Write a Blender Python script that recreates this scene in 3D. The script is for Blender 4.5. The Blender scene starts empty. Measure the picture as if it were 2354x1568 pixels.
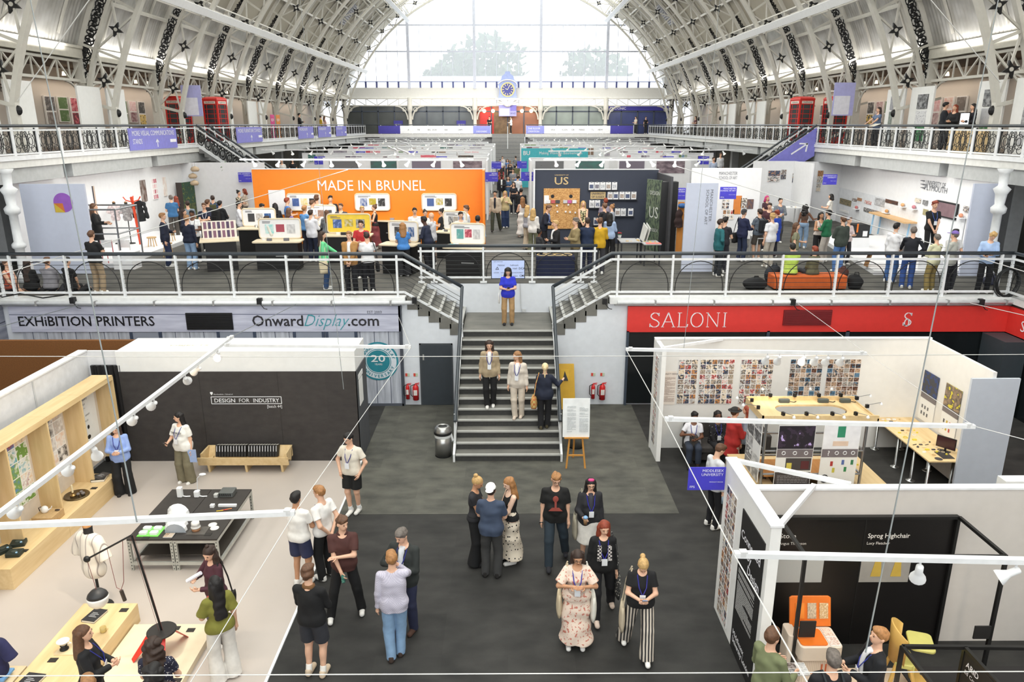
import bpy,math,random,numpy as np
from mathutils import Matrix,Vector
R=random.Random(7)
PI=math.pi
sc=bpy.context.scene
COL=sc.collection
#camera, sky, lamps, exposure
FPX=1715.0
PITCH=math.atan((784-286)/FPX)
YAW=-math.atan2((1166-1177)/FPX,math.cos(PITCH)+(784-286)/FPX*math.sin(PITCH))
EYE=7.7
cd=bpy.data.cameras.new('camera');cam=bpy.data.objects.new('camera',cd);COL.objects.link(cam)
cd.sensor_width=36.0;cd.lens=36.0*FPX/2354.0;cd.clip_end=400;cd.clip_start=.2
cam.location=(0,0,EYE);cam.rotation_euler=(PI/2-PITCH,0,-YAW)
sc.camera=cam
sc.view_settings.view_transform='Standard';sc.view_settings.look='None'
sc.view_settings.gamma=1;sc.view_settings.use_curve_mapping=False
sc.view_settings.exposure=EXPO if 'EXPO'in globals()else 0.6
cy=sc.cycles
cy.max_bounces=5;cy.diffuse_bounces=3;cy.glossy_bounces=2;cy.transmission_bounces=3
cy.transparent_max_bounces=12;cy.sample_clamp_indirect=6;cy.caustics_reflective=False;cy.caustics_refractive=False
cy.use_fast_gi=False
try:
 cy.use_denoising=True
except Exception:pass
w=bpy.data.worlds.new('overcast_sky');sc.world=w;w.use_nodes=True
bg=w.node_tree.nodes['Background'];bg.inputs[0].default_value=(.93,.97,1,1);bg.inputs[1].default_value=2.1
def area(name,loc,sx,sy,power,col=(1,.97,.92),rot=(0,0,0),spread=PI):
 l=bpy.data.lights.new(name,'AREA');l.shape='RECTANGLE';l.size=sx;l.size_y=sy;l.energy=power;l.color=col;l.spread=spread
 o=bpy.data.objects.new(name,l);COL.objects.link(o);o.location=loc;o.rotation_euler=rot;return o
def spot(name,loc,tgt,power,col=(1,.86,.68),ang=70,blend=.6):
 l=bpy.data.lights.new(name,'SPOT');l.energy=power;l.color=col;l.spot_size=math.radians(ang);l.spot_blend=blend;l.shadow_soft_size=.06
 o=bpy.data.objects.new(name,l);COL.objects.link(o);o.location=loc
 o.rotation_euler=(Vector(tgt)-Vector(loc)).to_track_quat('-Z','Y').to_euler();return o
for sx in(-1,1):
 for k in range(-1,3):
  area('batten_light',(sx*9.5,18+k*24,17.0),.5,22,250,(1,.97,.93))  # fill lamp added below the white purlin, which gives no light itself
  area('eave_light',(sx*16.9,20+k*24,10.55),.25,22,120,(1,.97,.92),(0,PI+sx*.5,0))
  area('aisle_light',(sx*19.6,20+k*24,9.6),.5,22,90,(1,.86,.7))
for lx,ly,lz,sx,rx,rz,pw in((-5.4,26.6,6.5,8,.9,0,60),(3.6,26.8,6.5,5,.9,0,24),(-12.6,29,6.4,9,.9,PI/2,40),(13.0,29,6.4,10,.9,-PI/2,45),(9,28,6.4,4,.9,0,26),(0,76,13,24,1.2,0,210),(0,79.5,9.6,26,1.2,0,260)):
 area('stand_flood',(lx,ly,lz),sx,.3,pw,(1,.96,.9),(rx,0,rz),2.6)  # added fills: most pool the track spots, the last pair brightens the far end
#helpers
def ray(x,y):
 c,s=math.cos(PITCH),math.sin(PITCH);u=(x-1177)/FPX;v=(y-784)/FPX
 dx,dy,dz=u,c-v*s,-s-v*c
 ca,sa=math.cos(YAW),math.sin(YAW)
 return dx*ca+dy*sa,-dx*sa+dy*ca,dz
def G(x,y,z=0.0):
 r=ray(x,y);t=(z-EYE)/r[2];return r[0]*t,r[1]*t
def AtY(x,y,Y):
 r=ray(x,y);t=Y/r[1];return r[0]*t,EYE+r[2]*t
def lin(c):
 return tuple(((v/255)/12.92 if v/255<=.04045 else((v/255+.055)/1.055)**2.4)for v in c)+(1,)
MC={}
def nt(m):return m.node_tree.nodes,m.node_tree.links
def M(rgb,rough=.6,metal=0,var=.06,scale=6,bump=0,emit=0,key=None):
 k=(rgb,rough,metal,var,scale,bump,emit)
 if k in MC:return MC[k]
 m=bpy.data.materials.new('paint');m.use_nodes=True;N,L=nt(m);b=N['Principled BSDF']
 c=lin(rgb);b.inputs['Roughness'].default_value=rough;b.inputs['Metallic'].default_value=metal
 t=N.new('ShaderNodeTexCoord');n=N.new('ShaderNodeTexNoise');n.inputs['Scale'].default_value=scale;n.inputs['Detail'].default_value=2
 L.new(t.outputs['Object'],n.inputs['Vector'])
 r=N.new('ShaderNodeMapRange');r.inputs['To Min'].default_value=1-var;r.inputs['To Max'].default_value=1+var;r.inputs['From Min'].default_value=.3;r.inputs['From Max'].default_value=.7
 L.new(n.outputs[0],r.inputs[0])
 mx=N.new('ShaderNodeVectorMath');mx.operation='SCALE';mx.inputs[0].default_value=c[:3];L.new(r.outputs[0],mx.inputs['Scale'])
 L.new(mx.outputs[0],b.inputs['Base Color'])
 if bump:
  n2=N.new('ShaderNodeTexNoise');n2.inputs['Scale'].default_value=scale*6;L.new(t.outputs['Object'],n2.inputs['Vector'])
  bp=N.new('ShaderNodeBump');bp.inputs['Strength'].default_value=bump;L.new(n2.outputs[0],bp.inputs['Height']);L.new(bp.outputs[0],b.inputs['Normal'])
 if emit:
  b.inputs['Emission Color'].default_value=c;b.inputs['Emission Strength'].default_value=emit
 MC[k]=m;return m
def ramp(N,stops,interp='CONSTANT'):
 r=N.new('ShaderNodeValToRGB');r.color_ramp.interpolation=interp;e=r.color_ramp.elements
 while len(e)>1:e.remove(e[-1])
 e[0].position=stops[0][0];e[0].color=lin(stops[0][1])
 for p,c in stops[1:]:
  q=e.new(p);q.color=lin(c)
 return r
def coord(N,L,axes,kind='Generated'):
 """2-D coordinate built from two axes of the object's own coordinates"""
 t=N.new('ShaderNodeTexCoord');s=N.new('ShaderNodeSeparateXYZ');L.new(t.outputs[kind],s.inputs[0])
 c=N.new('ShaderNodeCombineXYZ');L.new(s.outputs[axes[0]],c.inputs[0]);L.new(s.outputs[axes[1]],c.inputs[1]);return c
PAL=[(240,238,234),(40,38,40),(206,190,170),(120,96,80),(226,222,216),(70,74,84),(196,60,48),(236,232,226),(150,150,152),(88,64,50),(214,150,90),(60,86,120),(30,28,28),(232,214,190)]
def collage(nx,ny,seed=0,pal=None,gap=.06,ground=(240,238,236),axes='XZ',detail=1.0):
 """a printed sheet of small photographs in a grid, drawn in the sheet's own coordinates"""
 k=('col',nx,ny,seed,tuple(pal or()),gap,ground,axes,detail)
 if k in MC:return MC[k]
 pal=pal or PAL
 m=bpy.data.materials.new('photo_grid_print');m.use_nodes=True;N,L=nt(m);b=N['Principled BSDF'];b.inputs['Roughness'].default_value=.45
 c=coord(N,L,axes)
 sc_=N.new('ShaderNodeVectorMath');sc_.operation='MULTIPLY';sc_.inputs[1].default_value=(nx,ny,1);L.new(c.outputs[0],sc_.inputs[0])
 fl=N.new('ShaderNodeVectorMath');fl.operation='FLOOR';L.new(sc_.outputs[0],fl.inputs[0])
 ad=N.new('ShaderNodeVectorMath');ad.inputs[1].default_value=(seed*7.13,seed*3.7,seed);L.new(fl.outputs[0],ad.inputs[0])
 wn=N.new('ShaderNodeTexWhiteNoise');L.new(ad.outputs[0],wn.inputs[0])
 no=N.new('ShaderNodeTexNoise');no.inputs['Scale'].default_value=2.8*detail;no.inputs['Detail'].default_value=5;no.noise_dimensions='4D'
 L.new(sc_.outputs[0],no.inputs['Vector']);L.new(wn.outputs['Value'],no.inputs['W'])
 a=N.new('ShaderNodeMath');a.operation='MULTIPLY_ADD';a.inputs[1].default_value=.62;L.new(no.outputs[0],a.inputs[0])
 b2=N.new('ShaderNodeMath');b2.operation='MULTIPLY';b2.inputs[1].default_value=1.0;L.new(wn.outputs['Value'],b2.inputs[0]);L.new(b2.outputs[0],a.inputs[2])
 fr=N.new('ShaderNodeMath');fr.operation='FRACT';L.new(a.outputs[0],fr.inputs[0])
 r=ramp(N,[(i/len(pal),p)for i,p in enumerate(pal)],'LINEAR');L.new(fr.outputs[0],r.inputs[0])
 ff=N.new('ShaderNodeVectorMath');ff.operation='FRACTION';L.new(sc_.outputs[0],ff.inputs[0])
 se=N.new('ShaderNodeSeparateXYZ');L.new(ff.outputs[0],se.inputs[0])
 def edge(o,g):
  x=N.new('ShaderNodeMath');x.operation='SUBTRACT';x.inputs[1].default_value=.5;L.new(o,x.inputs[0])
  y=N.new('ShaderNodeMath');y.operation='ABSOLUTE';L.new(x.outputs[0],y.inputs[0])
  z=N.new('ShaderNodeMath');z.operation='GREATER_THAN';z.inputs[1].default_value=.5-g;L.new(y.outputs[0],z.inputs[0]);return z
 e1,e2=edge(se.outputs[0],gap),edge(se.outputs[1],gap)
 mx=N.new('ShaderNodeMath');mx.operation='MAXIMUM';L.new(e1.outputs[0],mx.inputs[0]);L.new(e2.outputs[0],mx.inputs[1])
 mi=N.new('ShaderNodeMix');mi.data_type='RGBA';L.new(mx.outputs[0],mi.inputs['Factor']);L.new(r.outputs[0],mi.inputs['A']);mi.inputs['B'].default_value=lin(ground)
 L.new(mi.outputs['Result'],b.inputs['Base Color']);MC[k]=m;return m
def pattern(kind,c1,c2,scale=1.0,c3=None,thr=.5,rough=.8):
 """cloth, wood, stone and print patterns"""
 k=('pat',kind,c1,c2,scale,c3,thr,rough)
 if k in MC:return MC[k]
 m=bpy.data.materials.new(kind);m.use_nodes=True;N,L=nt(m);b=N['Principled BSDF'];b.inputs['Roughness'].default_value=rough
 t=N.new('ShaderNodeTexCoord');o=t.outputs['Object']
 def mp(s,rot=(0,0,0)):
  q=N.new('ShaderNodeMapping');q.inputs['Scale'].default_value=s;q.inputs['Rotation'].default_value=rot;L.new(o,q.inputs[0]);return q.outputs[0]
 stops=[(0,c1),(thr,c2)]+([(min(.97,thr+.14),c3)]if c3 else[])
 if kind in('vstripe','hstripe'):
  q=N.new('ShaderNodeTexWave');q.bands_direction='X'if kind=='vstripe'else 'Z';q.inputs['Scale'].default_value=scale;q.inputs['Distortion'].default_value=.6;q.inputs['Detail'].default_value=1
  L.new(o,q.inputs[0]);r=ramp(N,stops);L.new(q.outputs['Fac'],r.inputs[0])
 elif kind=='check':
  q=N.new('ShaderNodeTexChecker');q.inputs['Scale'].default_value=scale;q.inputs[1].default_value=lin(c1);q.inputs[2].default_value=lin(c2);L.new(o,q.inputs[0]);r=q
 elif kind=='spots':
  q=N.new('ShaderNodeTexVoronoi');q.inputs['Scale'].default_value=scale;L.new(o,q.inputs[0]);r=ramp(N,stops);L.new(q.outputs['Distance'],r.inputs[0])
 elif kind=='floral':
  q=N.new('ShaderNodeTexNoise');q.inputs['Scale'].default_value=scale;q.inputs['Detail'].default_value=2;L.new(o,q.inputs['Vector']);r=ramp(N,stops);L.new(q.outputs[0],r.inputs[0])
 elif kind=='wood':
  q=N.new('ShaderNodeTexNoise');q.inputs['Scale'].default_value=1;q.inputs['Detail'].default_value=4;L.new(mp((scale,scale,scale*.12)),q.inputs['Vector']);r=ramp(N,[(.3,c1),(.7,c2)],'LINEAR');L.new(q.outputs[0],r.inputs[0])
 elif kind=='woody':
  q=N.new('ShaderNodeTexNoise');q.inputs['Scale'].default_value=1;q.inputs['Detail'].default_value=4;L.new(mp((scale,scale*.12,scale)),q.inputs['Vector']);r=ramp(N,[(.3,c1),(.7,c2)],'LINEAR');L.new(q.outputs[0],r.inputs[0])
 elif kind in('plank_h','plank_v'):
  q=N.new('ShaderNodeTexNoise');q.inputs['Scale'].default_value=1;q.inputs['Detail'].default_value=5
  L.new(mp((1.2,1,9)if kind=='plank_h'else(9,1,1.0)),q.inputs['Vector']);r0=ramp(N,[(.3,c1),(.68,c2)],'LINEAR');L.new(q.outputs[0],r0.inputs[0])
  wv=N.new('ShaderNodeTexWave');wv.wave_profile='SAW';wv.bands_direction='Z'if kind=='plank_h'else 'X';wv.inputs['Scale'].default_value=scale;wv.inputs['Distortion'].default_value=.15;L.new(o,wv.inputs[0])
  g=N.new('ShaderNodeMath');g.operation='GREATER_THAN';g.inputs[1].default_value=.95;L.new(wv.outputs['Fac'],g.inputs[0])
  mi=N.new('ShaderNodeMix');mi.data_type='RGBA';L.new(g.outputs[0],mi.inputs['Factor']);L.new(r0.outputs[0],mi.inputs['A']);mi.inputs['B'].default_value=lin(c3 or(70,74,90));
  L.new(mi.outputs['Result'],b.inputs['Base Color']);MC[k]=m;return m
 elif kind=='carpet':
  q=N.new('ShaderNodeTexNoise');q.inputs['Scale'].default_value=scale;q.inputs['Detail'].default_value=6;L.new(mp((.6,1,1)),q.inputs['Vector'])
  fl=N.new('ShaderNodeVectorMath');fl.operation='FLOOR';L.new(mp((1,2,1)),fl.inputs[0]);wn=N.new('ShaderNodeTexWhiteNoise');L.new(fl.outputs[0],wn.inputs[0])
  f2=N.new('ShaderNodeTexNoise');f2.inputs['Scale'].default_value=90;L.new(o,f2.inputs['Vector'])
  a=N.new('ShaderNodeMath');a.operation='MULTIPLY_ADD';a.inputs[1].default_value=.13;L.new(wn.outputs['Value'],a.inputs[0]);L.new(q.outputs[0],a.inputs[2])
  a2=N.new('ShaderNodeMath');a2.operation='MULTIPLY_ADD';a2.inputs[1].default_value=.25;L.new(f2.outputs[0],a2.inputs[0]);L.new(a.outputs[0],a2.inputs[2])
  r=ramp(N,[(.42,c1),(.95,c2)],'LINEAR');L.new(a2.outputs[0],r.inputs[0])
 elif kind=='chips':
  q=N.new('ShaderNodeTexVoronoi');q.inputs['Scale'].default_value=scale;L.new(mp((1,1,2.2),(.4,.7,.3)),q.inputs[0]);r=ramp(N,[(.1,c1),(.8,c2)],'LINEAR')
  sp=N.new('ShaderNodeSeparateColor');L.new(q.outputs['Color'],sp.inputs[0]);L.new(sp.outputs[0],r.inputs[0])
 elif kind=='corrugated':
  q=N.new('ShaderNodeTexNoise');q.inputs['Scale'].default_value=1.5;L.new(o,q.inputs['Vector']);r=ramp(N,[(.3,c1),(.7,c2)],'LINEAR');L.new(q.outputs[0],r.inputs[0])
  b.inputs['Metallic'].default_value=.35;b.inputs['Roughness'].default_value=.4
 L.new(r.outputs[0],b.inputs['Base Color']);MC[k]=m;return m
def glass(tint=(235,242,245),trans=.75,rough=.05):
 k=('glass',tint,trans,rough)
 if k in MC:return MC[k]
 m=bpy.data.materials.new('glass');m.use_nodes=True;N,L=nt(m);out=N['Material Output']
 a=N.new('ShaderNodeBsdfTransparent');b=N.new('ShaderNodeBsdfTranslucent');b.inputs[0].default_value=lin(tint);mi=N.new('ShaderNodeMixShader');mi.inputs[0].default_value=1-trans
 n=N.new('ShaderNodeTexNoise');n.inputs['Scale'].default_value=.4;r=N.new('ShaderNodeMapRange');r.inputs['To Min'].default_value=max(0,.9-trans);r.inputs['To Max'].default_value=1.1-trans;L.new(n.outputs[0],r.inputs[0]);L.new(r.outputs[0],mi.inputs[0])
 L.new(a.outputs[0],mi.inputs[1]);L.new(b.outputs[0],mi.inputs[2]);L.new(mi.outputs[0],out.inputs[0]);MC[k]=m;return m
def glossy(tint,alpha,rough=.05):
 """dark or clear pane: partly see-through with a shine"""
 k=('pane',tint,alpha,rough)
 if k in MC:return MC[k]
 m=bpy.data.materials.new('pane_glass');m.use_nodes=True;N,L=nt(m);b=N['Principled BSDF'];b.inputs['Base Color'].default_value=lin(tint);b.inputs['Roughness'].default_value=rough;b.inputs['Alpha'].default_value=alpha
 MC[k]=m;return m
WM={}
def wm(o):return WM.get(o.name,Matrix())
class MB:
 def __init__(s):s.v=[];s.f=[];s.mi=[];s.cur=0
 def add(s,vs,fs):
  n=len(s.v);s.v+=[tuple(p)for p in vs];s.f+=[tuple(i+n for i in f)for f in fs];s.mi+=[s.cur]*len(fs);return s
 def box(s,a,b):
  x0,x1=sorted((a[0],b[0]));y0,y1=sorted((a[1],b[1]));z0,z1=sorted((a[2],b[2]))
  return s.add([(x0,y0,z0),(x1,y0,z0),(x1,y1,z0),(x0,y1,z0),(x0,y0,z1),(x1,y0,z1),(x1,y1,z1),(x0,y1,z1)],[(0,3,2,1),(4,5,6,7),(0,1,5,4),(1,2,6,5),(2,3,7,6),(3,0,4,7)])
 def rbox(s,a,b,r=.02,n=3):
  """box with its vertical edges rounded"""
  x0,x1=sorted((a[0],b[0]));y0,y1=sorted((a[1],b[1]));pts=[]
  for cx,cy,a0 in((x1-r,y1-r,0),(x0+r,y1-r,90),(x0+r,y0+r,180),(x1-r,y0+r,270)):
   for i in range(n+1):
    t=math.radians(a0+90*i/n);pts.append((cx+r*math.cos(t),cy+r*math.sin(t)))
  return s.prism(pts,a[2],b[2])
 def prism(s,pts,z0,z1):
  n=len(pts);vs=[(x,y,z0)for x,y in pts]+[(x,y,z1)for x,y in pts]
  return s.add(vs,[tuple(range(n))[::-1],tuple(range(n,2*n))]+[(i,(i+1)%n,(i+1)%n+n,i+n)for i in range(n)])
 def slab(s,pts,d):
  """any planar polygon (3-D points) given thickness d (vector)"""
  n=len(pts);d=Vector(d);vs=[Vector(p)for p in pts];vs+=[p+d for p in vs]
  return s.add(vs,[tuple(range(n))[::-1],tuple(range(n,2*n))]+[(i,(i+1)%n,(i+1)%n+n,i+n)for i in range(n)])
 def bar(s,p,q,w,h=None,up=(0,0,1)):
  p,q=Vector(p),Vector(q);d=(q-p);
  if d.length<1e-6:return s
  d.normalize();u=Vector(up);x=d.cross(u)
  if x.length<1e-4:x=d.cross(Vector((0,1,0)))
  x.normalize();y=x.cross(d);h=h or w;x*=w/2;y*=h/2
  vs=[p-x-y,p+x-y,p+x+y,p-x+y,q-x-y,q+x-y,q+x+y,q-x+y]
  return s.add(vs,[(0,1,2,3),(4,7,6,5),(0,4,5,1),(1,5,6,2),(2,6,7,3),(3,7,4,0)])
 def tube(s,pts,r,n=6,caps=True,closed=False):
  pts=[Vector(p)for p in pts];m=len(pts);rs=r if isinstance(r,(list,tuple))else[r]*m;vs=[];px=None
  for i,p in enumerate(pts):
   if closed:d=pts[(i+1)%m]-pts[i-1]
   else:d=(pts[min(i+1,m-1)]-pts[max(i-1,0)])
   d.normalize()
   x=px-d*px.dot(d)if px is not None else d.cross(Vector((0,0,1)))
   if x.length<1e-3:x=d.cross(Vector((0,1,0)))
   x.normalize();px=x;y=d.cross(x)
   for k in range(n):
    a=2*PI*k/n;vs.append(p+(x*math.cos(a)+y*math.sin(a))*rs[i])
  fs=[]
  for i in range(m if closed else m-1):
   for k in range(n):fs.append((i*n+k,i*n+(k+1)%n,((i+1)%m)*n+(k+1)%n,((i+1)%m)*n+k))
  if caps and not closed:fs+=[tuple(range(n))[::-1],tuple((m-1)*n+k for k in range(n))]
  return s.add(vs,fs)
 def lathe(s,prof,c=(0,0,0),n=16,caps=True):
  vs=[]
  for r,z in prof:
   for k in range(n):
    a=2*PI*k/n;vs.append((c[0]+r*math.cos(a),c[1]+r*math.sin(a),c[2]+z))
  m=len(prof);fs=[(i*n+k,i*n+(k+1)%n,(i+1)*n+(k+1)%n,(i+1)*n+k)for i in range(m-1)for k in range(n)]
  if caps:fs+=[tuple(range(n))[::-1],tuple((m-1)*n+k for k in range(n))]
  return s.add(vs,fs)
 def ell(s,c,r,n=10,m=6,mat=None):
  vs=[];c=Vector(c)
  for i in range(m+1):
   t=PI*i/m
   for k in range(n):
    a=2*PI*k/n;p=Vector((r[0]*math.sin(t)*math.cos(a),r[1]*math.sin(t)*math.sin(a),r[2]*math.cos(t)))
    vs.append(c+(mat@p if mat else p))
  return s.add(vs,[(i*n+k,(i+1)*n+k,(i+1)*n+(k+1)%n,i*n+(k+1)%n)for i in range(m)for k in range(n)])
 def xf(s,mat,start=0):
  s.v=s.v[:start]+[tuple(mat@Vector(p))for p in s.v[start:]];return s
 def build(s,name,mat,parent=None,smooth=False,bev=0,local=False):
  me=bpy.data.meshes.new(name);vs=s.v
  o=bpy.data.objects.new(name,me)
  if parent is not None:
   if not local:
    inv=wm(parent).inverted();vs=[tuple(inv@Vector(p))for p in vs]
   o.parent=parent;WM[o.name]=wm(parent)
  else:
   xs=[p[0]for p in vs];ys=[p[1]for p in vs];zs=[p[2]for p in vs]
   off=Vector(((min(xs)+max(xs))/2,(min(ys)+max(ys))/2,min(zs)));o.location=off;WM[o.name]=Matrix.Translation(off)
   vs=[(p[0]-off[0],p[1]-off[1],p[2]-off[2])for p in vs]
  me.from_pydata(vs,[],s.f)
  for mm in(mat if isinstance(mat,(list,tuple))else[mat]):me.materials.append(mm)
  if any(s.mi):me.polygons.foreach_set('material_index',s.mi)
  if smooth:me.polygons.foreach_set('use_smooth',[True]*len(me.polygons))
  me.update();COL.objects.link(o)
  if bev:
   b=o.modifiers.new('edge','BEVEL');b.width=bev;b.segments=2;b.limit_method='ANGLE'
  return o
def tag(o,label,cat,group=None):
 o['label']=label;o['category']=cat
 if group:o['group']=group
 return o
def struct(o):o['kind']='structure';return o
def thing(name,label,cat,loc=(0,0,0),rz=0,group=None):
 o=bpy.data.objects.new(name,None);COL.objects.link(o);o.location=loc;o.rotation_euler=(0,0,rz);o.empty_display_size=.1
 WM[o.name]=Matrix.Translation(Vector(loc))@Matrix.Rotation(rz,4,'Z')
 if label:tag(o,label,cat,group)
 else:o['kind']='structure'
 return o
def kids(o):return[c for c in bpy.data.objects if c.parent==o]
KIDS={}
def dup(o,loc,rz=0,label=None,scale=None):
 """a thing copied with its parts and their parts"""
 def cp(a,par):
  c=a.copy();COL.objects.link(c);c.parent=par
  ks=KIDS.get(a.name)
  if ks is None:ks=KIDS[a.name]=kids(a)
  for k in ks:cp(k,c)
  return c
 c=cp(o,None);c.location=loc;c.rotation_euler=(0,0,rz);WM[c.name]=Matrix.Translation(Vector(loc))@Matrix.Rotation(rz,4,'Z')
 if label:c['label']=label
 if scale:c.scale=scale
 return c
def bx(name,a,b,mat,parent=None,bev=0):return MB().box(a,b).build(name,mat,parent,bev=bev)
#lettering: a text's outline turned to mesh, set into a plane
TX={}
def textmesh(s,bold,shear=0):
 k=(s,bold,shear)
 if k in TX:return TX[k]
 cu=bpy.data.curves.new('t','FONT');cu.body=s;cu.size=1;cu.offset=bold;cu.shear=shear;cu.resolution_u=2
 o=bpy.data.objects.new('t',cu);me=o.to_mesh()
 v=np.empty(len(me.vertices)*3);me.vertices.foreach_get('co',v);v=v.reshape(-1,3);fs=[tuple(p.vertices)for p in me.polygons]
 o.to_mesh_clear();bpy.data.objects.remove(o);bpy.data.curves.remove(cu)
 TX[k]=(v,fs);return TX[k]
def text(s,org,right,up,height,mat,parent=None,width=None,align='l',bold=0,out=.004,name='lettering',mb=None,shear=0):
 """capital height = height; org = baseline start (or middle / end), right and up unit vectors"""
 v,fs=textmesh(s,bold,shear)
 if not len(v):return None
 right,up=Vector(right).normalized(),Vector(up).normalized();nrm=right.cross(up)
 x=v[:,0]-v[:,0].min();wd=x.max();kx=height/.70;ky=height/.70
 if width:kx=width/wd
 off={'l':0,'c':-wd/2,'r':-wd}[align]
 pts=[Vector(org)+right*((a+off)*kx)+up*(b*ky)+nrm*out for a,b in zip(x,v[:,1])]
 q=mb or MB();q.add(pts,fs)
 return q if mb else q.build(name,mat,parent)
WHITE=M((232,233,235),.55);OFFW=M((222,220,212),.6);GREYW=M((200,206,214),.6);STEEL=M((150,152,155),.35,.8)
BLACK=M((18,18,20),.5);CHAR=M((62,58,57),.8,var=.1);PLY=pattern('woody',(208,178,128),(226,200,154),9,rough=.5);PLYZ=pattern('wood',(208,178,128),(226,200,154),9,rough=.5)
RAILW=M((226,228,230),.35);RAILD=M((56,62,68),.3);SIGN=M((72,66,196),.45);SIGN2=M((128,126,206),.45);LET=M((240,240,245),.5)
#people: bodies and clothes as blended distance fields, meshed by surface nets
def surfnet(F,org,h):
 S=F<0;nx,ny,nz=F.shape
 c=S[:-1,:-1,:-1].astype(np.int8)
 tot=np.zeros((nx-1,ny-1,nz-1),np.int8)
 offs=[(i,j,k)for i in(0,1)for j in(0,1)for k in(0,1)]
 for i,j,k in offs:tot+=S[i:nx-1+i,j:ny-1+j,k:nz-1+k]
 A=np.argwhere((tot>0)&(tot<8))
 if not len(A):return np.zeros((0,3)),np.zeros((0,4),int)
 vals={o:F[A[:,0]+o[0],A[:,1]+o[1],A[:,2]+o[2]]for o in offs}
 acc=np.zeros((len(A),3));cnt=np.zeros(len(A))
 for o in offs:
  for ax in range(3):
   if o[ax]:continue
   p=list(o);p[ax]=1;a,b=vals[o],vals[tuple(p)];m=(a<0)!=(b<0)
   t=np.where(m,a/np.where(m,a-b,1),0);q=np.tile(np.array(o,float),(len(A),1));q[:,ax]+=t
   acc+=q*m[:,None];cnt+=m
 V=(A+acc/cnt[:,None])*h+org
 idx=-np.ones((nx-1,ny-1,nz-1),np.int64);idx[A[:,0],A[:,1],A[:,2]]=np.arange(len(A))
 Q=[]
 for ax in range(3):
  sl0=[slice(None)]*3;sl1=[slice(None)]*3;sl0[ax]=slice(0,-1);sl1[ax]=slice(1,None)
  a,b=S[tuple(sl0)],S[tuple(sl1)];E=np.argwhere(a!=b);u,v=(ax+1)%3,(ax+2)%3
  dims=np.array(idx.shape);ok=(E[:,u]>0)&(E[:,v]>0)&(E[:,u]<dims[u])&(E[:,v]<dims[v]);E=E[ok]
  ins=a[E[:,0],E[:,1],E[:,2]]
  def g(du,dv):
   P=E.copy();P[:,u]-=du;P[:,v]-=dv;return idx[P[:,0],P[:,1],P[:,2]]
  q=np.stack([g(1,1),g(0,1),g(0,0),g(1,0)],1);q[~ins]=q[~ins][:,::-1];Q.append(q)
 Q=np.concatenate(Q);Q=Q[(Q>=0).all(1)]
 return V,Q
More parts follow.
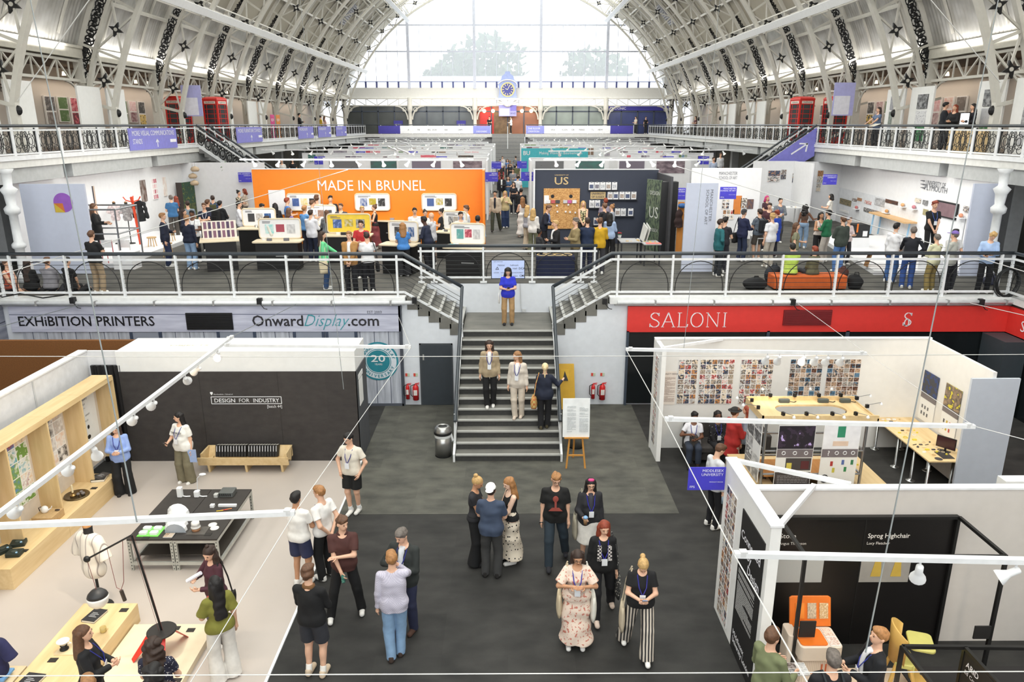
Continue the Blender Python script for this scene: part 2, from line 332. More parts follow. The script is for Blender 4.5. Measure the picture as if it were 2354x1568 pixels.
class Fld:
 def __init__(s,h,k=.03):s.h=h;s.k=k;s.P=[];s.clips=[];s.subs=[];s.noise=None
 def cap(s,a,b,r1,r2=None,fy=1.0,f0=False,f1=False,k=None):s.P.append(('c',Vector(a),Vector(b),r1,r1 if r2 is None else r2,fy,f0,f1,s.k if k is None else k));return s
 def ell(s,c,r,rot=None,k=None):s.P.append(('e',Vector(c),r,rot,s.k if k is None else k));return s
 def mesh(s):
  h=s.h;lo=np.full(3,9.);hi=-lo
  for p in s.P:
   if p[0]=='c':
    m=max(p[3],p[4]*1.0)*max(1,1/p[5]);e=[np.array(p[1]),np.array(p[2])]
   else:m=max(p[2]);e=[np.array(p[1])]
   for q in e:lo=np.minimum(lo,q-m);hi=np.maximum(hi,q+m)
  pad=.03+2*h;lo-=pad;hi+=pad;n=np.ceil((hi-lo)/h).astype(int)+1
  F=np.full(n,1.0,np.float32);ax=[lo[i]+h*np.arange(n[i])for i in range(3)]
  def block(l,u):
   i0=np.clip(((l-lo)/h).astype(int),0,n-1);i1=np.clip(((u-lo)/h).astype(int)+2,1,n)
   return tuple(slice(a,b)for a,b in zip(i0,i1))
  for p in s.P:
   if p[0]=='c':
    _,a,b,r1,r2,fy,f0,f1,k=p;m=max(r1,r2)*max(1,1/fy)+k+2*h+.01
    A,B=np.array(a),np.array(b);sl=block(np.minimum(A,B)-m,np.maximum(A,B)+m)
    X,Y,Z=np.meshgrid(*[ax[i][sl[i]]for i in range(3)],indexing='ij',sparse=True)
    X=X-A[0];Y=(Y-A[1])*fy;Z=Z-A[2];D=B-A;D=D*np.array((1,fy,1));L2=D@D+1e-9
    t=(X*D[0]+Y*D[1]+Z*D[2])/L2;tc=np.clip(t,0,1)
    d=np.sqrt((X-tc*D[0])**2+(Y-tc*D[1])**2+(Z-tc*D[2])**2)-(r1+(r2-r1)*tc)
    if fy>1:d=d/fy**.5
    L=L2**.5
    if f0:d=np.maximum(d,-t*L)
    if f1:d=np.maximum(d,(t-1)*L)
   else:
    _,c,r,rot,k=p;m=max(r)+k+2*h;C=np.array(c);sl=block(C-m,C+m)
    X,Y,Z=np.meshgrid(*[ax[i][sl[i]]for i in range(3)],indexing='ij',sparse=True)
    X=X-C[0];Y=Y-C[1];Z=Z-C[2]
    if rot is not None:
     Rm=np.array(rot.to_3x3().transposed());X,Y,Z=(Rm[i][0]*X+Rm[i][1]*Y+Rm[i][2]*Z for i in range(3))
    k0=np.sqrt((X/r[0])**2+(Y/r[1])**2+(Z/r[2])**2);k1=np.sqrt((X/r[0]**2)**2+(Y/r[1]**2)**2+(Z/r[2]**2)**2)
    d=k0*(k0-1)/(k1+1e-6)
   f=F[sl]
   if k>0:
    hh=np.maximum(k-np.abs(f-d),0)/k;F[sl]=np.minimum(f,d)-hh*hh*k*.25
   else:F[sl]=np.minimum(f,d)
  X,Y,Z=np.meshgrid(*ax,indexing='ij',sparse=True)
  if s.noise:
   am,fr,ph=s.noise
   F=F+(am*(np.sin(fr*(.45*X+.8*Z)+2*np.sin(.35*fr*(X-.6*Z)+ph))+.8*np.sin(fr*.5*(Z-.8*X+.6*Y)+2*ph))).astype(np.float32)
  for p0,nn in s.clips:F=np.maximum(F,(X-p0[0])*nn[0]+(Y-p0[1])*nn[1]+(Z-p0[2])*nn[2])
  for c,r in s.subs:F=np.maximum(F,r-np.sqrt((X-c[0])**2+(Y-c[1])**2+(Z-c[2])**2))
  return surfnet(F,lo,h)
def npmesh(name,V,Q,mats,parent=None,extra=None,mat_of=None):
 me=bpy.data.meshes.new(name);nv,nq=len(V),len(Q)
 if extra and extra.v:
  EV=np.array(extra.v);EF=[tuple(i+nv for i in f)for f in extra.f];V=np.concatenate([V,EV])
 else:EF=[]
 lt=np.concatenate([np.full(nq,4),np.array([len(f)for f in EF],int)]).astype(np.int32);ls=np.concatenate([[0],np.cumsum(lt)[:-1]]).astype(np.int32)
 li=np.concatenate([Q.reshape(-1),np.array([i for f in EF for i in f],np.int64)]).astype(np.int32)
 me.vertices.add(len(V));me.vertices.foreach_set('co',V.astype(np.float32).reshape(-1));me.loops.add(len(li));me.loops.foreach_set('vertex_index',li)
 me.polygons.add(len(lt));me.polygons.foreach_set('loop_start',ls);me.polygons.foreach_set('loop_total',lt)
 for m in mats:me.materials.append(m)
 mi=np.zeros(len(lt),np.int32)
 if EF:mi[nq:]=extra.mi
 me.polygons.foreach_set('material_index',mi);me.polygons.foreach_set('use_smooth',np.ones(len(lt),bool));me.update(calc_edges=True)
 o=bpy.data.objects.new(name,me);COL.objects.link(o)
 if parent:o.parent=parent
 return o
def ik(a,t,l1,l2,hint):
 a,t=Vector(a),Vector(t);d=t-a;L=min(d.length,(l1+l2)*.995);d.normalize();x=(l1*l1-l2*l2+L*L)/(2*L);y=math.sqrt(max(l1*l1-x*x,0))
 hv=Vector(hint);hv-=d*hv.dot(d);hv.normalize();return a+d*x+hv*y,a+d*L
SKIN={'f':(232,196,172),'p':(224,178,150),'t':(196,146,112),'b':(112,74,54),'d':(78,50,38)}
HAIRC={'bk':(22,18,18),'db':(52,36,28),'br':(92,62,42),'lb':(150,108,70),'bl':(190,154,100),'gr':(104,96,90),'rd':(132,56,34),'gi':(158,112,68),'pk':(196,60,120),'wb':(226,204,160)}
ARM={'d':((.235,.03,.84),(.3,-1,0)),'p':((.21,.09,.93),(1,-.6,0)),'f':((.05,.27,1.13),(.7,-.3,-1)),'c':((-.08,.2,1.17),(1,.1,-.5)),'b':((.05,-.17,.95),(1,-.4,0)),'k':((.05,.2,.92),(1,-.2,0)),'h':((.17,.05,1.0),(1,-.5,0)),'o':((.16,.3,1.1),(.5,-.4,-1)),'u':((.07,.17,1.44),(.8,.2,-1)),'r':((.2,.42,1.05),(.6,-.4,-1)),'x':((.42,.3,1.2),(.4,-.3,-1)),'w':((.22,.2,.9),(.3,-1,0)),'s':((.14,.4,.98),(.8,-.3,-.4)),'t':((.11,.24,1.24),(.9,-.1,-1))}
LEG={'s':((0,0),(0,0)),'w':((.26,0),(-.24,0.1)),'W':((-.24,.1),(.26,0)),'a':((0,.07),(0,.07)),'A':((.1,.16),(-.05,.12)),'x':((.05,-.05),(-.06,-.03))}
PEOPLE=[]
def person(label,pos,z=0,face=0,H=1.72,g=1.0,skin='p',hair=('short','br'),top=('tee',(240,240,240)),bot=('slim',(40,42,50)),shoe=(230,230,228),arms='dd',legs='s',head=(0,0),lean=0,sit=0,lan=None,hat=None,res=None,glasses=False,group=None,female=False,bare=False,socks=None,collar=None,floor=None):
 """face = heading in degrees: 0 looks away from the camera (+Y), 180 looks at it, 90 looks to the left"""
 x0,y0=pos;dist=math.hypot(x0,y0);near=dist<19
 h=res or(.0105 if dist<13 else .0125 if dist<18 else .015 if dist<28 else .018 if dist<36 else .026)
 h=h*HSCALE if 'HSCALE'in globals()else h
 s=H/1.75;rng=random.Random(label);ph=rng.random()*6
 skm=M(SKIN[skin],.55,0,.04,14);dz=-.46 if sit else 0
 Ln=Matrix.Rotation(-math.radians(lean),4,'X');piv=Vector((0,0,.95+dz))
 def U(p,hd=False):
  """upper body point (before the torso's lean)"""
  p=Vector(p)+Vector((0,0,dz));return(Ln@(p-piv))+piv
 Hd=Matrix.Rotation(math.radians(head[0]),4,'Z')@Matrix.Rotation(-math.radians(head[1]),4,'X');hp=Vector((0,0,1.53))
 def Hh(p):return U((Hd@(Vector(p)-hp))+hp)
 Hrot=Ln@Hd
 sw=.158 if female else .178;hw=.098 if female else .09
 sh=[U((sg*sw,-.005,1.398))for sg in(1,-1)];el,wr=[],[]
 for i,sg in enumerate((1,-1)):
  t,hint=ARM[arms[i]];t=Vector((sg*t[0],t[1]+(.07 if arms=='cc'and sg<0 else 0),t[2]-(.05 if arms=='cc'and sg<0 else 0)));tt=U(t)
  e,q=ik(sh[i],tt,.29,.25,Vector((sg*hint[0],hint[1],hint[2])));el.append(e);wr.append(q)
 hip,kn,an=[],[],[]
 for i,sg in enumerate((1,-1)):
  hp_=Vector((sg*hw,0,.92+dz));fy,fx=LEG[legs if legs in LEG else 's'][i]
  if sit:k=Vector((sg*.11,.43,.5));a=Vector((sg*.11,.45 if sit==1 else .2,.09))if sit!=2 else Vector((-sg*.05,.45,.35))
  else:
   a=Vector((sg*(hw+.015+fx),fy,.09+(.04 if fy<-.1 else 0)));k,a=ik(hp_,a,.428,.412,(sg*.15,1,0))
  if sit==3:hp_=Vector((sg*hw,0,.16));k=Vector((sg*.14,.38,.42));a=Vector((sg*.12,.6,.08))
  hip.append(hp_);kn.append(k);an.append(a)
 lr=1 if bot[0]in('shorts','mini','skirt','maxi')else .84
 f=Fld(h,.03)
 tw=.9 if female else 1.0
 def torso(F,t,ky=1.12,lo=.9):
  F.cap(U((-.06,0,.955)),U((.06,0,.955)),(.125 if female else .115)*g+t,None,ky)
  F.ell(U((0,.005+.02*(g-1)*5,1.1)),((.135*tw)*g+t,.1*g+t+(.04 if g>1.1 else 0),.17),Ln);F.ell(U((0,0,1.27)),(.16*tw*(.5+.5*g)+t,.112*(.5+.5*g)+t,.2+t*.5),Ln)
  if female:F.ell(U((0,.07,1.26)),(.125*g+t*.6,.065*g+t*.6,.075),Ln)
  F.cap(U((-.115*tw,-.008,1.392)),U((.115*tw,-.008,1.392)),.058+t*.7);F.cap(U((-.05,-.015,1.43)),U((.05,-.015,1.43)),.045+t*.5)
 torso(f,0);f.cap(U((0,-.012,1.42)),Hh((0,.0,1.56)),.058 if not female else .05,.052 if not female else .046)
 f.ell(Hh((0,.008,1.652)),(.073,.092,.102),Hrot,.01);f.ell(Hh((0,.04,1.592)),(.054,.058,.058),Hrot,.02)
 if h<.024:
  f.cap(Hh((0,.092,1.65)),Hh((0,.112,1.622)),.009,.013,k=.012);f.ell(Hh((0,.075,1.668)),(.05,.02,.014),Hrot,.015)
  for sg in(1,-1):f.ell(Hh((sg*.075,-.005,1.635)),(.011,.022,.03),Hrot,.006)
 for i,sg in enumerate((1,-1)):
  f.cap(sh[i],el[i],.046*(.6+.4*g),.037);f.cap(el[i],wr[i],.038,.025)
  d=(wr[i]-el[i]).normalized();f.cap(wr[i],wr[i]+d*.075,.024,.03,k=.012)
  f.cap(hip[i],kn[i],.084*(.5+.5*g)*lr,.056*lr);f.cap(kn[i],an[i],.056*lr,.036);f.ell((kn[i]+an[i])/2+Vector((0,-.012,.06)),(.04*lr,.042*lr,.1));f.cap(an[i]+Vector((0,-.02,-.04)),an[i]+Vector((0,.13,-.055)),.034,.028)
 V,Q=f.mesh();ex=MB()
 for i,sg in enumerate((1,-1)):
  d=(wr[i]-el[i]).normalized();inn=Vector((-sg,.25,-.1))if arms[i]in 'dwb'else Vector((-sg*.3,-.2,-1))if arms[i]in 'crst'else Vector((-sg*.7,-.5,.5));n=inn-d*inn.dot(d);n.normalize();sd=d.cross(n);sd.normalize()
  if sd.y<0:sd=-sd
  base=wr[i]+d*.092;cu=.5 if arms[i]in 'fortk'else .28;ns=5 if near else 4
  for j in range(4):
   ln=(.072,.08,.075,.058)[j];p=base+sd*(.026-.0175*j)-d*.016;q=p+(d*math.cos(cu*.5)+n*math.sin(cu*.5))*ln*.55;e=q+(d*math.cos(cu*1.8)+n*math.sin(cu*1.8))*ln*.5
   ex.tube([p-d*.02,p,q,e],[.0105,.0105,.0095,.0075],ns)
  p=wr[i]+d*.03+sd*.022;q=p+(d*.6+sd*.7+n*.25).normalized()*.04;e=q+(d*.9+sd*.2+n*.4).normalized()*.032
  ex.tube([p,q,e],[.013,.0115,.008],ns)
 mats=[skm]
 if h<.024:
  mats+=[M((34,24,22),.3),M(tuple(int(c*.72)for c in SKIN[skin][:1])+tuple(int(c*.5)for c in SKIN[skin][1:]),.5),M(HAIRC[hair[1]],.8,0,.1,30)]
  for sg in(1,-1):
   ex.cur=1;ex.ell(Hh((sg*.029,.089,1.648)),(.013,.008,.0075),8,4,Hrot.to_3x3())
   ex.cur=3;ex.ell(Hh((sg*.031,.094,1.669)),(.019,.006,.0042),8,4,Hrot.to_3x3())
  ex.cur=2;ex.ell(Hh((0,.093,1.583)),(.021,.008,.008),8,4,Hrot.to_3x3());ex.cur=0
 root=npmesh('person',V,Q,mats,None,ex)
 mat=Matrix.Translation((x0,y0,z))@Matrix.Rotation(math.radians(face),4,'Z')@Matrix.Scale(s,4)
 root.location=(x0,y0,z);root.rotation_euler=(0,0,math.radians(face));root.scale=(s,s,s);tag(root,label,'person',group)
 WM[root.name]=mat
 def cloth(nm,F,m):
  v,q=F.mesh();return npmesh(nm,v,q,[m]if not isinstance(m,list)else m,root)
 def mt(c):return c if not isinstance(c,tuple)else M(c,.85,0,.1,9)
 amp=.0024
#top
 kind,colr=top[0],mt(top[1]);t={'tee':.013,'tight':.008,'long':.013,'shirt':.014,'jacket':.021,'tank':.008,'dress':.012,'crop':.008,'coat':.026,'puff':.016,'big':.017}[kind]
 F=Fld(h,.025);torso(F,t,1.1);F.cap(U((-.062,0,.95)),U((.062,0,.95)),(.128 if female else .119)*g+t+.006,None,1.06);[F.cap(U((q*(.05 if female else .06),.005,1.27)),U((q*(.058 if female else .062),.005,.95)),.1*(.4+.6*g)+t,.108*g+t,1.05)for q in(1,-1)]if kind not in('tank','crop','dress','tight','puff')else None;F.noise=(amp*(1.3 if kind in('jacket','coat','big','shirt')else 1),40,ph)
 if kind=='coat':
  F.cap(U((0,0,1.0)),Vector((0,-.01,.62+dz)),.17*g,.21*g,1.2,f1=True)
 if kind in('jacket','big','shirt')and not sit:[F.cap(U((q*.055,0,1.02)),Vector((q*.058,0,.82)),.108*g+t,.112*g+t,1.08,f1=True)for q in(1,-1)]
 if kind=='dress':pass
 sl={'tee':.62,'big':.75,'tight':.5,'puff':.8}.get(kind,0)
 for i in range(2):
  if kind in('long','shirt','jacket','coat'):
   F.cap(sh[i],el[i],.048*(.6+.4*g)+t*.8,.041+t*.7);e=wr[i]+(el[i]-wr[i])*.04;F.cap(el[i],e,.041+t*.7,.031+t*.6,f1=True)
  elif sl:
   e=sh[i]+(el[i]-sh[i])*sl;F.cap(sh[i],e,.046*(.6+.4*g)+t*.85,(.052 if kind!='tight'else .045)*(.6+.4*g)+t+(.02 if kind=='puff'else 0),f1=True)
  elif kind in('dress','tank','crop'):pass
 hem={'tee':.88,'tight':.93,'long':.88,'shirt':.83,'jacket':.8,'coat':.6,'tank':.93,'crop':1.12,'dress':.9,'puff':.9,'big':.84}[kind]+dz
 if sit:hem=.9+dz
 F.clips.append((U((0,0,hem-dz)),tuple(-(Ln.to_3x3()@Vector((0,0,1))))if kind!='coat'else(0,0,-1)))
 nk=.068 if kind in('tee','tight','long','big')else .075
 F.subs.append((U((0,.05,1.5)),nk+.02));F.clips.append((U((0,0,1.478)),tuple(Ln.to_3x3()@Vector((0,0,1)))))
 if kind in('tank','crop'):F.subs.append((U((0,.07,1.46)),.1));F.subs.append((U((.21,0,1.45)),.085));F.subs.append((U((-.21,0,1.45)),.085))
 cloth({'tee':'t_shirt','tight':'t_shirt','long':'jumper','shirt':'shirt','jacket':'jacket','coat':'coat','tank':'vest_top','crop':'crop_top','dress':'bodice','puff':'blouse','big':'t_shirt'}[kind],F,colr)
 if kind in('jacket','coat')and len(top)>2:
  F=Fld(h,.02);F.cap(U((0,.04+.05*g,1.04)),U((0,.04+.055,1.4)),.048,.05,1.6);F.ell(U((0,.05,1.44)),(.05,.05,.03));F.ell(U((0,.085+.03*g,1.2)),(.05,.052,.22),Ln);cloth('shirt_front',F,mt(top[2]))
 if collar:
  F=Fld(min(h,.012),.01);F.cap(U((-.03,-.012,1.46)),U((.03,-.012,1.46)),.062,None,1.0);F.subs.append((U((0,0,1.5)),.06));F.clips+=[(U((0,0,1.435)),(0,0,-1)),(U((0,0,1.495)),(0,0,1))];cloth('collar',F,mt(collar))
#bottom
 bk=bot[0];bm=mt(bot[1]);F=Fld(h,.02);F.noise=(.0025,24,ph+1)
 if bk in('skirt','maxi','mini'):
  zb={'skirt':.42,'maxi':.14,'mini':.5}[bk];rb={'skirt':.27,'maxi':.26,'mini':.25}[bk]
  F.cap(U((-.06,0,.96)),U((.06,0,.96)),(.137 if female else .127)*g,None,1.08);[F.cap(hip[q],hip[q]+(kn[q]-hip[q])*.8,.108*(.5+.5*g),.11)for q in(0,1)];F.cap(U((0,0,1.05)),Vector((0,0,zb+dz*.6)),.13*g,rb*(.6+.4*g),1.12,f0=True,f1=True);F.noise=(.012,20,ph)
  cloth('skirt',F,bm)
 elif bk!='none':
  top_z=1.03;F.cap(U((-.06,0,.955)),U((.06,0,.955)),(.128 if female else .119)*g+.012,None,1.1);F.ell(U((0,0,1.03)),(.138*tw*g+.001,.105*g+.001,.09),Ln)
  rt={'slim':(.09,.069,.055),'straight':(.094,.08,.072),'wide':(.098,.095,.12),'jeans':(.095,.081,.07),'shorts':(.1,.094,.09),'sleg':(.08,.06,.045)}[bk]
  for i in range(2):
   gg=.5+.5*g
   if bk=='shorts':F.cap(hip[i],hip[i]+(kn[i]-hip[i])*.82,rt[0]*gg,rt[1]*gg+.012,f1=True)
   else:
    F.cap(hip[i],kn[i],rt[0]*gg,rt[1]*gg);e=an[i]+Vector((0,0,-.05))if not sit else an[i]+(kn[i]-an[i])*.06;F.cap(kn[i],e,rt[1]*gg,rt[2],f1=True)
  F.clips.append((U((0,0,top_z)),tuple(Ln.to_3x3()@Vector((0,0,1)))))
  cloth({'shorts':'shorts','jeans':'jeans'}.get(bk,'trousers'),F,bm)
#shoes
 for i in range(2):
  a=an[i];F=Fld(max(.009,h*.75),.015);dn=Vector((0,0,a.z-.09))
  F.cap(a+Vector((0,-.035,-.05)),a+Vector((0,.15,-.055)),.045,.041);F.cap(a+Vector((0,-.03,-.01)),a+Vector((0,.04,-.05)),.045,.043);F.clips+=[(a+Vector((0,0,-.09)),(0,0,-1)),(a+Vector((0,0,.022)),(0,0,1))]
  cloth('shoe',F,mt(shoe))
  if socks:
   F=Fld(h,.01);F.cap(a+Vector((0,-.01,-.02)),a+(kn[i]-a)*.22,.046,.044,f1=True);cloth('sock',F,mt(socks))
#hair and headwear
 st,hc=hair;hm=M(HAIRC[hc],.62,0,.22,40,.25)
 if st!='bald':
  F=Fld(min(h,.014),.02);F.ell(Hh((0,-.008,1.667)),(.084,.103,.1),Hrot)
  n=(Hrot.to_3x3()@Vector((0,.62,-.78)).normalized())
  F.clips.append((Hh((0,.1,1.7 if st!='fringe'else 1.675)),tuple(n)))
  if st in('short','quiff'):F.noise=(.0028,95,ph);F.ell(Hh((.012*math.sin(ph*3),.035,1.725)),(.068,.07,.042),Hrot)
  if st=='curly'or st=='mop':F.noise=(.008,70,ph);F.ell(Hh((0,.01,1.72)),(.085,.095,.065),Hrot)
  if st=='quiff':F.ell(Hh((0,.05,1.745)),(.06,.05,.035),Hrot)
  v,q=F.mesh();parts=[(v,q)]
  F=Fld(h,.025);F.noise=(.004 if st!='longcurly'else .011,45 if st!='longcurly'else 60,ph)
  if st in('long','longcurly','vlong','bob','fringe'):
   zl={'long':1.33,'longcurly':1.36,'vlong':1.15,'bob':1.5,'fringe':1.36}[st];wd=.06 if st=='longcurly'else .046
   for sg in(1,-1):F.cap(Hh((sg*.058,-.03,1.68)),U((sg*.088,-.035 if st!='bob'else 0,zl+.04)),wd,wd*.9)
   F.cap(Hh((0,-.05,1.67)),U((0,-.095,zl)),.068,.06 if st!='longcurly'else .08)
   F.cap(Hh((-.03,-.06,1.62)),U((-.05,-.1,zl)),.05,.045);F.cap(Hh((.03,-.06,1.62)),U((.05,-.1,zl)),.05,.045)
  if st=='pony':F.cap(Hh((0,-.1,1.7)),Hh((0,-.13,1.66)),.03);F.cap(Hh((0,-.13,1.66)),U((0,-.12,1.42)),.034,.018)
  if st=='bun':F.ell(Hh((0,-.075,1.755)),(.045,.045,.04))
  if st=='lowbun':F.ell(Hh((0,-.115,1.63)),(.045,.04,.045))
  if st=='topknot':F.ell(Hh((0,-.02,1.775)),(.032,.032,.028));F.cap(Hh((0,-.06,1.66)),U((0,-.1,1.36)),.066,.055);[F.cap(Hh((sg*.055,-.03,1.67)),U((sg*.085,-.03,1.36)),.042,.042)for sg in(1,-1)]
  if F.P:
   v2,q2=F.mesh();parts.append((v2,q2+len(v)))
  npmesh('hair',np.concatenate([p[0]for p in parts]),np.concatenate([p[1]for p in parts]),[hm],root)
 if st=='beard'or len(hair)>2:pass
 if hat:
  F=Fld(min(h,.013),.012);hk,hcol=hat
  if hk=='beanie':F.ell(Hh((0,-.008,1.69)),(.09,.106,.095),Hrot);F.clips.append((Hh((0,.05,1.685)),tuple(Hrot.to_3x3()@Vector((0,.2,-1)).normalized())))
  else:
   F.ell(Hh((0,-.005,1.69)),(.089,.107,.09),Hrot);F.clips.append((Hh((0,0,1.69)),tuple(Hrot.to_3x3()@Vector((0,.05,-1)).normalized())))
  v,q=F.mesh();e=MB()
  bk_=-1 if hk=='backcap'else 1
  if hk in('cap','backcap'):e.ell(Hh((0,bk_*.12,1.694)),(.07,.085,.008),14,5,Hrot.to_3x3())
  if hk=='brim':e.ell(Hh((0,0,1.694)),(.15,.17,.008),16,5,Hrot.to_3x3())
  npmesh({'beanie':'beanie','brim':'brimmed_hat'}.get(hk,'baseball_cap'),v,q,[mt(hcol)],root,e)
 if glasses:
  e=MB()
  for sg in(1,-1):e.tube([Hh((sg*.033+.024*math.cos(a),.106,1.647+.018*math.sin(a)))for a in[k*PI/4 for k in range(8)]],.0028,4,closed=True);e.tube([Hh((sg*.057,.104,1.652)),Hh((sg*.079,.0,1.652))],.0025,4)
  e.tube([Hh((-.009,.108,1.65)),Hh((.009,.108,1.65))],.0025,4);e.build('glasses',M((30,26,26),.3),root,local=True)
 if lan:
  e=MB();th=t+.012;zb=1.12;yb=.1*g+th+.03
  L1=[U((.055,-.03,1.465)),U((.075,.055+th*.6,1.42)),U((.055,.115*(.5+.5*g)+th+(.03 if female else 0),1.28)),U((.008,yb+.015+(.02 if female else 0),zb+.05))]
  L2=[Vector((-p.x,p.y,p.z))for p in L1];e.tube(L1,.008,4);e.tube(L2,.008,4);e.build('lanyard',M(lan if isinstance(lan,tuple)else(40,44,130),.6),root,local=True)
  bxm=MB();c=U((0,yb+.025+(.02 if female else 0),zb));bxm.box((c.x-.045,c.y-.003,c.z-.065),(c.x+.045,c.y+.003,c.z+.055));bxm.build('badge',M((232,234,238),.35),root,local=True)
 P={'root':root,'m':mat,'wr':wr,'el':el,'sh':sh,'s':s,'H':H,'U':U,'hip':hip}
 PEOPLE.append(P);return P
def hand(P,i,d=.09):
 """world point in the palm of hand i (0 right, 1 left)"""
 v=P['wr'][i]+(P['wr'][i]-P['el'][i]).normalized()*d;return P['m']@v
def phone(P,i,label,col=(28,30,34)):
 p=hand(P,i,.1);m=P['m'].to_3x3().normalized().to_4x4();q=Matrix.Translation(p+Vector((0,0,.03)))@m@Matrix.Rotation(.8,4,'X')
 b=MB().rbox((-.037,-.075,-.005),(.037,.075,.005),.012);b.xf(q);return tag(b.build('phone',M(col,.25)),label,'phone')
def bag(P,side,label,col,size=(.34,.12,.36),drop=.0,strap=True,back=False):
 """shoulder bag hanging at the hip from the shoulder on one side (0 right, 1 left)"""
 m=P['m'];sg=1 if side==0 else-1;t=thing('tote_bag'if not back else 'backpack',label,'bag',tuple(m@Vector((sg*.24,-.02,.62))))
 if back:
  b=MB();b.rbox((-.15,-.32,1.0),(.15,-.15,1.42),.06,4);b.xf(m);b.build('bag_body',col,t,smooth=False,bev=.03)
  b=MB();b.rbox((-.11,-.37,1.03),(.11,-.31,1.22),.03,3);b.xf(m);b.build('front_pocket',col,t,bev=.02)
  for k in(1,-1):MB().tube([m@Vector((k*.1,-.14,1.42)),m@Vector((k*.11,0,1.5)),m@Vector((k*.13,.14,1.36)),m@Vector((k*.16,.1,1.12)),m@Vector((k*.15,-.13,1.04))],.016,5).build('shoulder_strap',col,t)
  return t
 w,d,hh=size;zt=1.0-drop;y0=-.03
 b=MB();n=8;x0=sg*.27
 for k in range(2):pass
 rows=[]
 for j in range(6):
  f=j/5;zz=zt-hh*f;dd=d*(.25+.75*math.sin(PI*min(f*.62+.12,1)));ww=w*(.94+.06*math.sin(f*5))
  rows.append([(x0+dd/2*math.cos(a),y0+ww/2*math.sin(a),zz+.012*math.sin(3*a))for a in[2*PI*q/12 for q in range(12)]])
 b.add([p for r in rows for p in r],[(i*12+k,i*12+(k+1)%12,(i+1)*12+(k+1)%12,(i+1)*12+k)for i in range(5)for k in range(12)]+[tuple(range(60,72)),tuple(range(12))[::-1]]);b.xf(m);b.build('bag_body',col,t,smooth=True)
 if strap:
  for k in(1,-1):MB().tube([m@Vector((x0,y0+k*w*.3,zt-.01)),m@Vector((sg*.22,y0+k*.07,1.25)),m@Vector((sg*.15,y0+k*.03,1.5))],.012,5).build('strap',col,t)
 return t
#the hall: floors, balcony, stairs, roof, galleries, far window
TN=[0]
def trim(mb,mat,parent=None,**k):
 TN[0]+=1;return struct(mb.build('trim_%d'%TN[0],mat,parent,**k))
UP=3.12;GAL=6.72
CARP=pattern('carpet',(24,24,23),(52,51,49),3);CARPL=pattern('carpet',(58,58,54),(94,93,85),3);CARPU=pattern('carpet',(60,59,57),(98,96,90),2.4)
struct(bx('floor',(-24,-16,-.3),(24,23,0),CARP))
struct(MB().box((-3.48,13.75,0),(3.53,20.06,.004)).build('floor',CARPL))
VINYL=M((188,178,170),.45,var=.03,scale=1.2)
struct(MB().box((-9.0,2,0),(-3.5,16.3,.02)).build('floor',VINYL));trim(MB().box((-3.5,2,0),(-3.46,16.3,.024)),WHITE)
f=MB();f.box((-20,20.06,UP-.3),(-2.75,86,UP));f.box((2.75,20.06,UP-.3),(20,86,UP));f.box((-2.75,22.05,UP-.3),(2.75,86,UP));struct(f.build('floor',CARPU))
#lower wall under the balcony, with the stepped ends beside the stairs
WALLW=M((222,226,232),.6,var=.03)
for sg in(-1,1):
 pts=[(sg*13.9,20.0,0),(sg*1.28,20.0,0),(sg*1.28,20.0,2.2)]
 for k in range(5):pts+=[(sg*(1.3+.29*k),20.0,2.21+.182*(k)),(sg*(1.3+.29*(k+1)),20.0,2.21+.182*(k))]
 pts+=[(sg*2.75,20.0,2.95),(sg*13.9,20.0,2.95)]
 struct(MB().slab(pts,(0,.12,0)).build('wall_'+('left'if sg<0 else 'right'),WALLW))
 trim(MB().box((sg*2.8,19.86,2.98),(sg*13.95,20.2,3.16)),M((226,227,226),.5));trim(MB().box((sg*2.95,19.94,2.91),(sg*13.9,20.0,2.985)),M((196,198,198),.5))
 f=MB();f.box((sg*13.9,4,UP-.3),(sg*20,20.06,UP));struct(f.build('floor',CARPU));trim(MB().box((sg*13.8,4,2.98),(sg*14.1,19.9,3.16)),M((226,227,226),.5))
struct(MB().box((-1.3,22.03,0),(1.3,22.12,3.1)).build('wall_back',WALLW));
for sg in(-1,1):struct(MB().box((sg*1.3,22.03,2.0),(sg*2.78,22.12,3.1)).build('wall_back',WALLW))
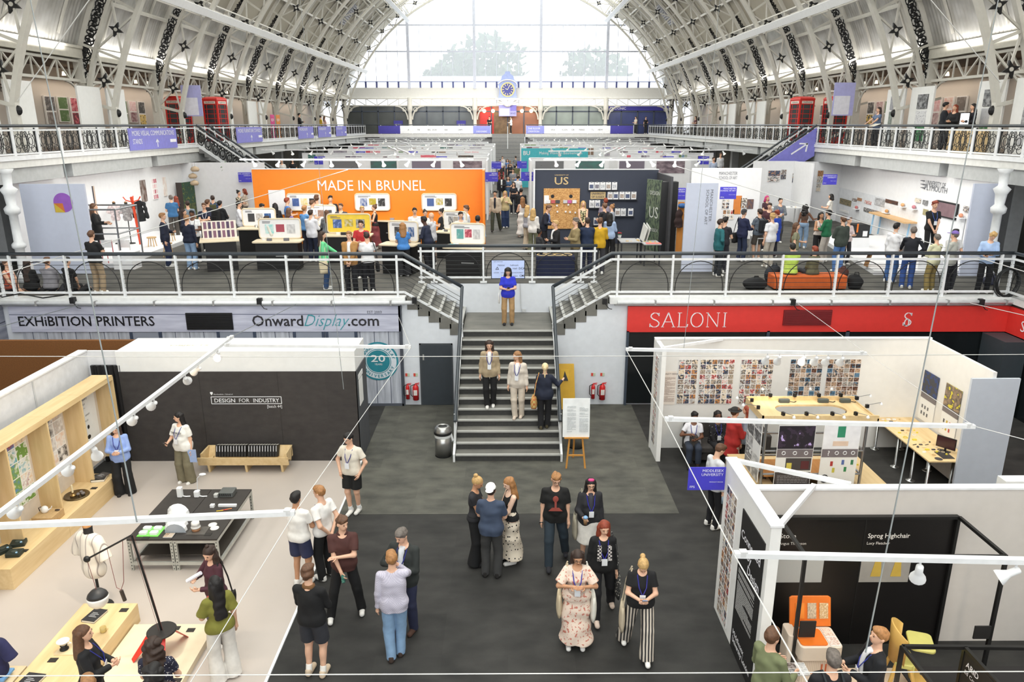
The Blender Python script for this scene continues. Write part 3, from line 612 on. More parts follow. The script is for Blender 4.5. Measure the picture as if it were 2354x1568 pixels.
#the staircase
TREAD=pattern('carpet',(92,92,88),(124,122,116),2.2);RISER=M((58,58,57),.8,var=.12,scale=14);NOSE=M((176,176,172),.4)
stair=thing('staircase','grey carpeted staircase with white nosings rising to the balcony','staircase',(0,16.27,0))
for k in range(13):
 y0=16.27+.3067*k;z1=.17*(k+1);m=MB();m.box((-1.24,y0,max(0,z1-.34)),(1.26,y0+.32 if k<12 else 22.03,z1));
 m.cur=1;m.box((-1.24,y0-.004,z1-.17),(1.26,y0+.002,z1-.035));m.cur=2;m.box((-1.24,y0-.02,z1-.035),(1.26,y0+.05,z1+.003));m.build('step'if k<12 else 'landing',[TREAD,RISER,NOSE],stair)
for sg in(-1,1):
 for k in range(5):
  x0=1.3+.29*k;z1=2.21+.182*(k+1);m=MB();m.box((sg*(x0-.03),19.98,z1-.32),(sg*(x0+.3),22.03,z1));m.cur=1;m.box((sg*(x0-.033),20.0,z1-.17),(sg*(x0-.029),22.02,z1-.03))
  m.cur=2;m.box((sg*(x0-.045),19.97,z1-.03),(sg*(x0+.03),22.03,z1+.003));m.cur=0;m.build('step',[TREAD,M((120,119,114),.8),NOSE],stair)
 m=MB();m.slab([(sg*1.25,16.2,0),(sg*1.25,16.2,.2),(sg*1.25,19.95,2.3),(sg*1.25,20,2.3),(sg*1.25,20,1.95),(sg*1.25,16.6,0)],(sg*.05,0,0));m.build('stringer',RAILW,stair)
 m=MB();m.tube([(sg*1.24,16.35,.98),(sg*1.24,20.0,3.44)],.045,10);m.build('handrail',RAILD,stair)
 m=MB();m.bar((sg*1.24,16.45,.9),(sg*1.24,20.0,3.3),.03,.06);m.build('under_rail',RAILW,stair)
 for y in(16.5,17.7,18.9,19.95):
  zb=.17+max(0,(y-16.27))*.554;MB().bar((sg*1.27,y,zb-.12),(sg*1.25,y,zb+.82),.05,.05).build('post',RAILW,stair)
 for q in range(4):MB().tube([(sg*1.26,16.5,.3+q*.14),(sg*1.26,19.95,2.3+q*.14)],.006,4).build('wire',RAILD,stair)
#balcony railings: dark handrail, white posts and bars, wires, black hoops
def railing(label,pts,zs,posts,name='balcony_railing',hoops=True,grp=None):
 """pts: plan points with floor height and rail height; posts at (x, y, floor, rail)"""
 t=thing(name,label,'railing',(posts[0][0],posts[0][1],posts[0][2]),0,grp)
 MB().tube([(x,y,r)for x,y,fz,r in pts],.05,10).build('handrail',RAILD,t,smooth=True)
 for dz_,nm in((-.16,'top_bar'),(None,'bottom_bar')):
  m=MB()
  for a,b in zip(pts[:-1],pts[1:]):m.bar((a[0],a[1],a[3]+dz_ if dz_ else a[2]+.17),(b[0],b[1],b[3]+dz_ if dz_ else b[2]+.17),.05,.055)
  m.build(nm,RAILW,t)
 for k in range(6):
  m=MB()
  for a,b in zip(pts[:-1],pts[1:]):m.tube([(a[0],a[1],a[2]+.3+.125*k),(b[0],b[1],b[2]+.3+.125*k)],.0065,4)
  m.build('wire',M((50,52,54),.4,.5),t)
 for x,y,fz,r in posts:
  m=MB();m.bar((x,y,fz),(x,y,r-.03),.055,.075,(0,1,0));m.box((x-.1,y-.05,fz),(x+.1,y+.05,fz+.05));m.build('post',RAILW,t)
 if hoops:
  for a,b in zip(posts[:-1],posts[1:]):
   L=math.hypot(b[0]-a[0],b[1]-a[1])
   if L<1 or abs(a[2]-b[2])>.01:continue
   m=MB();cx,cy_=(a[0]+b[0])/2,(a[1]+b[1])/2;ux,uy=(b[0]-a[0])/L,(b[1]-a[1])/L;w_=L*.44;hh=a[3]-a[2]-.4
   m.tube([(cx+ux*w_*math.cos(q),cy_+uy*w_*math.cos(q)-.012,a[2]+.19+hh*math.sin(q)**.8)for q in[PI*i/18 for i in range(19)]],.013,5);m.build('hoop',BLACK,t)
 return t
for sg,nm in((-1,'left'),(1,'right')):
 P=[(sg*13.75,20.0,UP,4.35),(sg*2.82,20.0,UP,4.35),(sg*1.24,20.0,2.2,3.44)]
 posts=[(sg*(3.0+1.49*k),20.0,UP,4.35)for k in range(8)]
 railing('white balcony railing with dark handrail '+('above the planked printers sign'if sg<0 else 'above the red fascia'),P,None,posts)
 P=[(sg*13.75,5.0,UP,4.35),(sg*13.75,20.0,UP,4.35)]
 railing('short white railing along the side balcony at far '+nm,P,None,[(sg*13.75,5.5+1.45*k,UP,4.35)for k in range(11)])
railing('white railing behind the monitor at the head of the stairs',[(-2.66,22.05,UP,4.24),(2.67,22.05,UP,4.24)],None,[(x,22.05,UP,4.24)for x in(-2.58,-2.2,-.72,.74,2.2,2.6)])
#shop fascias under the balcony
PLANKH=pattern('plank_h',(176,178,198),(206,208,224),.62,(120,124,146));PLANKV=pattern('plank_v',(160,164,176),(206,210,220),.8,(84,90,108))
ps=thing('shop_sign','white plank fascia lettered EXHIBITION PRINTERS and a website name','sign',(-8.4,19.9,2.2))
bx('sign_board',(-13.65,19.9,2.2),(-2.95,19.98,2.92),PLANKH,ps)
def tx(s,x,z,h,m,par,y,w=None,**k):return text(s,(x,y,z),(1,0,0),(0,0,1),h,m,par,width=w,**k)
tx('EXHiBITION PRINTERS',-13.42,2.38,.27,M((20,20,26),.5),ps,19.895,3.72,bold=.012)
tx('Onward',-7.02,2.37,.3,M((44,42,48),.5),ps,19.895,1.4,bold=.014);tx('Display',-5.6,2.36,.34,M((58,150,160),.5),ps,19.895,1.25,shear=.45,bold=-.012);tx('.com',-4.4,2.37,.3,M((44,42,48),.5),ps,19.895,.86,bold=.014);tx('EST 2003',-3.85,2.72,.075,M((90,90,100),.5),ps,19.895)
b=MB();b.box((-8.82,19.86,2.27),(-7.55,19.9,2.74))
for k in range(9):b.box((-8.8,19.84,2.29+k*.05),(-7.57,19.865,2.315+k*.05))
b.build('vent_grille',BLACK,ps)
pf=thing('shopfront','pale blue planked shopfront below the printers fascia with anniversary roundel','shopfront',(-8.4,19.95,0))
bx('plank_panel',(-13.4,19.94,.06),(-2.95,20.0,2.2),PLANKV,pf);bx('plinth',(-13.4,19.9,0),(-2.95,19.98,.07),M((84,88,98)),pf);bx('end_post',(-3.0,19.9,0),(-2.92,20.0,2.92),M((70,74,84)),pf)
for x0,x1 in((-10.4,-9.6),(-8.0,-7.0),(-5.9,-5.1),(-5.0,-4.2)):
 m=MB();m.box((x0,19.92,1.8),(x1,19.94,2.2));m.build('window_pane',glossy((150,156,170),1,.15),pf);m=MB();[m.box((x_-.04,19.9,1.8),(x_+.04,19.945,2.2))for x_ in(x0,x1)];m.build('window_frame',M((60,70,90)),pf)
TEAL=M((40,132,148),.5);rd=thing(None or 'roundel_sign','round teal 20 years anniversary emblem on the planked shopfront','sign',(-3.62,19.92,1.3))
def disc(r,m,par,nm,y,c=(-3.62,1.33),r0=0):
 b=MB();n=40
 if r0:
  vs=[]
  for q in range(n):
   a=2*PI*q/n;vs+=[(c[0]+r*math.cos(a),y,c[1]+r*math.sin(a)),(c[0]+r0*math.cos(a),y,c[1]+r0*math.sin(a))]
  b.add(vs,[(2*q,2*((q+1)%n),2*((q+1)%n)+1,2*q+1)for q in range(n)])
 else:b.slab([(c[0]+r*math.cos(2*PI*q/n),y,c[1]+r*math.sin(2*PI*q/n))for q in range(n)],(0,.012,0))
 return b.build(nm,m,par)
disc(.56,TEAL,rd,'rim',19.925);disc(.51,M((220,226,234)),rd,'band',19.92);disc(.36,TEAL,rd,'disc',19.914);disc(.34,M((225,230,236)),rd,'ring',19.911,r0=.325)
tx('20',-3.62,1.32,.2,WHITE,rd,19.91,.4,align='c',bold=.01);tx('YEARS',-3.62,1.22,.055,WHITE,rd,19.91,align='c')
for word,a0,a1,flip in(('ONWARD DISPLAY',165,15,0),('ANNIVERSARY',205,335,1)):
 n=len(word);mm=MB()
 for i,ch in enumerate(word):
  if ch==' ':continue
  a=math.radians(a0+(a1-a0)*i/(n-1));d=Vector((math.cos(a),0,math.sin(a)));up=-d if flip else d;rt=Vector((math.sin(a),0,-math.cos(a)))*(-1 if flip else 1)
  text(ch,Vector((-3.62,19.912,1.33))+d*(.40 if not flip else .475),rt,up,.085,None,align='c',bold=.02,mb=mm)
 mm.build('lettering',TEAL,rd)
rs=thing('shop_sign','long red fascia sign lettered SALONI in white','sign',(8.6,19.9,2.18));REDS=M((222,58,52),.5,var=.03)
bx('sign_board',(3.31,19.9,2.17),(13.86,19.98,2.9),REDS,rs)
def serif(word,x,z,h,par,y,mat,kx=.62):
 """thin roman capitals drawn as tapered strokes"""
 G_={'S':[[(.78,.86),(.6,.99),(.38,1),(.18,.88),(.15,.72),(.3,.58),(.62,.46),(.82,.3),(.78,.12),(.58,0),(.32,0),(.1,.14)],[(.78,1),(.78,.78)],[(.1,0),(.1,.24)]],'A':[[(.02,0),(.48,1.02)],[(.48,1.02),(.96,0)],[(.2,.36),(.78,.36)],[(-.06,0),(.16,0)],[(.8,0),(1.08,0)]],'L':[[(.15,0),(.15,1)],[(.0,1),(.34,1)],[(0,0),(.8,0),(.84,.2)]],'O':[[(.5+.48*math.cos(a),.5+.51*math.sin(a))for a in[2*PI*i/20 for i in range(21)]]],'N':[[(.1,0),(.1,1)],[(.06,1),(.92,0)],[(.92,0),(.92,1)],[(0,0),(.22,0)],[(-.06,1),(.14,1)],[(.8,1),(1.04,1)]],'I':[[(.2,0),(.2,1)],[(.06,0),(.34,0)],[(.06,1),(.34,1)]]}
 W_={'S':.95,'A':1.1,'L':.95,'O':1.15,'N':1.15,'I':.5}
 mb=MB()
 for ch in word:
  for st in G_[ch]:
   for p,q in zip(st[:-1],st[1:]):
    th=.028 if abs(p[1]-q[1])>.3*abs(p[0]-q[0])and ch!='N'or(ch=='N'and p[0]!=q[0]and len(st)==2 and abs(p[1]-q[1])>.5)else .014
    mb.bar((x+p[0]*h*kx,y,z+p[1]*h),(x+q[0]*h*kx,y,z+q[1]*h),th,.01,(0,1,0))
  x+=W_[ch]*h*kx+h*.1
 return mb.build('lettering',mat,par)
serif('SALONI',3.9,2.32,.4,rs,19.893,LET,.86);serif('S',10.92,2.35,.36,rs,19.893,LET,.8);serif('O',10.98,2.33,.2,rs,19.893,LET,.6)
b=MB();b.box((7.6,19.86,2.37),(8.93,19.9,2.8))
for k in range(8):b.box((7.62,19.84,2.39+k*.05),(8.91,19.865,2.412+k*.05))
b.build('vent_grille',M((122,30,34),.5),rs)
bx('side_board',(13.82,4,2.17),(13.9,19.9,2.9),REDS,rs);q=MB();text('SALONI',(13.81,19.3,2.35),(0,-1,0),(0,0,1),.3,LET,rs)
struct(MB().box((-13.9,4,0),(-13.82,19.95,2.95)).build('wall_left',pattern('plank_h',(112,116,130),(150,154,168),.5,(70,74,90))))
DGL=glossy((26,30,32),1,.12)
gs=thing('shopfront','dark glass shopfront under the red fascia with yellow signs inside','shopfront',(8.6,19.95,0))
bx('glass_panel',(3.35,19.95,.05),(13.85,20.0,2.17),DGL,gs);bx('frame_post',(3.31,19.9,0),(3.37,20.0,2.2),M((60,70,84)),gs);bx('frame_post',(7.2,19.9,0),(7.28,20.0,2.2),M((60,70,84)),gs);bx('frame_post',(9.4,19.9,0),(9.5,20.0,2.2),M((60,70,84)),gs)
YEL=M((196,182,40),.5);b=MB();b.bar((4.35,19.93,1.62),(4.35,19.93,1.95),.04);b.bar((4.35,19.93,1.95),(4.6,19.93,1.98),.04);b.bar((4.35,19.93,1.62),(4.55,19.93,1.58),.04);b.bar((4.55,19.93,1.58),(4.6,19.93,1.98),.04);b.tube([(4.3+.09*math.cos(a),19.93,1.25+.1*math.sin(a))for a in[i*PI/6 for i in range(9)]],.025,5);b.build('yellow_sign',YEL,gs)
struct(MB().box((13.85,4,0),(13.92,19.95,2.2)).build('wall_right',DGL))
rp=MB();[rp.tube([(13.78,12+2.6*k,0),(13.78,12+2.6*k,2.2)],.07,8)for k in range(3)];trim(rp,M((70,76,80),.4));bx_=MB().box((13.2,18.9,0),(13.8,19.9,2.15));trim(bx_,M((58,66,72),.6))
bw=tag(bx('partition_panel',(-13.8,17.6,0),(-8.99,17.7,2.62),M((122,78,38),.9,var=.16,scale=40)),'rough brown panel behind the white stand wall at far left','panel')
for sg,x0,x1 in((-1,-13.8,-2.55),(1,3.0,13.8)):
 t=thing('scaffold_tube','white tube fixed along the balcony edge above the '+('printers sign'if sg<0 else 'red sign'),'tube',(x0,19.8,3.02));MB().tube([(x0,19.8,3.04),(x1,19.8,3.04)],.055,10).build('tube',RAILW,t,smooth=True)
 for k in range(7):MB().box((x0+1+k*1.6,19.74,2.97),(x0+1.05+k*1.6,19.88,3.1)).build('clip',M((150,150,150)),t)
#ornate cast iron columns at the ends of the balcony
for sg in(-1,1):
 t=thing('iron_column','white cast iron column with ringed shaft at the %s end of the balcony'%('left'if sg<0 else 'right'),'column',(sg*14.6,22.3,UP))
 MB().lathe([(.2,0),(.2,.25),(.13,.35),(.13,1.0),(.19,1.05),(.19,1.15),(.12,1.22),(.12,2.0),(.2,2.06),(.22,2.2),(.13,2.3),(.16,2.6),(.24,2.75),(.12,2.85),(.14,3.2),(.22,3.33)],(sg*14.6,22.3,UP),14).build('shaft',RAILW,t,smooth=True)
#roof
CZ=4.14;RI,RO,RS=16.7,17.8,18.5
Y0,YW=12.65,84.7;RIB=[19.2+6.55*k for k in range(10)]
def pc(r,a,y=0):return(r*math.cos(a),y,CZ+r*math.sin(a))
def sheet(a0,a1,na,ys,mat,rr=RS,corr=0):
 m=MB();n=len(ys)
 for i in range(na+1):
  a=math.radians(a0+(a1-a0)*i/na)
  for j,y in enumerate(ys):
   r=rr+(corr*math.cos(j*PI/2)if corr else 0);m.v.append(pc(r,a,y))
 m.f=[(i*n+j,i*n+j+1,(i+1)*n+j+1,(i+1)*n+j)for i in range(na)for j in range(n-1)];m.mi=[0]*len(m.f)
 return m
ROOFM=M((174,168,153),.75,var=.05,scale=.6);CORR=pattern('corrugated',(172,170,164),(204,203,200));ys=[Y0+(YW-Y0)*i/22 for i in range(23)]
cys=[Y0+.055*i for i in range(int((YW-Y0)/.055))]
for fl in(0,1):
 aa=lambda a:180-a if fl else a
 struct(sheet(aa(20.4),aa(31.5),6,cys,CORR,RS,.022).build('ceiling',CORR,smooth=True));struct(sheet(aa(31.5),aa(54),12,ys,ROOFM).build('ceiling',ROOFM,smooth=True))
SKY=glass((250,244,224),.42);yb_=[-16+2.8*i for i in range(11)]
for fl in(0,1):struct(sheet(159.6 if fl else 20.4,126 if fl else 54,14,yb_,ROOFM).build('ceiling',ROOFM,smooth=True))
struct(sheet(54,126,24,yb_,SKY).build('window_3',SKY,smooth=True));struct(MB().box((-24,-16.2,0),(24,-16,7.5)).build('wall_back',ROOFM))
struct(sheet(54,126,36,ys,SKY).build('window_1',SKY,smooth=True))
rib=thing('trim_90',None,None,(0,0,0));RW=M((204,201,192),.5,var=.03)
def arc(r,a0,a1,n,w_,h_,y=0):
 m=MB();rows=[]
 for i in range(n+1):
  a=math.radians(a0+(a1-a0)*i/n)
  for rr,yy in((r-h_/2,-w_/2),(r+h_/2,-w_/2),(r+h_/2,w_/2),(r-h_/2,w_/2)):m.v.append(pc(rr,a,y+yy))
 m.f=[(i*4+k,i*4+(k+1)%4,(i+1)*4+(k+1)%4,(i+1)*4+k)for i in range(n)for k in range(4)];m.mi=[0]*len(m.f);return m
A0=14.4
arc(RI,A0,180-A0,60,.26,.16).build('inner_chord',RW,rib);arc(RO,A0,180-A0,60,.22,.14).build('outer_chord',RW,rib);arc(RS-.08,20.4,159.6,60,.12,.2).build('roof_chord',RW,rib)
NP=22;web=MB()
star=MB()
def starmesh():
 m=MB();pts=[]
 for k in range(8):
  a=PI/4*k;r=.3 if k%2==0 else .12;pts.append((r*math.cos(a),r*math.sin(a)))
 m.prism(pts,-.05,.05);m.cur=1;m.lathe([(.07,-.07),(.07,.07)],n=10);return m
sm_=starmesh()
first=None
for k in range(NP):
 a,b=math.radians(A0+(180-2*A0)*k/NP),math.radians(A0+(180-2*A0)*(k+1)/NP)
 web.bar(pc(RI,a),pc(RO,b),.07,.07,(0,1,0));web.bar(pc(RO,a),pc(RI,b),.07,.07,(0,1,0));web.bar(pc(RI,a),pc(RS,a),.1,.1,(0,1,0))
 c=(a+b)/2;p=Vector(pc((RI+RO)/2,c));q=Matrix.Translation(p)@Matrix.Rotation(PI/2,4,'X')@Matrix.Rotation(c+PI/4*0,4,'Z')
 if first is None:
  first=sm_.build('star_boss',[BLACK,RW],rib,local=True);o=first
 else:o=first.copy();COL.objects.link(o)
 o.parent=rib;o.location=p;o.rotation_euler=(PI/2,-c,0)
web.build('web_brace',RW,rib)
for sg in(-1,1):
 x=sg*17.35
 m=MB();m.box((x-.17,-.17,3.1),(x+.17,.17,10.4));m.box((x-.23,-.23,9.3),(x+.23,.23,9.5));m.box((x-.22,-.22,6.72),(x+.22,.22,7.0));m.build('column',RW,rib)
 m=MB();a=math.radians(A0);f0=Vector(pc(RI,a));f0.x*=sg if f0.x*sg>0 else-1*1
 f0=Vector((sg*abs(f0.x),0,f0.z));m.bar(f0+Vector((0,0,.1)),(f0.x,0,6.72),.22,.22,(0,1,0));f1=Vector((sg*RO*math.cos(a),0,CZ+RO*math.sin(a)));m.bar(f1,(f1.x-sg*.2,0,6.72),.16,.16,(0,1,0));m.bar(f0,f1,.12,.12,(0,1,0));m.bar((f0.x,0,7.0),(x,0,7.6),.1,.1,(0,1,0));m.build('strut',RW,rib)
 m=MB();m.ell((f0.x-sg*.12,0,f0.z-.15),(.13,.1,.16),8,6);m.build('foot_boss',BLACK,rib)
 m=MB();rg=random.Random(3)
 for k in range(30):
  a=math.radians(15.5+k*.66);r_in=RO+.1;
  r_out=min(RS+.05,17.5/math.cos(a))if a<math.radians(22)else RS-.05
  wd=max(r_out-r_in,.12)*(1 if k<9 else 1-.034*(k-9));c=Vector(pc(r_in+wd/2,a));rad=wd*(.46+.12*rg.random());st=rg.random()*6;tr=1 if k%2 else-1
  m.tube([(sg*(c.x+rad*(1-q/22)*math.cos(st+tr*q*.55)),.0,c.z+rad*(1-q/22)*math.sin(st+tr*q*.55))for q in range(18)],.028,4)
  m.ell((sg*c.x,0,c.z),(rad*.3,.03,rad*.3),6,4)
 for rr in(RO+.05,RS-.02):
  m.tube([(sg*pc(rr,math.radians(q))[0],0,pc(rr,math.radians(q))[2])for q in range(16,42,2)],.03,4)
 m.build('scroll_spandrel',BLACK,rib)
rib.location=(0,RIB[0],0)
for k,y in enumerate(RIB[1:]):
 c=dup(rib,(0,y,0));c.name='trim_%d'%(91+k)
rib.name='trim_90'
BATT=M((244,245,246),.4,0,.02)
for sg in(-1,1):
 for ang,nm in((31.35,'lower'),(53.8,'upper')):
  a=math.radians(ang);p=Vector(pc(RI-.1,a));p.x*=sg;u=Vector((math.cos(a)*sg,0,math.sin(a)));tn=Vector((-math.sin(a)*sg,0,math.cos(a)))
  t=thing('trim_%d'%(120+int(ang)+(1 if sg>0 else 0)),None,None,(p.x,19,p.z))
  m=MB();m.bar(p+Vector((0,10,0)),p+Vector((0,80,0)),.34,.16,u);m.build('batten',BATT,t)
  m=MB()
  for d in(tn*.35+u*.5,tn*-.35+u*.5,u*1.0):m.bar(p+d+Vector((0,10,0)),p+d+Vector((0,80,0)),.06,.06)
  for k in range(42):
   y=10+k*1.64;m.bar(p+Vector((0,y,0)),p+tn*.35*(1 if k%2 else-1)+u*.5+Vector((0,y+.82,0)),.035);m.bar(p+tn*.35*(1 if k%2 else-1)+u*.5+Vector((0,y+.82,0)),p+u+Vector((0,y+1.64,0)),.035)
  m.build('lattice',RW,t)
m=MB()
for ang in(27,38,44,49,60,66,72,78,84,90):
 for fl in(0,1):
  if ang==90 and fl:continue
  a=math.radians(180-ang if fl else ang);p=Vector(pc(RS-.12,a));m.bar(p+Vector((0,Y0,0)),p+Vector((0,YW,0)),.09,.14)
trim(m,RW)
m=MB()
for y in[19.2+3.275*(k+.5)for k in range(19)]:
 for fl in(0,1):
  for i in range(30):
   a,b=math.radians(22+i*2.27),math.radians(22+(i+1)*2.27)
   if fl:a,b=PI-a,PI-b
   m.bar(pc(RS-.06,a,y),pc(RS-.06,b,y),.07,.1,(0,1,0))
trim(m,RW)
for sg in(-1,1):
 for k in range(4):
  a=math.radians(43);y=29+13.1*k;p=Vector(pc(RS-.2,a,y));p.x*=sg;u=Vector((math.cos(a)*sg,0,math.sin(a)));tn=Vector((-math.sin(a)*sg,0,math.cos(a)));t=thing('roof_vent','grey louvred vent in the %s roof slope, %s from the balcony'%('left'if sg<0 else 'right',('nearest','second','third','farthest')[k]),'vent',p);m=MB();m.bar(p-tn*1.0,p+tn*1.0,1.5,.1,u);m.build('frame',M((150,150,156)),t);m=MB();[m.bar(p+tn*(.2*q-.9)-u*.08-Vector((0,.65,0)),p+tn*(.2*q-.9)-u*.08+Vector((0,.65,0)),.08,.04)for q in range(10)];m.build('louvres',M((196,196,200)),t)
#galleries on both sides
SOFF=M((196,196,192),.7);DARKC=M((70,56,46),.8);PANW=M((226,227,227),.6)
lat=MB();K=.012
def circ(cx,cz,rx,rz,n=14,a0=0,a1=2*PI):lat.tube([(0,cx+rx*math.cos(a0+(a1-a0)*i/n),cz+rz*math.sin(a0+(a1-a0)*i/n))for i in range(n+1)],K,3,caps=False)
for e in(-.5,.5):circ(0,.36,.2,.36);
for cx in(-.3,.3):circ(cx,.36,.2,.22);circ(cx*1.3,.6,.12,.1);circ(cx*1.3,.12,.12,.1);circ(cx,.36,.1,.12)
circ(0,.36,.1,.2);circ(0,.58,.09,.1);circ(0,.14,.09,.1);circ(-.15,.36,.3,.3,12,-1.2,1.2);circ(.15,.36,.3,.3,12,PI-1.2,PI+1.2)
for z in(0,.7):lat.bar((0,-.58,z),(0,.58,z),.03,.03)
for y in(-.56,.56):lat.bar((0,y,0),(0,y,.76),.03,.03)
GALR={}
for sg,nm in((-1,'left'),(1,'right')):
 x=sg*15.0
 struct(MB().box((x,-16,GAL-.27),(sg*24,86,GAL)).build('floor',M((120,112,104),.8)))
 trim(MB().box((x-sg*.02,4,GAL-.3),(x+sg*.25,82,GAL+.03)),M((218,218,214),.6));trim(MB().box((x-sg*.06,4,GAL-.08),(x+sg*.1,82,GAL+.06)),RAILW)
 t=thing('gallery_railing','gallery railing of black scroll panels along the %s side'%nm,'railing',(x,12,GAL),0,'gallery railings')
 MB().tube([(x,6,7.66),(x,82,7.66)],.045,8).build('handrail',RAILD,t);MB().box((x-.03,6,7.5),(x+.03,82,7.55)).build('top_bar',RAILW,t);MB().box((x-.03,6,6.8),(x+.03,82,6.85)).build('bottom_bar',RAILW,t)
 p0=MB().box((x-.035,5.94,GAL),(x+.035,6.06,7.6)).build('post',RAILW,t);l0=lat.build('scroll_panel',M((34,36,38),.5),t,local=True);l0.location=(0,-5.4,.12)
 for k in range(1,61):
  c=p0.copy();c.location=(0,1.25*k,0);COL.objects.link(c);c=l0.copy();c.location=(0,-5.4+1.25*k,.12);COL.objects.link(c)
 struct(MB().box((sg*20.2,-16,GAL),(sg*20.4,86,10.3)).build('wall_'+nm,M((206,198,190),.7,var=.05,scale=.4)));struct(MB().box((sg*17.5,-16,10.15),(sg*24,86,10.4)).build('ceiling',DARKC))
 m=MB();m.box((sg*17.15,6,10.25),(sg*17.6,84.7,10.65));m.box((sg*17.1,6,10.62),(sg*17.7,84.7,10.72));trim(m,M((206,202,190),.6))
 m=MB()
 for y in[RIB[0]-6.55]+RIB[:-1]:
  m.bar((sg*17.35,y,10.15),(sg*17.35,y+6.55,10.15),.14,.1);m.bar((sg*17.35,y,9.4),(sg*17.35,y+6.55,9.4),.14,.1)
  for k in range(8):
   ya,yb=y+6.55*k/8,y+6.55*(k+1)/8;m.bar((sg*17.35,ya,9.4 if k%2 else 10.15),(sg*17.35,yb,10.15 if k%2 else 9.4),.06,.06);m.bar((sg*17.35,yb,9.4),(sg*17.35,yb,10.15),.05,.05)
  for s2 in(0,1):
   yc=y+(6.55 if s2 else 0);d=-1 if s2 else 1
   m.tube([(sg*17.35,yc+d*(.2+1.0*(1-math.cos(q))),8.3+1.05*math.sin(q))for q in[i*PI/16 for i in range(9)]],.05,5);m.tube([(sg*17.35,yc+d*.42+.16*math.cos(q),9.1+.16*math.sin(q))for q in[i*PI/5 for i in range(10)]],.03,4,closed=True)
 trim(m,RW)
 struct(MB().box((sg*19.2,20,UP),(sg*19.4,84,GAL-.27)).build('wall_'+nm,M((150,148,142),.8,var=.2,scale=.3)))
 m=MB();[m.box((sg*17.1,25.75+6.55*k-.25,UP),(sg*17.6,25.75+6.55*k+.25,GAL-.27))for k in range(9)];trim(m,M((206,208,210),.6));m=MB();[m.box((sg*15.05,20+6.55*k,GAL-.75),(sg*15.5,26+6.55*k,GAL-.27))for k in range(10)];trim(m,M((176,178,178),.7))
#far end: gallery, shops, window
YF=82.0;SH=84.9
struct(MB().box((-24,YF,GAL-.3),(24,90,GAL)).build('floor',M((120,112,104),.8)))
struct(MB().box((-20,YF+.1,UP),(-1.6,YF+.3,GAL-.2)).build('wall_far',M((120,120,122),.7)));struct(MB().box((1.9,YF+.1,UP),(20,YF+.3,GAL-.2)).build('wall_far',M((120,120,122),.7)))
trim(MB().box((-15,YF-.1,GAL-.32),(-1.55,YF+.1,GAL)),M((206,206,204)));trim(MB().box((1.9,YF-.1,GAL-.32),(15,YF+.1,GAL)),M((206,206,204)))
struct(MB().box((-20,SH-.1,10.5),(20,SH+.2,11.5)).build('wall_far',M((216,215,210),.6,var=.02)));trim(MB().box((-18,SH-.25,10.42),(18,SH,10.55)),M((226,226,222)))
cxs=[AtY(p,250,SH)[0]for p in(793,943,1092,1242,1392,1542)]
m=MB()
for x in cxs:m.lathe([(.28,GAL),(.28,7.2),(.2,7.3),(.2,9.0),(.3,9.15),(.3,9.3),(.24,10.45)],(x,SH-.3,0),12)
trim(m,RW,smooth=True)
m=MB()
for xa,xb in zip(cxs[:-1],cxs[1:]):
 for z in(9.65,10.35):m.bar((xa,SH-.3,z),(xb,SH-.3,z),.12,.12)
 for k in range(6):
  p,q=xa+(xb-xa)*k/6,xa+(xb-xa)*(k+1)/6;up=(k<3);m.bar((p,SH-.3,10.35 if up else 9.65),(q,SH-.3,9.65 if up else 10.35),.09);m.bar((q,SH-.3,9.65),(q,SH-.3,10.35),.08)
 for xc,d in((xa,1),(xb,-1)):
  m.tube([(xc+d*(.25+1.3*(1-math.cos(q))),SH-.3,8.2+1.4*math.sin(q))for q in[i*PI/16 for i in range(9)]],.08,5);m.tube([(xc+d*.6+.2*math.cos(q),SH-.3,9.25+.2*math.sin(q))for q in[i*PI/5 for i in range(10)]],.05,4,closed=True)
trim(m,RW)
SHOPG=[('dark grey shop window at the left end of the far gallery',(74,78,78)),('grey glazed shopfront left of the red cafe',(92,98,102)),('warm lit cafe front with red wall on the far gallery',(150,96,70)),('pale glazed shopfront right of the cafe',(140,150,144)),('navy shop with curtain right end of far gallery',(62,72,120))]
for(lb,c),xa,xb in zip(SHOPG,cxs[:-1],cxs[1:]):
 t=thing('shopfront',lb,'shopfront',((xa+xb)/2,SH+.3,GAL));bx('back_panel',(xa,SH+.3,GAL),(xb,SH+.5,9.7),M(c,.35,var=.25,scale=.5),t)
 for q in range(5):bx('frame_post',(xa+(xb-xa)*q/4-.06,SH+.2,GAL),(xa+(xb-xa)*q/4+.06,SH+.32,9.6),M((70,78,92)),t)
 bx('transom',(xa,SH+.2,9.0),(xb,SH+.3,9.12),M((70,78,92)),t)
 if 'red'in lb:
  pass
 if 'cafe front'in lb:
  bx('red_wall_panel',(xa+.5,SH+.24,GAL),(xa+2.0,SH+.3,9.5),M((196,44,40),.5),t);bx('door_panel',(xa+2.1,SH+.24,GAL),(xa+4.0,SH+.29,9.0),M((112,88,62),.5,var=.3,scale=3),t)
  for q in(1.0,1.95,2.8,5.1,6.1):
   b=tag(MB().ell((xa+q,SH-.1,9.1),(.19,.19,.19),12,8).build('globe_lamp',M((255,226,170),.5,emit=6),smooth=True),'glowing globe lamp hanging in the far cafe front','lamp','globe lamps in the far cafe')
 if 'navy'in lb:
  bx('sign_band',(xa+.1,SH+.15,9.15),(xb,SH+.2,9.65),M((60,56,150)),t);text('TRIDONIC',(xa+.5,SH+.14,9.25),(1,0,0),(0,0,1),.26,LET,t)
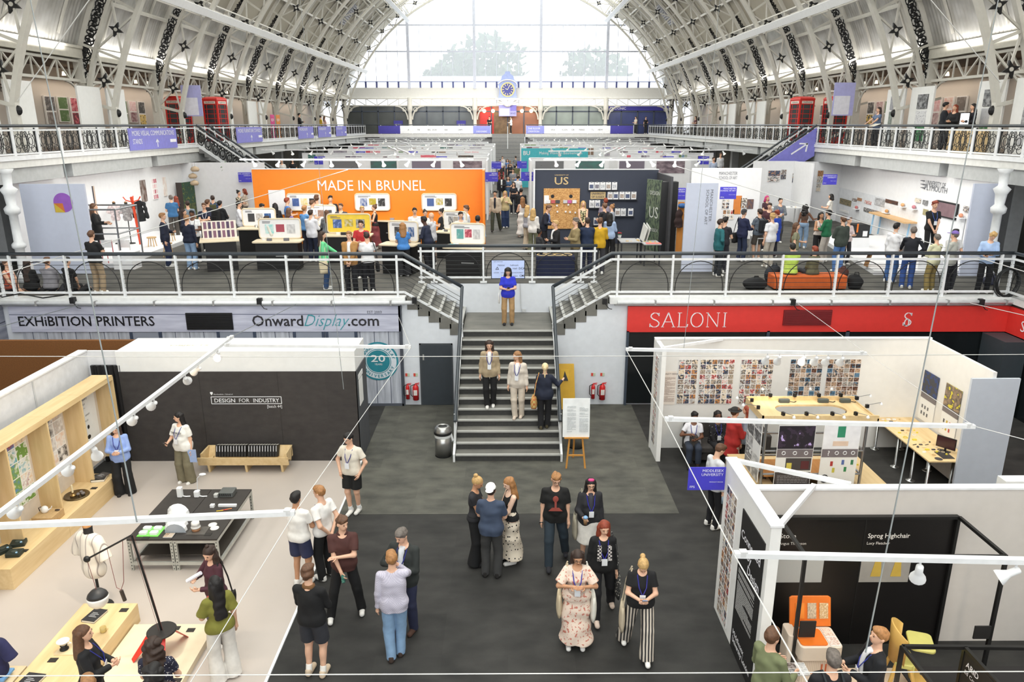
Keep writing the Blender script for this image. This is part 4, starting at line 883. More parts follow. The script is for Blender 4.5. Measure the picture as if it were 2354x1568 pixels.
for px,lb in((915,'small blue sign board in the first far shop window'),(1060,'small blue sign board in the second far shop window')):
 x,_=AtY(px,280,SH);t=thing('shop_sign',lb,'sign',(x,SH+.1,7.5));bx('sign_board',(x-.5,SH+.12,7.5),(x+.5,SH+.16,8.1),M((58,54,140)),t);text('STUDIO',(x,SH+.115,7.6),(1,0,0),(0,0,1),.14,LET,t,align='c')
x,_=AtY(1167,250,SH);t=thing('hanging_sign','lilac direction sign hanging beneath the clock','sign',(x,SH-.6,8.9));bx('sign_board',(x-.95,SH-.62,8.55),(x+.95,SH-.58,9.7),M((170,166,226)),t);bx('map_panel',(x-.85,SH-.64,8.6),(x+.2,SH-.62,9.35),M((222,222,236)),t);bx('corner_panel',(x+.3,SH-.64,9.1),(x+.95,SH-.62,9.68),M((128,120,200)),t);text('STAND',(x+.9,SH-.63,8.75),(1,0,0),(0,0,1),.2,M((90,90,120)),t,align='r')
for xa,xb,nm in((-15,-1.75,'left'),(2.0,15,'right')):
 t=thing('gallery_railing','far gallery railing %s of the central steps'%nm,'railing',(xa,YF,GAL));MB().tube([(xa,YF,7.66),(xb,YF,7.66)],.05,6).build('handrail',RAILD,t)
 for k in range(9):bx('post',(xa+(xb-xa)*k/8-.03,YF-.04,GAL),(xa+(xb-xa)*k/8+.03,YF+.04,7.62),RAILW,t)
 b_=thing('banner','long white sponsor banner on the far gallery railing, %s part'%nm,'banner',((xa+xb)/2,YF-.06,6.78));bx('banner_sheet',(max(xa,-13.6),YF-.08,6.76),(min(xb,13.3),YF-.06,7.56),WHITE,b_)
 bl,dk=M((140,146,216)),M((66,60,150))
 if xa<0:
  bx('blue_end_panel',(-3.6,YF-.1,6.76),(-1.75,YF-.08,7.56),bl,b_);text('DESIGNERS',(-2.7,YF-.1,6.9),(1,0,0),(0,0,1),.16,LET,b_,align='c');bx('blue_end_panel',(-13.6,YF-.1,6.76),(-11.3,YF-.08,7.56),dk,b_)
  for x,s_ in((-10.5,'A'),(-9.5,'TIE'),(-8.4,'SEC'),(-7.9,'DCA'),(-6.6,'IDE'),(-5.2,'ORM')):text(s_,(x,YF-.085,7.08),(1,0,0),(0,0,1),.15,M((60,60,64)),b_)
 else:
  bx('blue_end_panel',(2.0,YF-.1,6.76),(3.9,YF-.08,7.56),bl,b_);text('THE FLOOR',(2.2,YF-.1,7.2),(1,0,0),(0,0,1),.17,LET,b_);text('CREATION',(2.2,YF-.1,6.9),(1,0,0),(0,0,1),.17,LET,b_);bx('blue_end_panel',(10.9,YF-.1,6.76),(13.3,YF-.08,7.56),dk,b_)
  for x,s_ in((4.6,'WIX'),(5.8,'ICON'),(6.8,'O8'),(7.6,'MAKE'),(8.9,'Tu'),(9.6,'HEW')):text(s_,(x,YF-.085,7.08),(1,0,0),(0,0,1),.16,M((60,60,64)),b_)
t=thing('staircase','short grey steps from the hall up to the far gallery','staircase',(0.1,77,UP))
for k in range(20):bx('step',(-1.6,YF-5.6+.28*k,UP+.18*k),(1.85,YF+.1,UP+.18*(k+1)),M((128,128,128)if k%2 else(138,138,136),.7),t)
m=MB();m.bar((.05,YF-2.4,4.6),(.05,YF-2.4,7.5),.08);m.build('centre_post',RAILW,t)
GW=glass((244,246,244),.82);n=48;a0=math.degrees(math.asin((11.5-CZ)/RS));pts=[pc(RS,math.radians(a0+(180-2*a0)*i/n),SH)for i in range(n+1)]
m=MB();m.slab(pts,(0,.03,0));struct(m.build('window_2',GW))
fr=MB()
def top(x,r=RS):return CZ+math.sqrt(max(r*r-x*x,0))
for x in cxs[1:-1]:fr.bar((x,SH-.1,11.4),(x,SH-.1,top(x)),.3,.2,(0,1,0))
wd_=(cxs[2]-cxs[1])/6
for k in range(-15,16):
 x=(cxs[2]+cxs[3])/2+k*wd_
 if abs(x)<16.5:fr.bar((x,SH-.05,11.4),(x,SH-.05,top(x)),.055,.08,(0,1,0))
for z in(12.1,15.15,17.75-.0):
 xx=math.sqrt(RS*RS-(z-CZ)**2);fr.bar((-xx,SH-.1,z),(xx,SH-.1,z),.12,.16 if z>13 else .06)
trim(fr,M((196,200,214),.5));m=MB();
for k in range(-15,16):
 x=(cxs[2]+cxs[3])/2+k*wd_
 if abs(x)<16:m.bar((x,SH-.12,11.5),(x,SH-.12,12.1),.2,.06,(0,1,0))
m.bar((-16,SH-.12,12.1),(16,SH-.12,12.1),.09,.06);trim(m,M((74,80,130),.5))
HZ=M((226,232,240),.9);struct(MB().box((-60,100,8),(60,150,9.2)).build('floor',HZ));ob=thing('building','pale low flat roof beyond the arched window','building',(0,110,9.2));bx('roof_block',(-40,108,9),(40,125,13.4),M((222,228,238),.8),ob);bx('parapet',(-40,107.5,13.4),(40,108.2,14.0),M((205,214,232),.8),ob)
def tree(label,x,y,z,hgt,r,seed):
 t=thing('tree',label,'tree',(x,y,z));MB().tube([(x,y,z),(x+.2,y,z+hgt*.5)],[.5,.25],7).build('trunk',M((120,110,100)),t);rg=random.Random(seed);m=MB()
 for k in range(420):
  a,b=rg.random()*2*PI,math.acos(2*rg.random()-1);q=rg.random()**.4;p=Vector((x+r*q*math.sin(b)*math.cos(a),y+r*q*math.sin(b)*math.sin(a),z+hgt*.62+hgt*.4*q*math.cos(b)));u=Vector((rg.uniform(-1,1),rg.uniform(-1,1),rg.uniform(-1,1))).normalized();v_=u.orthogonal().normalized();s_=.5+rg.random()*.7
  m.add([p-u*s_,p+v_*s_*.7,p+u*s_,p-v_*s_*.7],[(0,1,2,3)])
 m.build('crown',M((26,48,20),.9,var=.2),t)
for i,(px,py,hgt,r)in enumerate(((1000,178,7,2.6),(1045,150,11,5.2),(1080,150,11.5,6),(1118,135,13.5,7.5),(1165,165,9,5),(1330,165,9,4),(1365,148,12,6.5),(1400,160,10,5))):
 x,_=AtY(px,180,128+9*(i*3%8));tree(('slim dark cypress','rounded tree beside the cypress','broad leafy tree next to the rounded one','tallest tree behind the clock','low bushy tree right of the clock','low tree left in the right-hand clump','tallest tree in the right-hand clump','last tree in the right-hand clump')[i]+' beyond the arched window',x,128+9*(i*3%8),9,hgt,r,i)
x,_=AtY(1167,200,SH);t=thing('clock','blue ornamental clock with gilt dial before the arched window','clock',(x,SH-.8,10.6));CB=M((156,170,218),.5);YC=SH-1.0
def cpx(px,py):a,b=AtY(px,py,YC);return a,b
c0=cpx(1166.5,206);rr=.66
m=MB();prof=[(-1.0,10.75),(1.0,10.75),(.85,11.6),(1.05,12.2),(1.05,12.45),(.75,12.55),(.6,13.0),(.3,13.2),(.25,13.45),(-.25,13.45),(-.3,13.2),(-.6,13.0),(-.75,12.55),(-1.05,12.45),(-1.05,12.2),(-.85,11.6)]
dz_=c0[1]-11.62;m.slab([(x+a,YC,b+dz_)for a,b in prof],(0,.9,0));m.build('case',CB,t)
def ring(r0,r1,y,mat,nm):disc(r1,mat,t,nm,y,(x,c0[1]),r0)
disc(.74,M((224,208,130),.4),t,'bezel',YC-.06,(x,c0[1]));disc(.62,M((72,76,150),.5),t,'dial',YC-.075,(x,c0[1]));m=MB()
for k in range(12):
 a=k*PI/6;m.bar((x+.4*math.sin(a),YC-.09,c0[1]+.4*math.cos(a)),(x+.58*math.sin(a),YC-.09,c0[1]+.58*math.cos(a)),.07,.02,(0,1,0))
m.build('numerals',M((226,212,150),.4),t);m=MB();m.bar((x,YC-.1,c0[1]),(x+.2,YC-.1,c0[1]+.42),.05,.02,(0,1,0));m.build('minute_hand',M((236,226,190)),t);m=MB();m.bar((x,YC-.1,c0[1]),(x-.25,YC-.1,c0[1]+.1),.06,.02,(0,1,0));m.build('hour_hand',M((236,226,190)),t)
m=MB();m.box((x-1.3,YC-.1,10.45+dz_+.1),(x+1.3,SH,10.75+dz_));m.tube([(x-1.1,YC+.2,10.4+dz_),(x-.5,YC+.2,10.2+dz_),(x,YC+.2,9.95+dz_),(x+.5,YC+.2,10.2+dz_),(x+1.1,YC+.2,10.4+dz_)],.14,6);m.ell((x,YC+.1,10.15+dz_),(.4,.2,.3));m.build('bracket_shelf',M((232,228,224)),t)
m=MB();m.tube([(x-1.08+0*q,YC-.05,12.3+dz_)if q==0 else(x+1.0*math.cos(PI-PI*q/12),YC-.05,12.05+dz_+.55*math.sin(PI*q/12))for q in range(13)],.07,6);m.build('arched_moulding',M((222,218,224)),t)
#stands on the lower floor
def board(name,label,p,right,up,w_,h_,mat,cat='poster',group=None,th=.012,parent=None):
 """a thin printed sheet or panel: p = lower left corner, built outward along right x up"""
 p,r,u=Vector(p),Vector(right).normalized()*w_,Vector(up).normalized()*h_;n=r.cross(u).normalized()*th
 o=MB().slab([p,p+r,p+r+u,p+u],n).build(name,mat,parent)
 return o if parent is not None else tag(o,label,cat,group)
def lines(par,p,right,up,w_,h_,n,mat,rng=1,name='text_lines'):
 """rows of small print"""
 p,r,u=Vector(p),Vector(right).normalized(),Vector(up).normalized();nn=r.cross(u)*.004;rg=random.Random(rng);m=MB();st=h_/n
 for k in range(n):
  if rg.random()<.12:continue
  y=h_-st*(k+.8);x=0;L=w_*(1 if rg.random()<.75 else rg.uniform(.35,.8))
  while x<L:
   ww=min(rg.uniform(.03,.09)*max(1,w_),L-x);q=p+r*x+u*y+nn;m.slab([q,q+r*ww,q+r*ww+u*st*.42,q+u*st*.42],nn*.3);x+=ww+st*.25
 return m.build(name,mat,par)
BLKP=M((30,29,29),.6,var=.05);WB=M((236,236,234),.5,var=.02)
#left stand: white box with black front
bxs=thing('exhibition_wall','white topped stand wall with dark grey front lettered DESIGN FOR INDUSTRY','stand wall',(-6.2,16.3,0))
b=MB();b.box((-8.95,16.3,0),(-3.5,17.42,2.73));b.build('wall_box',WB,bxs)
bx('dark_front',(-8.92,16.275,.02),(-3.48,16.3,2.25),pattern('carpet',(54,50,49),(66,62,60),8),bxs);bx('dark_side',(-3.5,16.275,.02),(-3.475,17.42,2.25),M((74,76,80),.7),bxs);
for k in range(2):bx('seam',(-7.1+k*1.8,16.272,.02),(-7.094+k*1.8,16.276,2.25),M((44,41,40)),bxs)
m=MB();
for a,b_ in(((-6.87,1.47),(-5.25,1.47)),((-6.87,1.64),(-5.25,1.64)),((-6.87,1.47),(-6.87,1.64)),((-5.25,1.47),(-5.25,1.64))):m.bar((a[0],16.27,a[1]),(b_[0],16.27,b_[1]),.014,.006,(0,1,0))
m.build('lettering_frame',WHITE,bxs)
tx('DESIGN',-6.8,1.505,.095,WHITE,bxs,16.272,.48,bold=.012);tx('FOR',-6.23,1.505,.095,WHITE,bxs,16.272,.24);tx('INDUSTRY',-5.9,1.505,.095,WHITE,bxs,16.272,.6,bold=.012);tx('[batch 44]',-5.25,1.37,.07,WHITE,bxs,16.272,.34,align='r');tx('Northumbria  | School of',-6.8,1.69,.03,WHITE,bxs,16.272);m=MB();m.slab([(-6.88,16.27,1.72),(-6.85,16.27,1.68),(-6.82,16.27,1.72),(-6.82,16.27,1.76),(-6.88,16.27,1.76)],(0,.004,0));m.build('crest',WHITE,bxs)
for x0,w2 in((-7.9,.9),(-5.0,1.1)):m=MB();text('FOR INDUSTRY'if x0>-6 else 'OBJECTS',(x0,16.75,2.732),(1,0,0),(0,1,0),.09,M((216,212,190)),bxs,width=w2)
board('notice_sheet','white notice sheet on the grey end of the dark stand wall',(-3.47,16.42,1.35),(0,1,0),(0,0,1),.42,.62,WB);board('notice_sheet','narrow white strip notice above the sheet on the stand wall end',(-3.47,16.4,2.0),(0,1,0),(0,0,1),.5,.12,WB)
cu=MB();n=24;pts=[(-9.55+.66*i/n,16.28-.03*math.sin(i*1.3))for i in range(n+1)];cu.prism(pts+[(-8.89,16.4),(-9.55,16.4)],.02,2.4);tag(cu.build('doorway_curtain',BLACK,smooth=False),'black curtain over the doorway beside the dark stand wall','curtain')
sw=thing('stand_wall','long white stand wall at left behind the plywood displays','stand wall',(-9.7,10.5,0));bx('panel',(-9.75,4,0),(-9.62,16.35,2.73),M((222,222,224),.6),sw);bx('ledge',(-9.8,4,2.73),(-9.6,16.35,2.76),WHITE,sw);bx('end_panel',(-9.62,16.35,0),(-8.95,16.42,2.73),M((222,222,224),.6),sw)
bx('socket_cable',(-9.615,14.3,1.3),(-9.6,14.33,2.7),M((200,200,200)),sw)
ds=thing('plywood_display','plywood display frame with four deep bays along the left wall','display stand',(-8.95,13.2,0))
ends=[15.7,14.42,13.24,12.03,10.82,9.6]
bx('back_board',(-9.2,9.6,.42),(-9.17,15.7,2.34),M((214,204,192),.6),ds)
for y in ends:bx('upright',(-9.19,y-.018,.42),(-8.757,y+.018,2.335),PLYZ,ds)
for a,c in zip(ends[:-1],ends[1:]):bx('top_board',(-9.2,c,2.34),(-8.75,a-.005,2.375),PLY,ds);bx('front_lip',(-8.79,c,2.27),(-8.75,a,2.34),PLY,ds)
P1=[(240,240,236),(120,160,60),(90,140,200),(150,60,60),(236,236,234),(226,196,160),(40,160,176),(238,238,236),(110,150,70)];P2=[(216,208,202),(232,228,224),(190,182,176),(228,200,180),(238,236,232),(180,176,172),(60,56,56),(234,230,226)]
for(a,c),mat,lb in zip(zip(ends[:-1],ends[1:]),(None,collage(3,5,3,P2,.03,axes='YZ'),collage(3,5,8,P1,.03,axes='YZ'),collage(3,6,9,None,.04,axes='YZ'),collage(3,6,4,None,.04,axes='YZ')),('white text poster with sponsor logos in the end bay of plywood','pale grey product poster in the second plywood bay','colourful golf and aqua photo poster in the third plywood bay','photo poster in the fourth plywood bay at far left','photo poster in the nearest plywood bay')):
 if mat is None:
  t=thing('poster',lb,'poster',(-9.15,(a+c)/2,.95));bx('sheet',(-9.165,c+.14,.98),(-9.15,a-.14,2.2),WB,t);DK=M((60,60,64))
  for s_,yy,zz,hh in(('Design for industry',.1,1.98,.05),('2023',.45,1.88,.035),('Thank you',.35,1.8,.03),('DCA',.12,1.5,.06),('RIPE',.12,1.4,.05),('smart',.5,1.62,.05),('FLUX',.45,1.5,.04),('mason',.2,1.3,.05)):text(s_,(-9.148,a-.2-yy,zz),(0,-1,0),(0,0,1),hh,DK,t)if False else text(s_,(-9.148,c+.2+yy,zz),(0,1,0),(0,0,1),hh,DK,t)
  for y,z,w3 in((c+.75,1.36,.09),(c+.3,1.12,.22),(c+.72,1.14,.14)):m=MB();m.ell((-9.148,y,z),(.003,w3/2,.05),10,4);m.build('logo',BLACK,t)
 else:board('poster',lb,(-9.165,c+.1,.78 if a>13 else .6),(0,1,0),(0,0,1),a-c-.2,1.45 if a>13 else 1.6,mat)
be=thing('plywood_bench','long low plywood plinth in front of the poster bays','plinth',(-8.8,13,0));bx('plinth_body',(-9.2,12.9,0),(-8.48,14.8,.42),PLY,be);bx('plinth_body',(-9.2,11.17,0),(-8.48,12.895,.42),PLY,be);bx('grip_slot',(-8.95,11.165,.28),(-8.75,11.175,.31),BLACK,be)
def book(label,x,y,z,w_=.22,d=.3,h=.03,rz=0,cov=(34,34,38),grp=None,title=True):
 t=thing('book',label,'book',(x,y,z),rz,grp);MB().box((-w_/2,-d/2,.003),(w_/2-.004,d/2,h-.004)).build('pages',M((230,226,216)),t,local=True);m=MB();m.box((-w_/2-.004,-d/2-.003,h-.004),(w_/2,d/2+.003,h));m.box((-w_/2-.004,-d/2-.003,0),(w_/2,d/2+.003,.003));m.box((-w_/2-.006,-d/2-.003,0),(-w_/2-.002,d/2+.003,h));m.build('cover',M(cov,.5),t,local=True)
 if title:
  m=MB();[m.box((-.07,.04-.03*k,h),(.02+.04*(k%2),.052-.03*k,h+.0008))for k in range(4)];m.build('lettering',M((170,170,172)),t,local=True)
 return t
def card(label,x,y,z,rz=0):return tag(MB().box((x-.06,y-.045,z),(x+.06,y+.045,z+.006)).build('label_card',M((40,36,32),.6)),label,'card')
bp=.42
book('black book at the far end of the low plywood plinth',-8.72,14.55,bp,.26,.3,.05,.2);book('grey magazine lying on the black book on the plinth end',-8.7,14.6,bp+.05,.2,.27,.012,-.3,(70,66,66))
card('small dark caption card behind the brass candle tray',-8.62,14.12,bp);
ct=thing('candle_tray','brass tray with lit white candle on the low plywood plinth','tray',(-8.8,13.8,bp));MB().lathe([(.22,0),(.24,.015),(.23,.03),(.2,.02),(.01,.018)],(-8.8,13.8,bp),28).build('tray',M((110,96,72),.25,.8),ct,smooth=True);MB().lathe([(.06,.02),(.06,.05),(.02,.06),(.02,.09),(.03,.1)],(-8.84,13.75,bp),14).build('holder',M((170,140,90),.25,.8),ct,smooth=True);MB().lathe([(.018,.08),(.018,.26),(.006,.27)],(-8.84,13.75,bp),10).build('candle',M((240,226,190),.5),ct);m=MB();[m.ell((-8.72+.05*math.cos(k*2),13.82+.06*math.sin(k*2),bp+.05),(.035,.035,.03),8,5)for k in range(4)];m.build('stones',M((120,112,108)),ct)
kb=tag(MB().box((-8.98,12.62,bp),(-8.6,13.02,bp+.15)).build('plywood_box',M((184,152,108),.6,var=.1,scale=20)),'small plywood box on the long plinth carrying a white kettle','box');kt=thing('kettle','small white kettle on top of the plywood box','kettle',(-8.86,12.86,bp+.15));MB().lathe([(.05,0),(.065,.03),(.06,.09),(.035,.12),(.012,.13)],(-8.86,12.86,bp+.15),14).build('pot',M((232,230,228),.3),kt,smooth=True);MB().tube([(-8.8,12.86,bp+.19),(-8.74,12.87,bp+.23),(-8.72,12.87,bp+.27)],[.016,.011,.009],6).build('spout',M((232,230,228),.3),kt);MB().tube([(-8.92,12.86,bp+.26),(-8.97,12.86,bp+.24),(-8.96,12.86,bp+.17)],.008,5).build('handle',BLACK,kt)
m=MB();m.ell((-8.66,12.92,bp+.165),(.05,.03,.015));tag(m.build('spoon_rest',M((60,46,36),.4)),'dark oval dish beside the kettle on the plywood box','dish')
for i,(x,y,r,lb)in enumerate(((-8.82,11.95,.3,'farther dark green gadget case on the near end of the plinth'),(-8.95,11.72,1.0,'wide dark green gadget case at the back of the near plinth end'),(-8.68,11.62,.1,'dark green gadget with a blue button on the near plinth end'))):
 t=thing('gadget_case',lb,'device',(x,y,bp),r);MB().rbox((-.12,-.1,0),(.12,.1,.07),.02).build('case',M((30,42,38),.5),t,local=True,bev=.008);MB().lathe([(.05,.07),(.05,.078)],n=14).build('dial',M((60,70,66)),t,local=True);MB().lathe([(.02,.07),(.018,.082)],(.06,-.05,0),10).build('button',M((150,190,220)),t,local=True)
card('dark caption card next to the green gadget cases',-8.6,11.75,bp);book('black book on the nearest corner of the low plywood plinth',-9.0,11.32,bp,.22,.3,.06,.3)
#tray bench with rows of black books
tb=thing('book_trough','plywood trough bench holding black books below the stand lettering','bench',(-6.02,15.9,0))
for x in(-6.85,-6.0,-5.18):m=MB();m.slab([(x-.025,15.68,0),(x-.025,16.02,0),(x-.025,16.1,.3),(x-.025,15.62,.3)],(.05,0,0));m.build('leg',PLYZ,tb)
m=MB();m.slab([(-7.0,15.62,.3),(-5.04,15.62,.3),(-5.04,15.95,.2),(-7.0,15.95,.2)],(0,0,.025));m.build('seat_board',PLY,tb);m=MB();m.slab([(-7.0,15.95,.2),(-5.04,15.95,.2),(-5.04,16.12,.5),(-7.0,16.12,.5)],(0,-.03,0));m.build('back_board',PLY,tb)
m=MB();m.slab([(-7.06,15.6,.42),(-5.0,15.6,.42),(-5.0,15.64,.22),(-7.06,15.64,.22)],(0,-.03,0));m.build('front_board',PLY,tb);bx('end_board',(-7.0,15.62,.25),(-6.96,16.1,.5),PLYZ,tb);bx('end_board',(-5.08,15.62,.25),(-5.04,16.1,.5),PLYZ,tb)
bk=None
for k in range(22):
 x=(-6.72+k*.065)if k<11 else(-5.98+(k-11)*.063)
 if bk is None:
  bk=thing('book','black spined book standing in the plywood trough bench','book',(x,15.86,.32),0,'black books in the trough');MB().box((-.024,-.02,0),(.024,.17,.27)).build('pages',M((220,216,206)),bk,local=True);m=MB();m.box((-.027,-.024,0),(.027,-.02,.274));m.box((-.027,-.024,0),(-.0245,.172,.274));m.box((.0245,-.024,0),(.027,.172,.274));m.build('cover',BLKP,bk,local=True);MB().box((-.008,-.026,.12),(.008,-.0238,.25)).build('spine_title',M((200,200,204)),bk,local=True)
 else:dup(bk,(x,15.86,.32))
 if k==0:bk.rotation_euler=(-.3,0,0)
for o in bpy.data.objects:
 if o.get('group')=='black books in the trough':o.rotation_euler=(-.28,0,0)
#steel framed table with models
TZ=.66;tb2=thing('display_table','dark topped table on perforated steel frame in the left stand','table',(-5.95,12.66,0));TT=M((52,47,44),.55,var=.1)
bx('table_top',(-6.74,11.72,TZ-.03),(-5.95,13.6,TZ),TT,tb2);bx('table_top',(-5.94,11.72,TZ-.03),(-5.15,13.6,TZ),TT,tb2);bx('shelf_board',(-6.68,12.0,.16),(-5.2,13.5,.18),M((70,64,58),.6),tb2);SF=M((186,186,178),.45,.3)
for x in(-6.72,-5.97,-5.9,-5.17):
 for y in(11.75,13.57):
  m=MB();m.bar((x,y,0),(x,y,TZ-.03),.05,.05,(0,1,0));m.cur=1
  for k in range(9):m.box((x-.01,y-.027,.05+k*.065),(x+.01,y+.027,.075+k*.065))
  m.build('leg',[SF,M((90,90,86))],tb2)
for z in(TZ-.06,.16):
 for y in(11.75,13.57):MB().bar((-6.72,y,z),(-5.17,y,z),.04,.06).build('rail',SF,tb2)
 for x in(-6.72,-5.17):MB().bar((x,11.75,z),(x,13.57,z),.04,.06).build('rail',SF,tb2)
m=MB();V_=[]
for i in range(9):
 y=12.75-i*.1;r=.2 if i%2 else .15
 V_.append([(-6.25+r*math.cos(a)*1.05+i*.035,y,TZ+max(0,r*.95*math.sin(a)))for a in[PI*k/8 for k in range(9)]])
m.add([p for r_ in V_ for p in r_],[(i*9+k,i*9+k+1,(i+1)*9+k+1,(i+1)*9+k)for i in range(8)for k in range(8)]+[tuple(range(9)),tuple(range(72,81))[::-1]]);fm=thing('folded_model','white pleated tent-like model with grey end on the dark table','model',(-6.1,12.4,TZ));m.build('pleated_shell',M((236,236,236),.6),fm);m=MB();m.slab([(-5.97+.19*math.cos(a),11.945,TZ+.17*max(0,math.sin(a)))for a in[PI*k/8 for k in range(9)]],(0,-.006,0));m.build('end_panel',M((170,176,184),.5),fm)
gt=thing('green_tray','bright green sheet with four white moulded pieces on the dark table','tray',(-6.4,11.95,TZ));bx('sheet',(-6.6,11.8,TZ),(-6.22,12.14,TZ+.012),M((130,226,100),.5),gt)
for i in range(4):MB().rbox((-6.58+.19*(i%2),11.83+.16*(i//2),TZ+.012),(-6.44+.19*(i%2),11.93+.16*(i//2),TZ+.06),.025).build('moulded_piece',M((240,240,240),.4),gt,bev=.01)
card('dark caption card below the green tray on the table',-6.42,11.77,TZ);board('leaflet','brown leaflet on the front edge of the dark table',(-6.12,11.77,TZ),(1,0,0),(0,1,0),.16,.14,collage(2,2,5,[(170,140,110),(90,70,56),(200,180,160)],.02,axes='XY'),'leaflet');card('dark caption card at the right front of the dark table',-5.36,11.88,TZ)
sp=thing('stacked_cups','round white and tan stacked container on a glass plate','container',(-5.62,12.0,TZ));bx('glass_plate',(-5.75,11.86,TZ),(-5.42,12.14,TZ+.008),M((96,92,88),.1),sp);MB().lathe([(.07,0),(.075,.04),(.07,.06)],(-5.62,12.0,TZ+.008),20).build('lower_cup',M((176,130,96),.5),sp,smooth=True);MB().lathe([(.08,.06),(.085,.08),(.06,.11),(.075,.12),(.07,.17),(.04,.19)],(-5.62,12.0,TZ+.008),20).build('upper_cup',M((238,236,232),.4),sp,smooth=True)
for x,y,lb in((-5.4,12.2,'round white lid behind the stacked cups'),(-5.32,12.08,'second round white lid nearer the table edge')):tag(MB().lathe([(.075,0),(.08,.012),(.06,.02),(.01,.02)],(x,y,TZ),20).build('lid',M((238,234,226),.4),smooth=True),lb,'lid')
for x,y,lb,hh in((-6.45,13.3,'tall white bent plastic part at the back of the dark table',.2),(-6.12,13.3,'white square plastic housing at the back of the dark table',.12)):
 t=thing('plastic_part',lb,'model',(x,y,TZ));MB().rbox((x-.05,y-.05,TZ),(x+.05,y+.05,TZ+hh),.02).build('housing',M((238,238,238),.35),t,bev=.01);MB().tube([(x+.05,y,TZ+.01),(x+.12,y-.03,TZ+.015),(x+.2,y-.01,TZ+.01)],.012,6).build('arm',M((238,238,238),.35),t)
gr=thing('gadget_case','grey boxy device with vents at the back right of the dark table','device',(-5.55,13.35,TZ));MB().rbox((-5.68,13.25,TZ),(-5.4,13.5,TZ+.1),.02).build('case',M((92,94,92),.5),gr,bev=.01);m=MB();[m.box((-5.66+k*.04,13.245,TZ+.03),(-5.64+k*.04,13.25,TZ+.08))for k in range(6)];m.build('vent_slots',BLACK,gr);MB().rbox((-5.78,13.24,TZ),(-5.7,13.34,TZ+.06),.02).build('knob_block',M((190,190,186)),gr)
tag(MB().rbox((-5.55,12.86,TZ),(-5.2,12.92,TZ+.05),.015).build('white_controller',M((232,232,232),.35),bev=.008),'long white controller on the right of the dark table','device');tag(MB().rbox((-5.7,12.84,TZ),(-5.62,12.92,TZ+.05),.01).build('white_cube',M((232,232,232),.35)),'small white cube left of the long controller','model')
for k,(c,lb)in enumerate((((226,190,40),'yellow pen on the dark table'),((210,60,50),'red pen beside the yellow pen'),((226,140,60),'orange pen furthest from the controller'))):tag(MB().tube([(-5.52+.07*k,12.7+.03*k,TZ+.008),(-5.4+.07*k,12.73+.035*k,TZ+.008)],.008,6).build('pen',M(c,.4)),lb,'pen')
dl=thing('desk_lamp','slim white desk lamp standing at the back edge of the dark table','lamp',(-6.2,13.52,TZ));MB().lathe([(.05,0),(.05,.012)],(-6.2,13.52,TZ),14).build('base',WHITE,dl);MB().tube([(-6.2,13.52,TZ),(-6.18,13.52,TZ+.28),(-6.1,13.52,TZ+.36)],.008,6).build('stem',WHITE,dl);MB().ell((-6.06,13.52,TZ+.37),(.07,.05,.02)).build('head',WHITE,dl)
#plywood plinth in front, platform, lamp
pb=thing('plywood_plinth','plywood plinth with books and cups at the lower left','plinth',(-6.35,9.2,0));bx('plinth_body',(-6.78,6.5,0),(-5.92,10.32,.35),PLY,pb,bev=.004);pz=.35
book('black printed book at the far end of the near plywood plinth',-6.42,9.98,pz,.22,.3,.035,-.2,(40,40,44));card('dark caption card at the far corner of the near plinth',-6.05,10.14,pz);book('black printed book at the near left of the near plinth',-6.55,8.55,pz,.26,.3,.035,-.15,(40,40,44));card('dark caption card beside the coffee dripper on the near plinth',-6.5,9.0,pz);book('black portfolio beneath the dark-haired woman on the plinth',-6.15,8.25,pz,.25,.3,.03,.2,(30,28,30))
for x,y,c,lb in((-6.4,9.48,(60,52,40),'dark stoneware cup nearest the coffee dripper'),(-6.33,9.6,(52,46,38),'dark stoneware cup behind the first cup'),(-6.1,9.62,(200,176,110),'yellow glass cup on the near plinth')):
 t=thing('cup',lb,'cup',(x,y,pz));MB().lathe([(.035,0),(.045,.01),(.045,.085),(.04,.085),(.038,.012),(.005,.01)],(x,y,pz),16).build('body',M(c,.4),t,smooth=True);MB().tube([(x+.045,y,pz+.07),(x+.075,y,pz+.055),(x+.045,y,pz+.025)],.006,5).build('handle',M(c,.4),t)
dr=thing('coffee_dripper','white ceramic coffee dripper on dark stand over a pale tray','dripper',(-6.45,9.22,pz));bx('tray',(-6.55,9.1,pz),(-6.22,9.36,pz+.012),M((222,200,160),.5),dr);MB().lathe([(.06,.012),(.06,.03),(.03,.05),(.05,.08)],(-6.46,9.22,pz),18).build('stand',BLACK,dr,smooth=True);MB().lathe([(.03,.08),(.085,.15),(.088,.155),(.078,.15),(.01,.09)],(-6.46,9.22,pz),20).build('cone',M((236,236,236),.3),dr,smooth=True);MB().tube([(-6.38,9.22,pz+.14),(-6.345,9.22,pz+.12),(-6.4,9.22,pz+.1)],.006,5).build('handle',WHITE,dr)
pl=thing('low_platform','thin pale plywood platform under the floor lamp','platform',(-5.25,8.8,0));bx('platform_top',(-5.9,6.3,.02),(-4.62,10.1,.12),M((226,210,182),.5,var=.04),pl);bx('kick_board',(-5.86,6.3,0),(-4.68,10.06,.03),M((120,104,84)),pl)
card('dark caption card at the far right of the pale platform',-4.95,9.95,.12);card('dark caption card at the near right of the pale platform',-4.7,8.85,.12);card('dark caption card on the far edge of the pale platform',-5.2,10.0,.12)
fl=thing('floor_lamp','tall black balance lamp with hanging globe on red sheet legs','lamp',(-5.16,9.5,.12));LX,LY=-5.16,9.5;RED=M((214,50,42),.4)
m=MB()
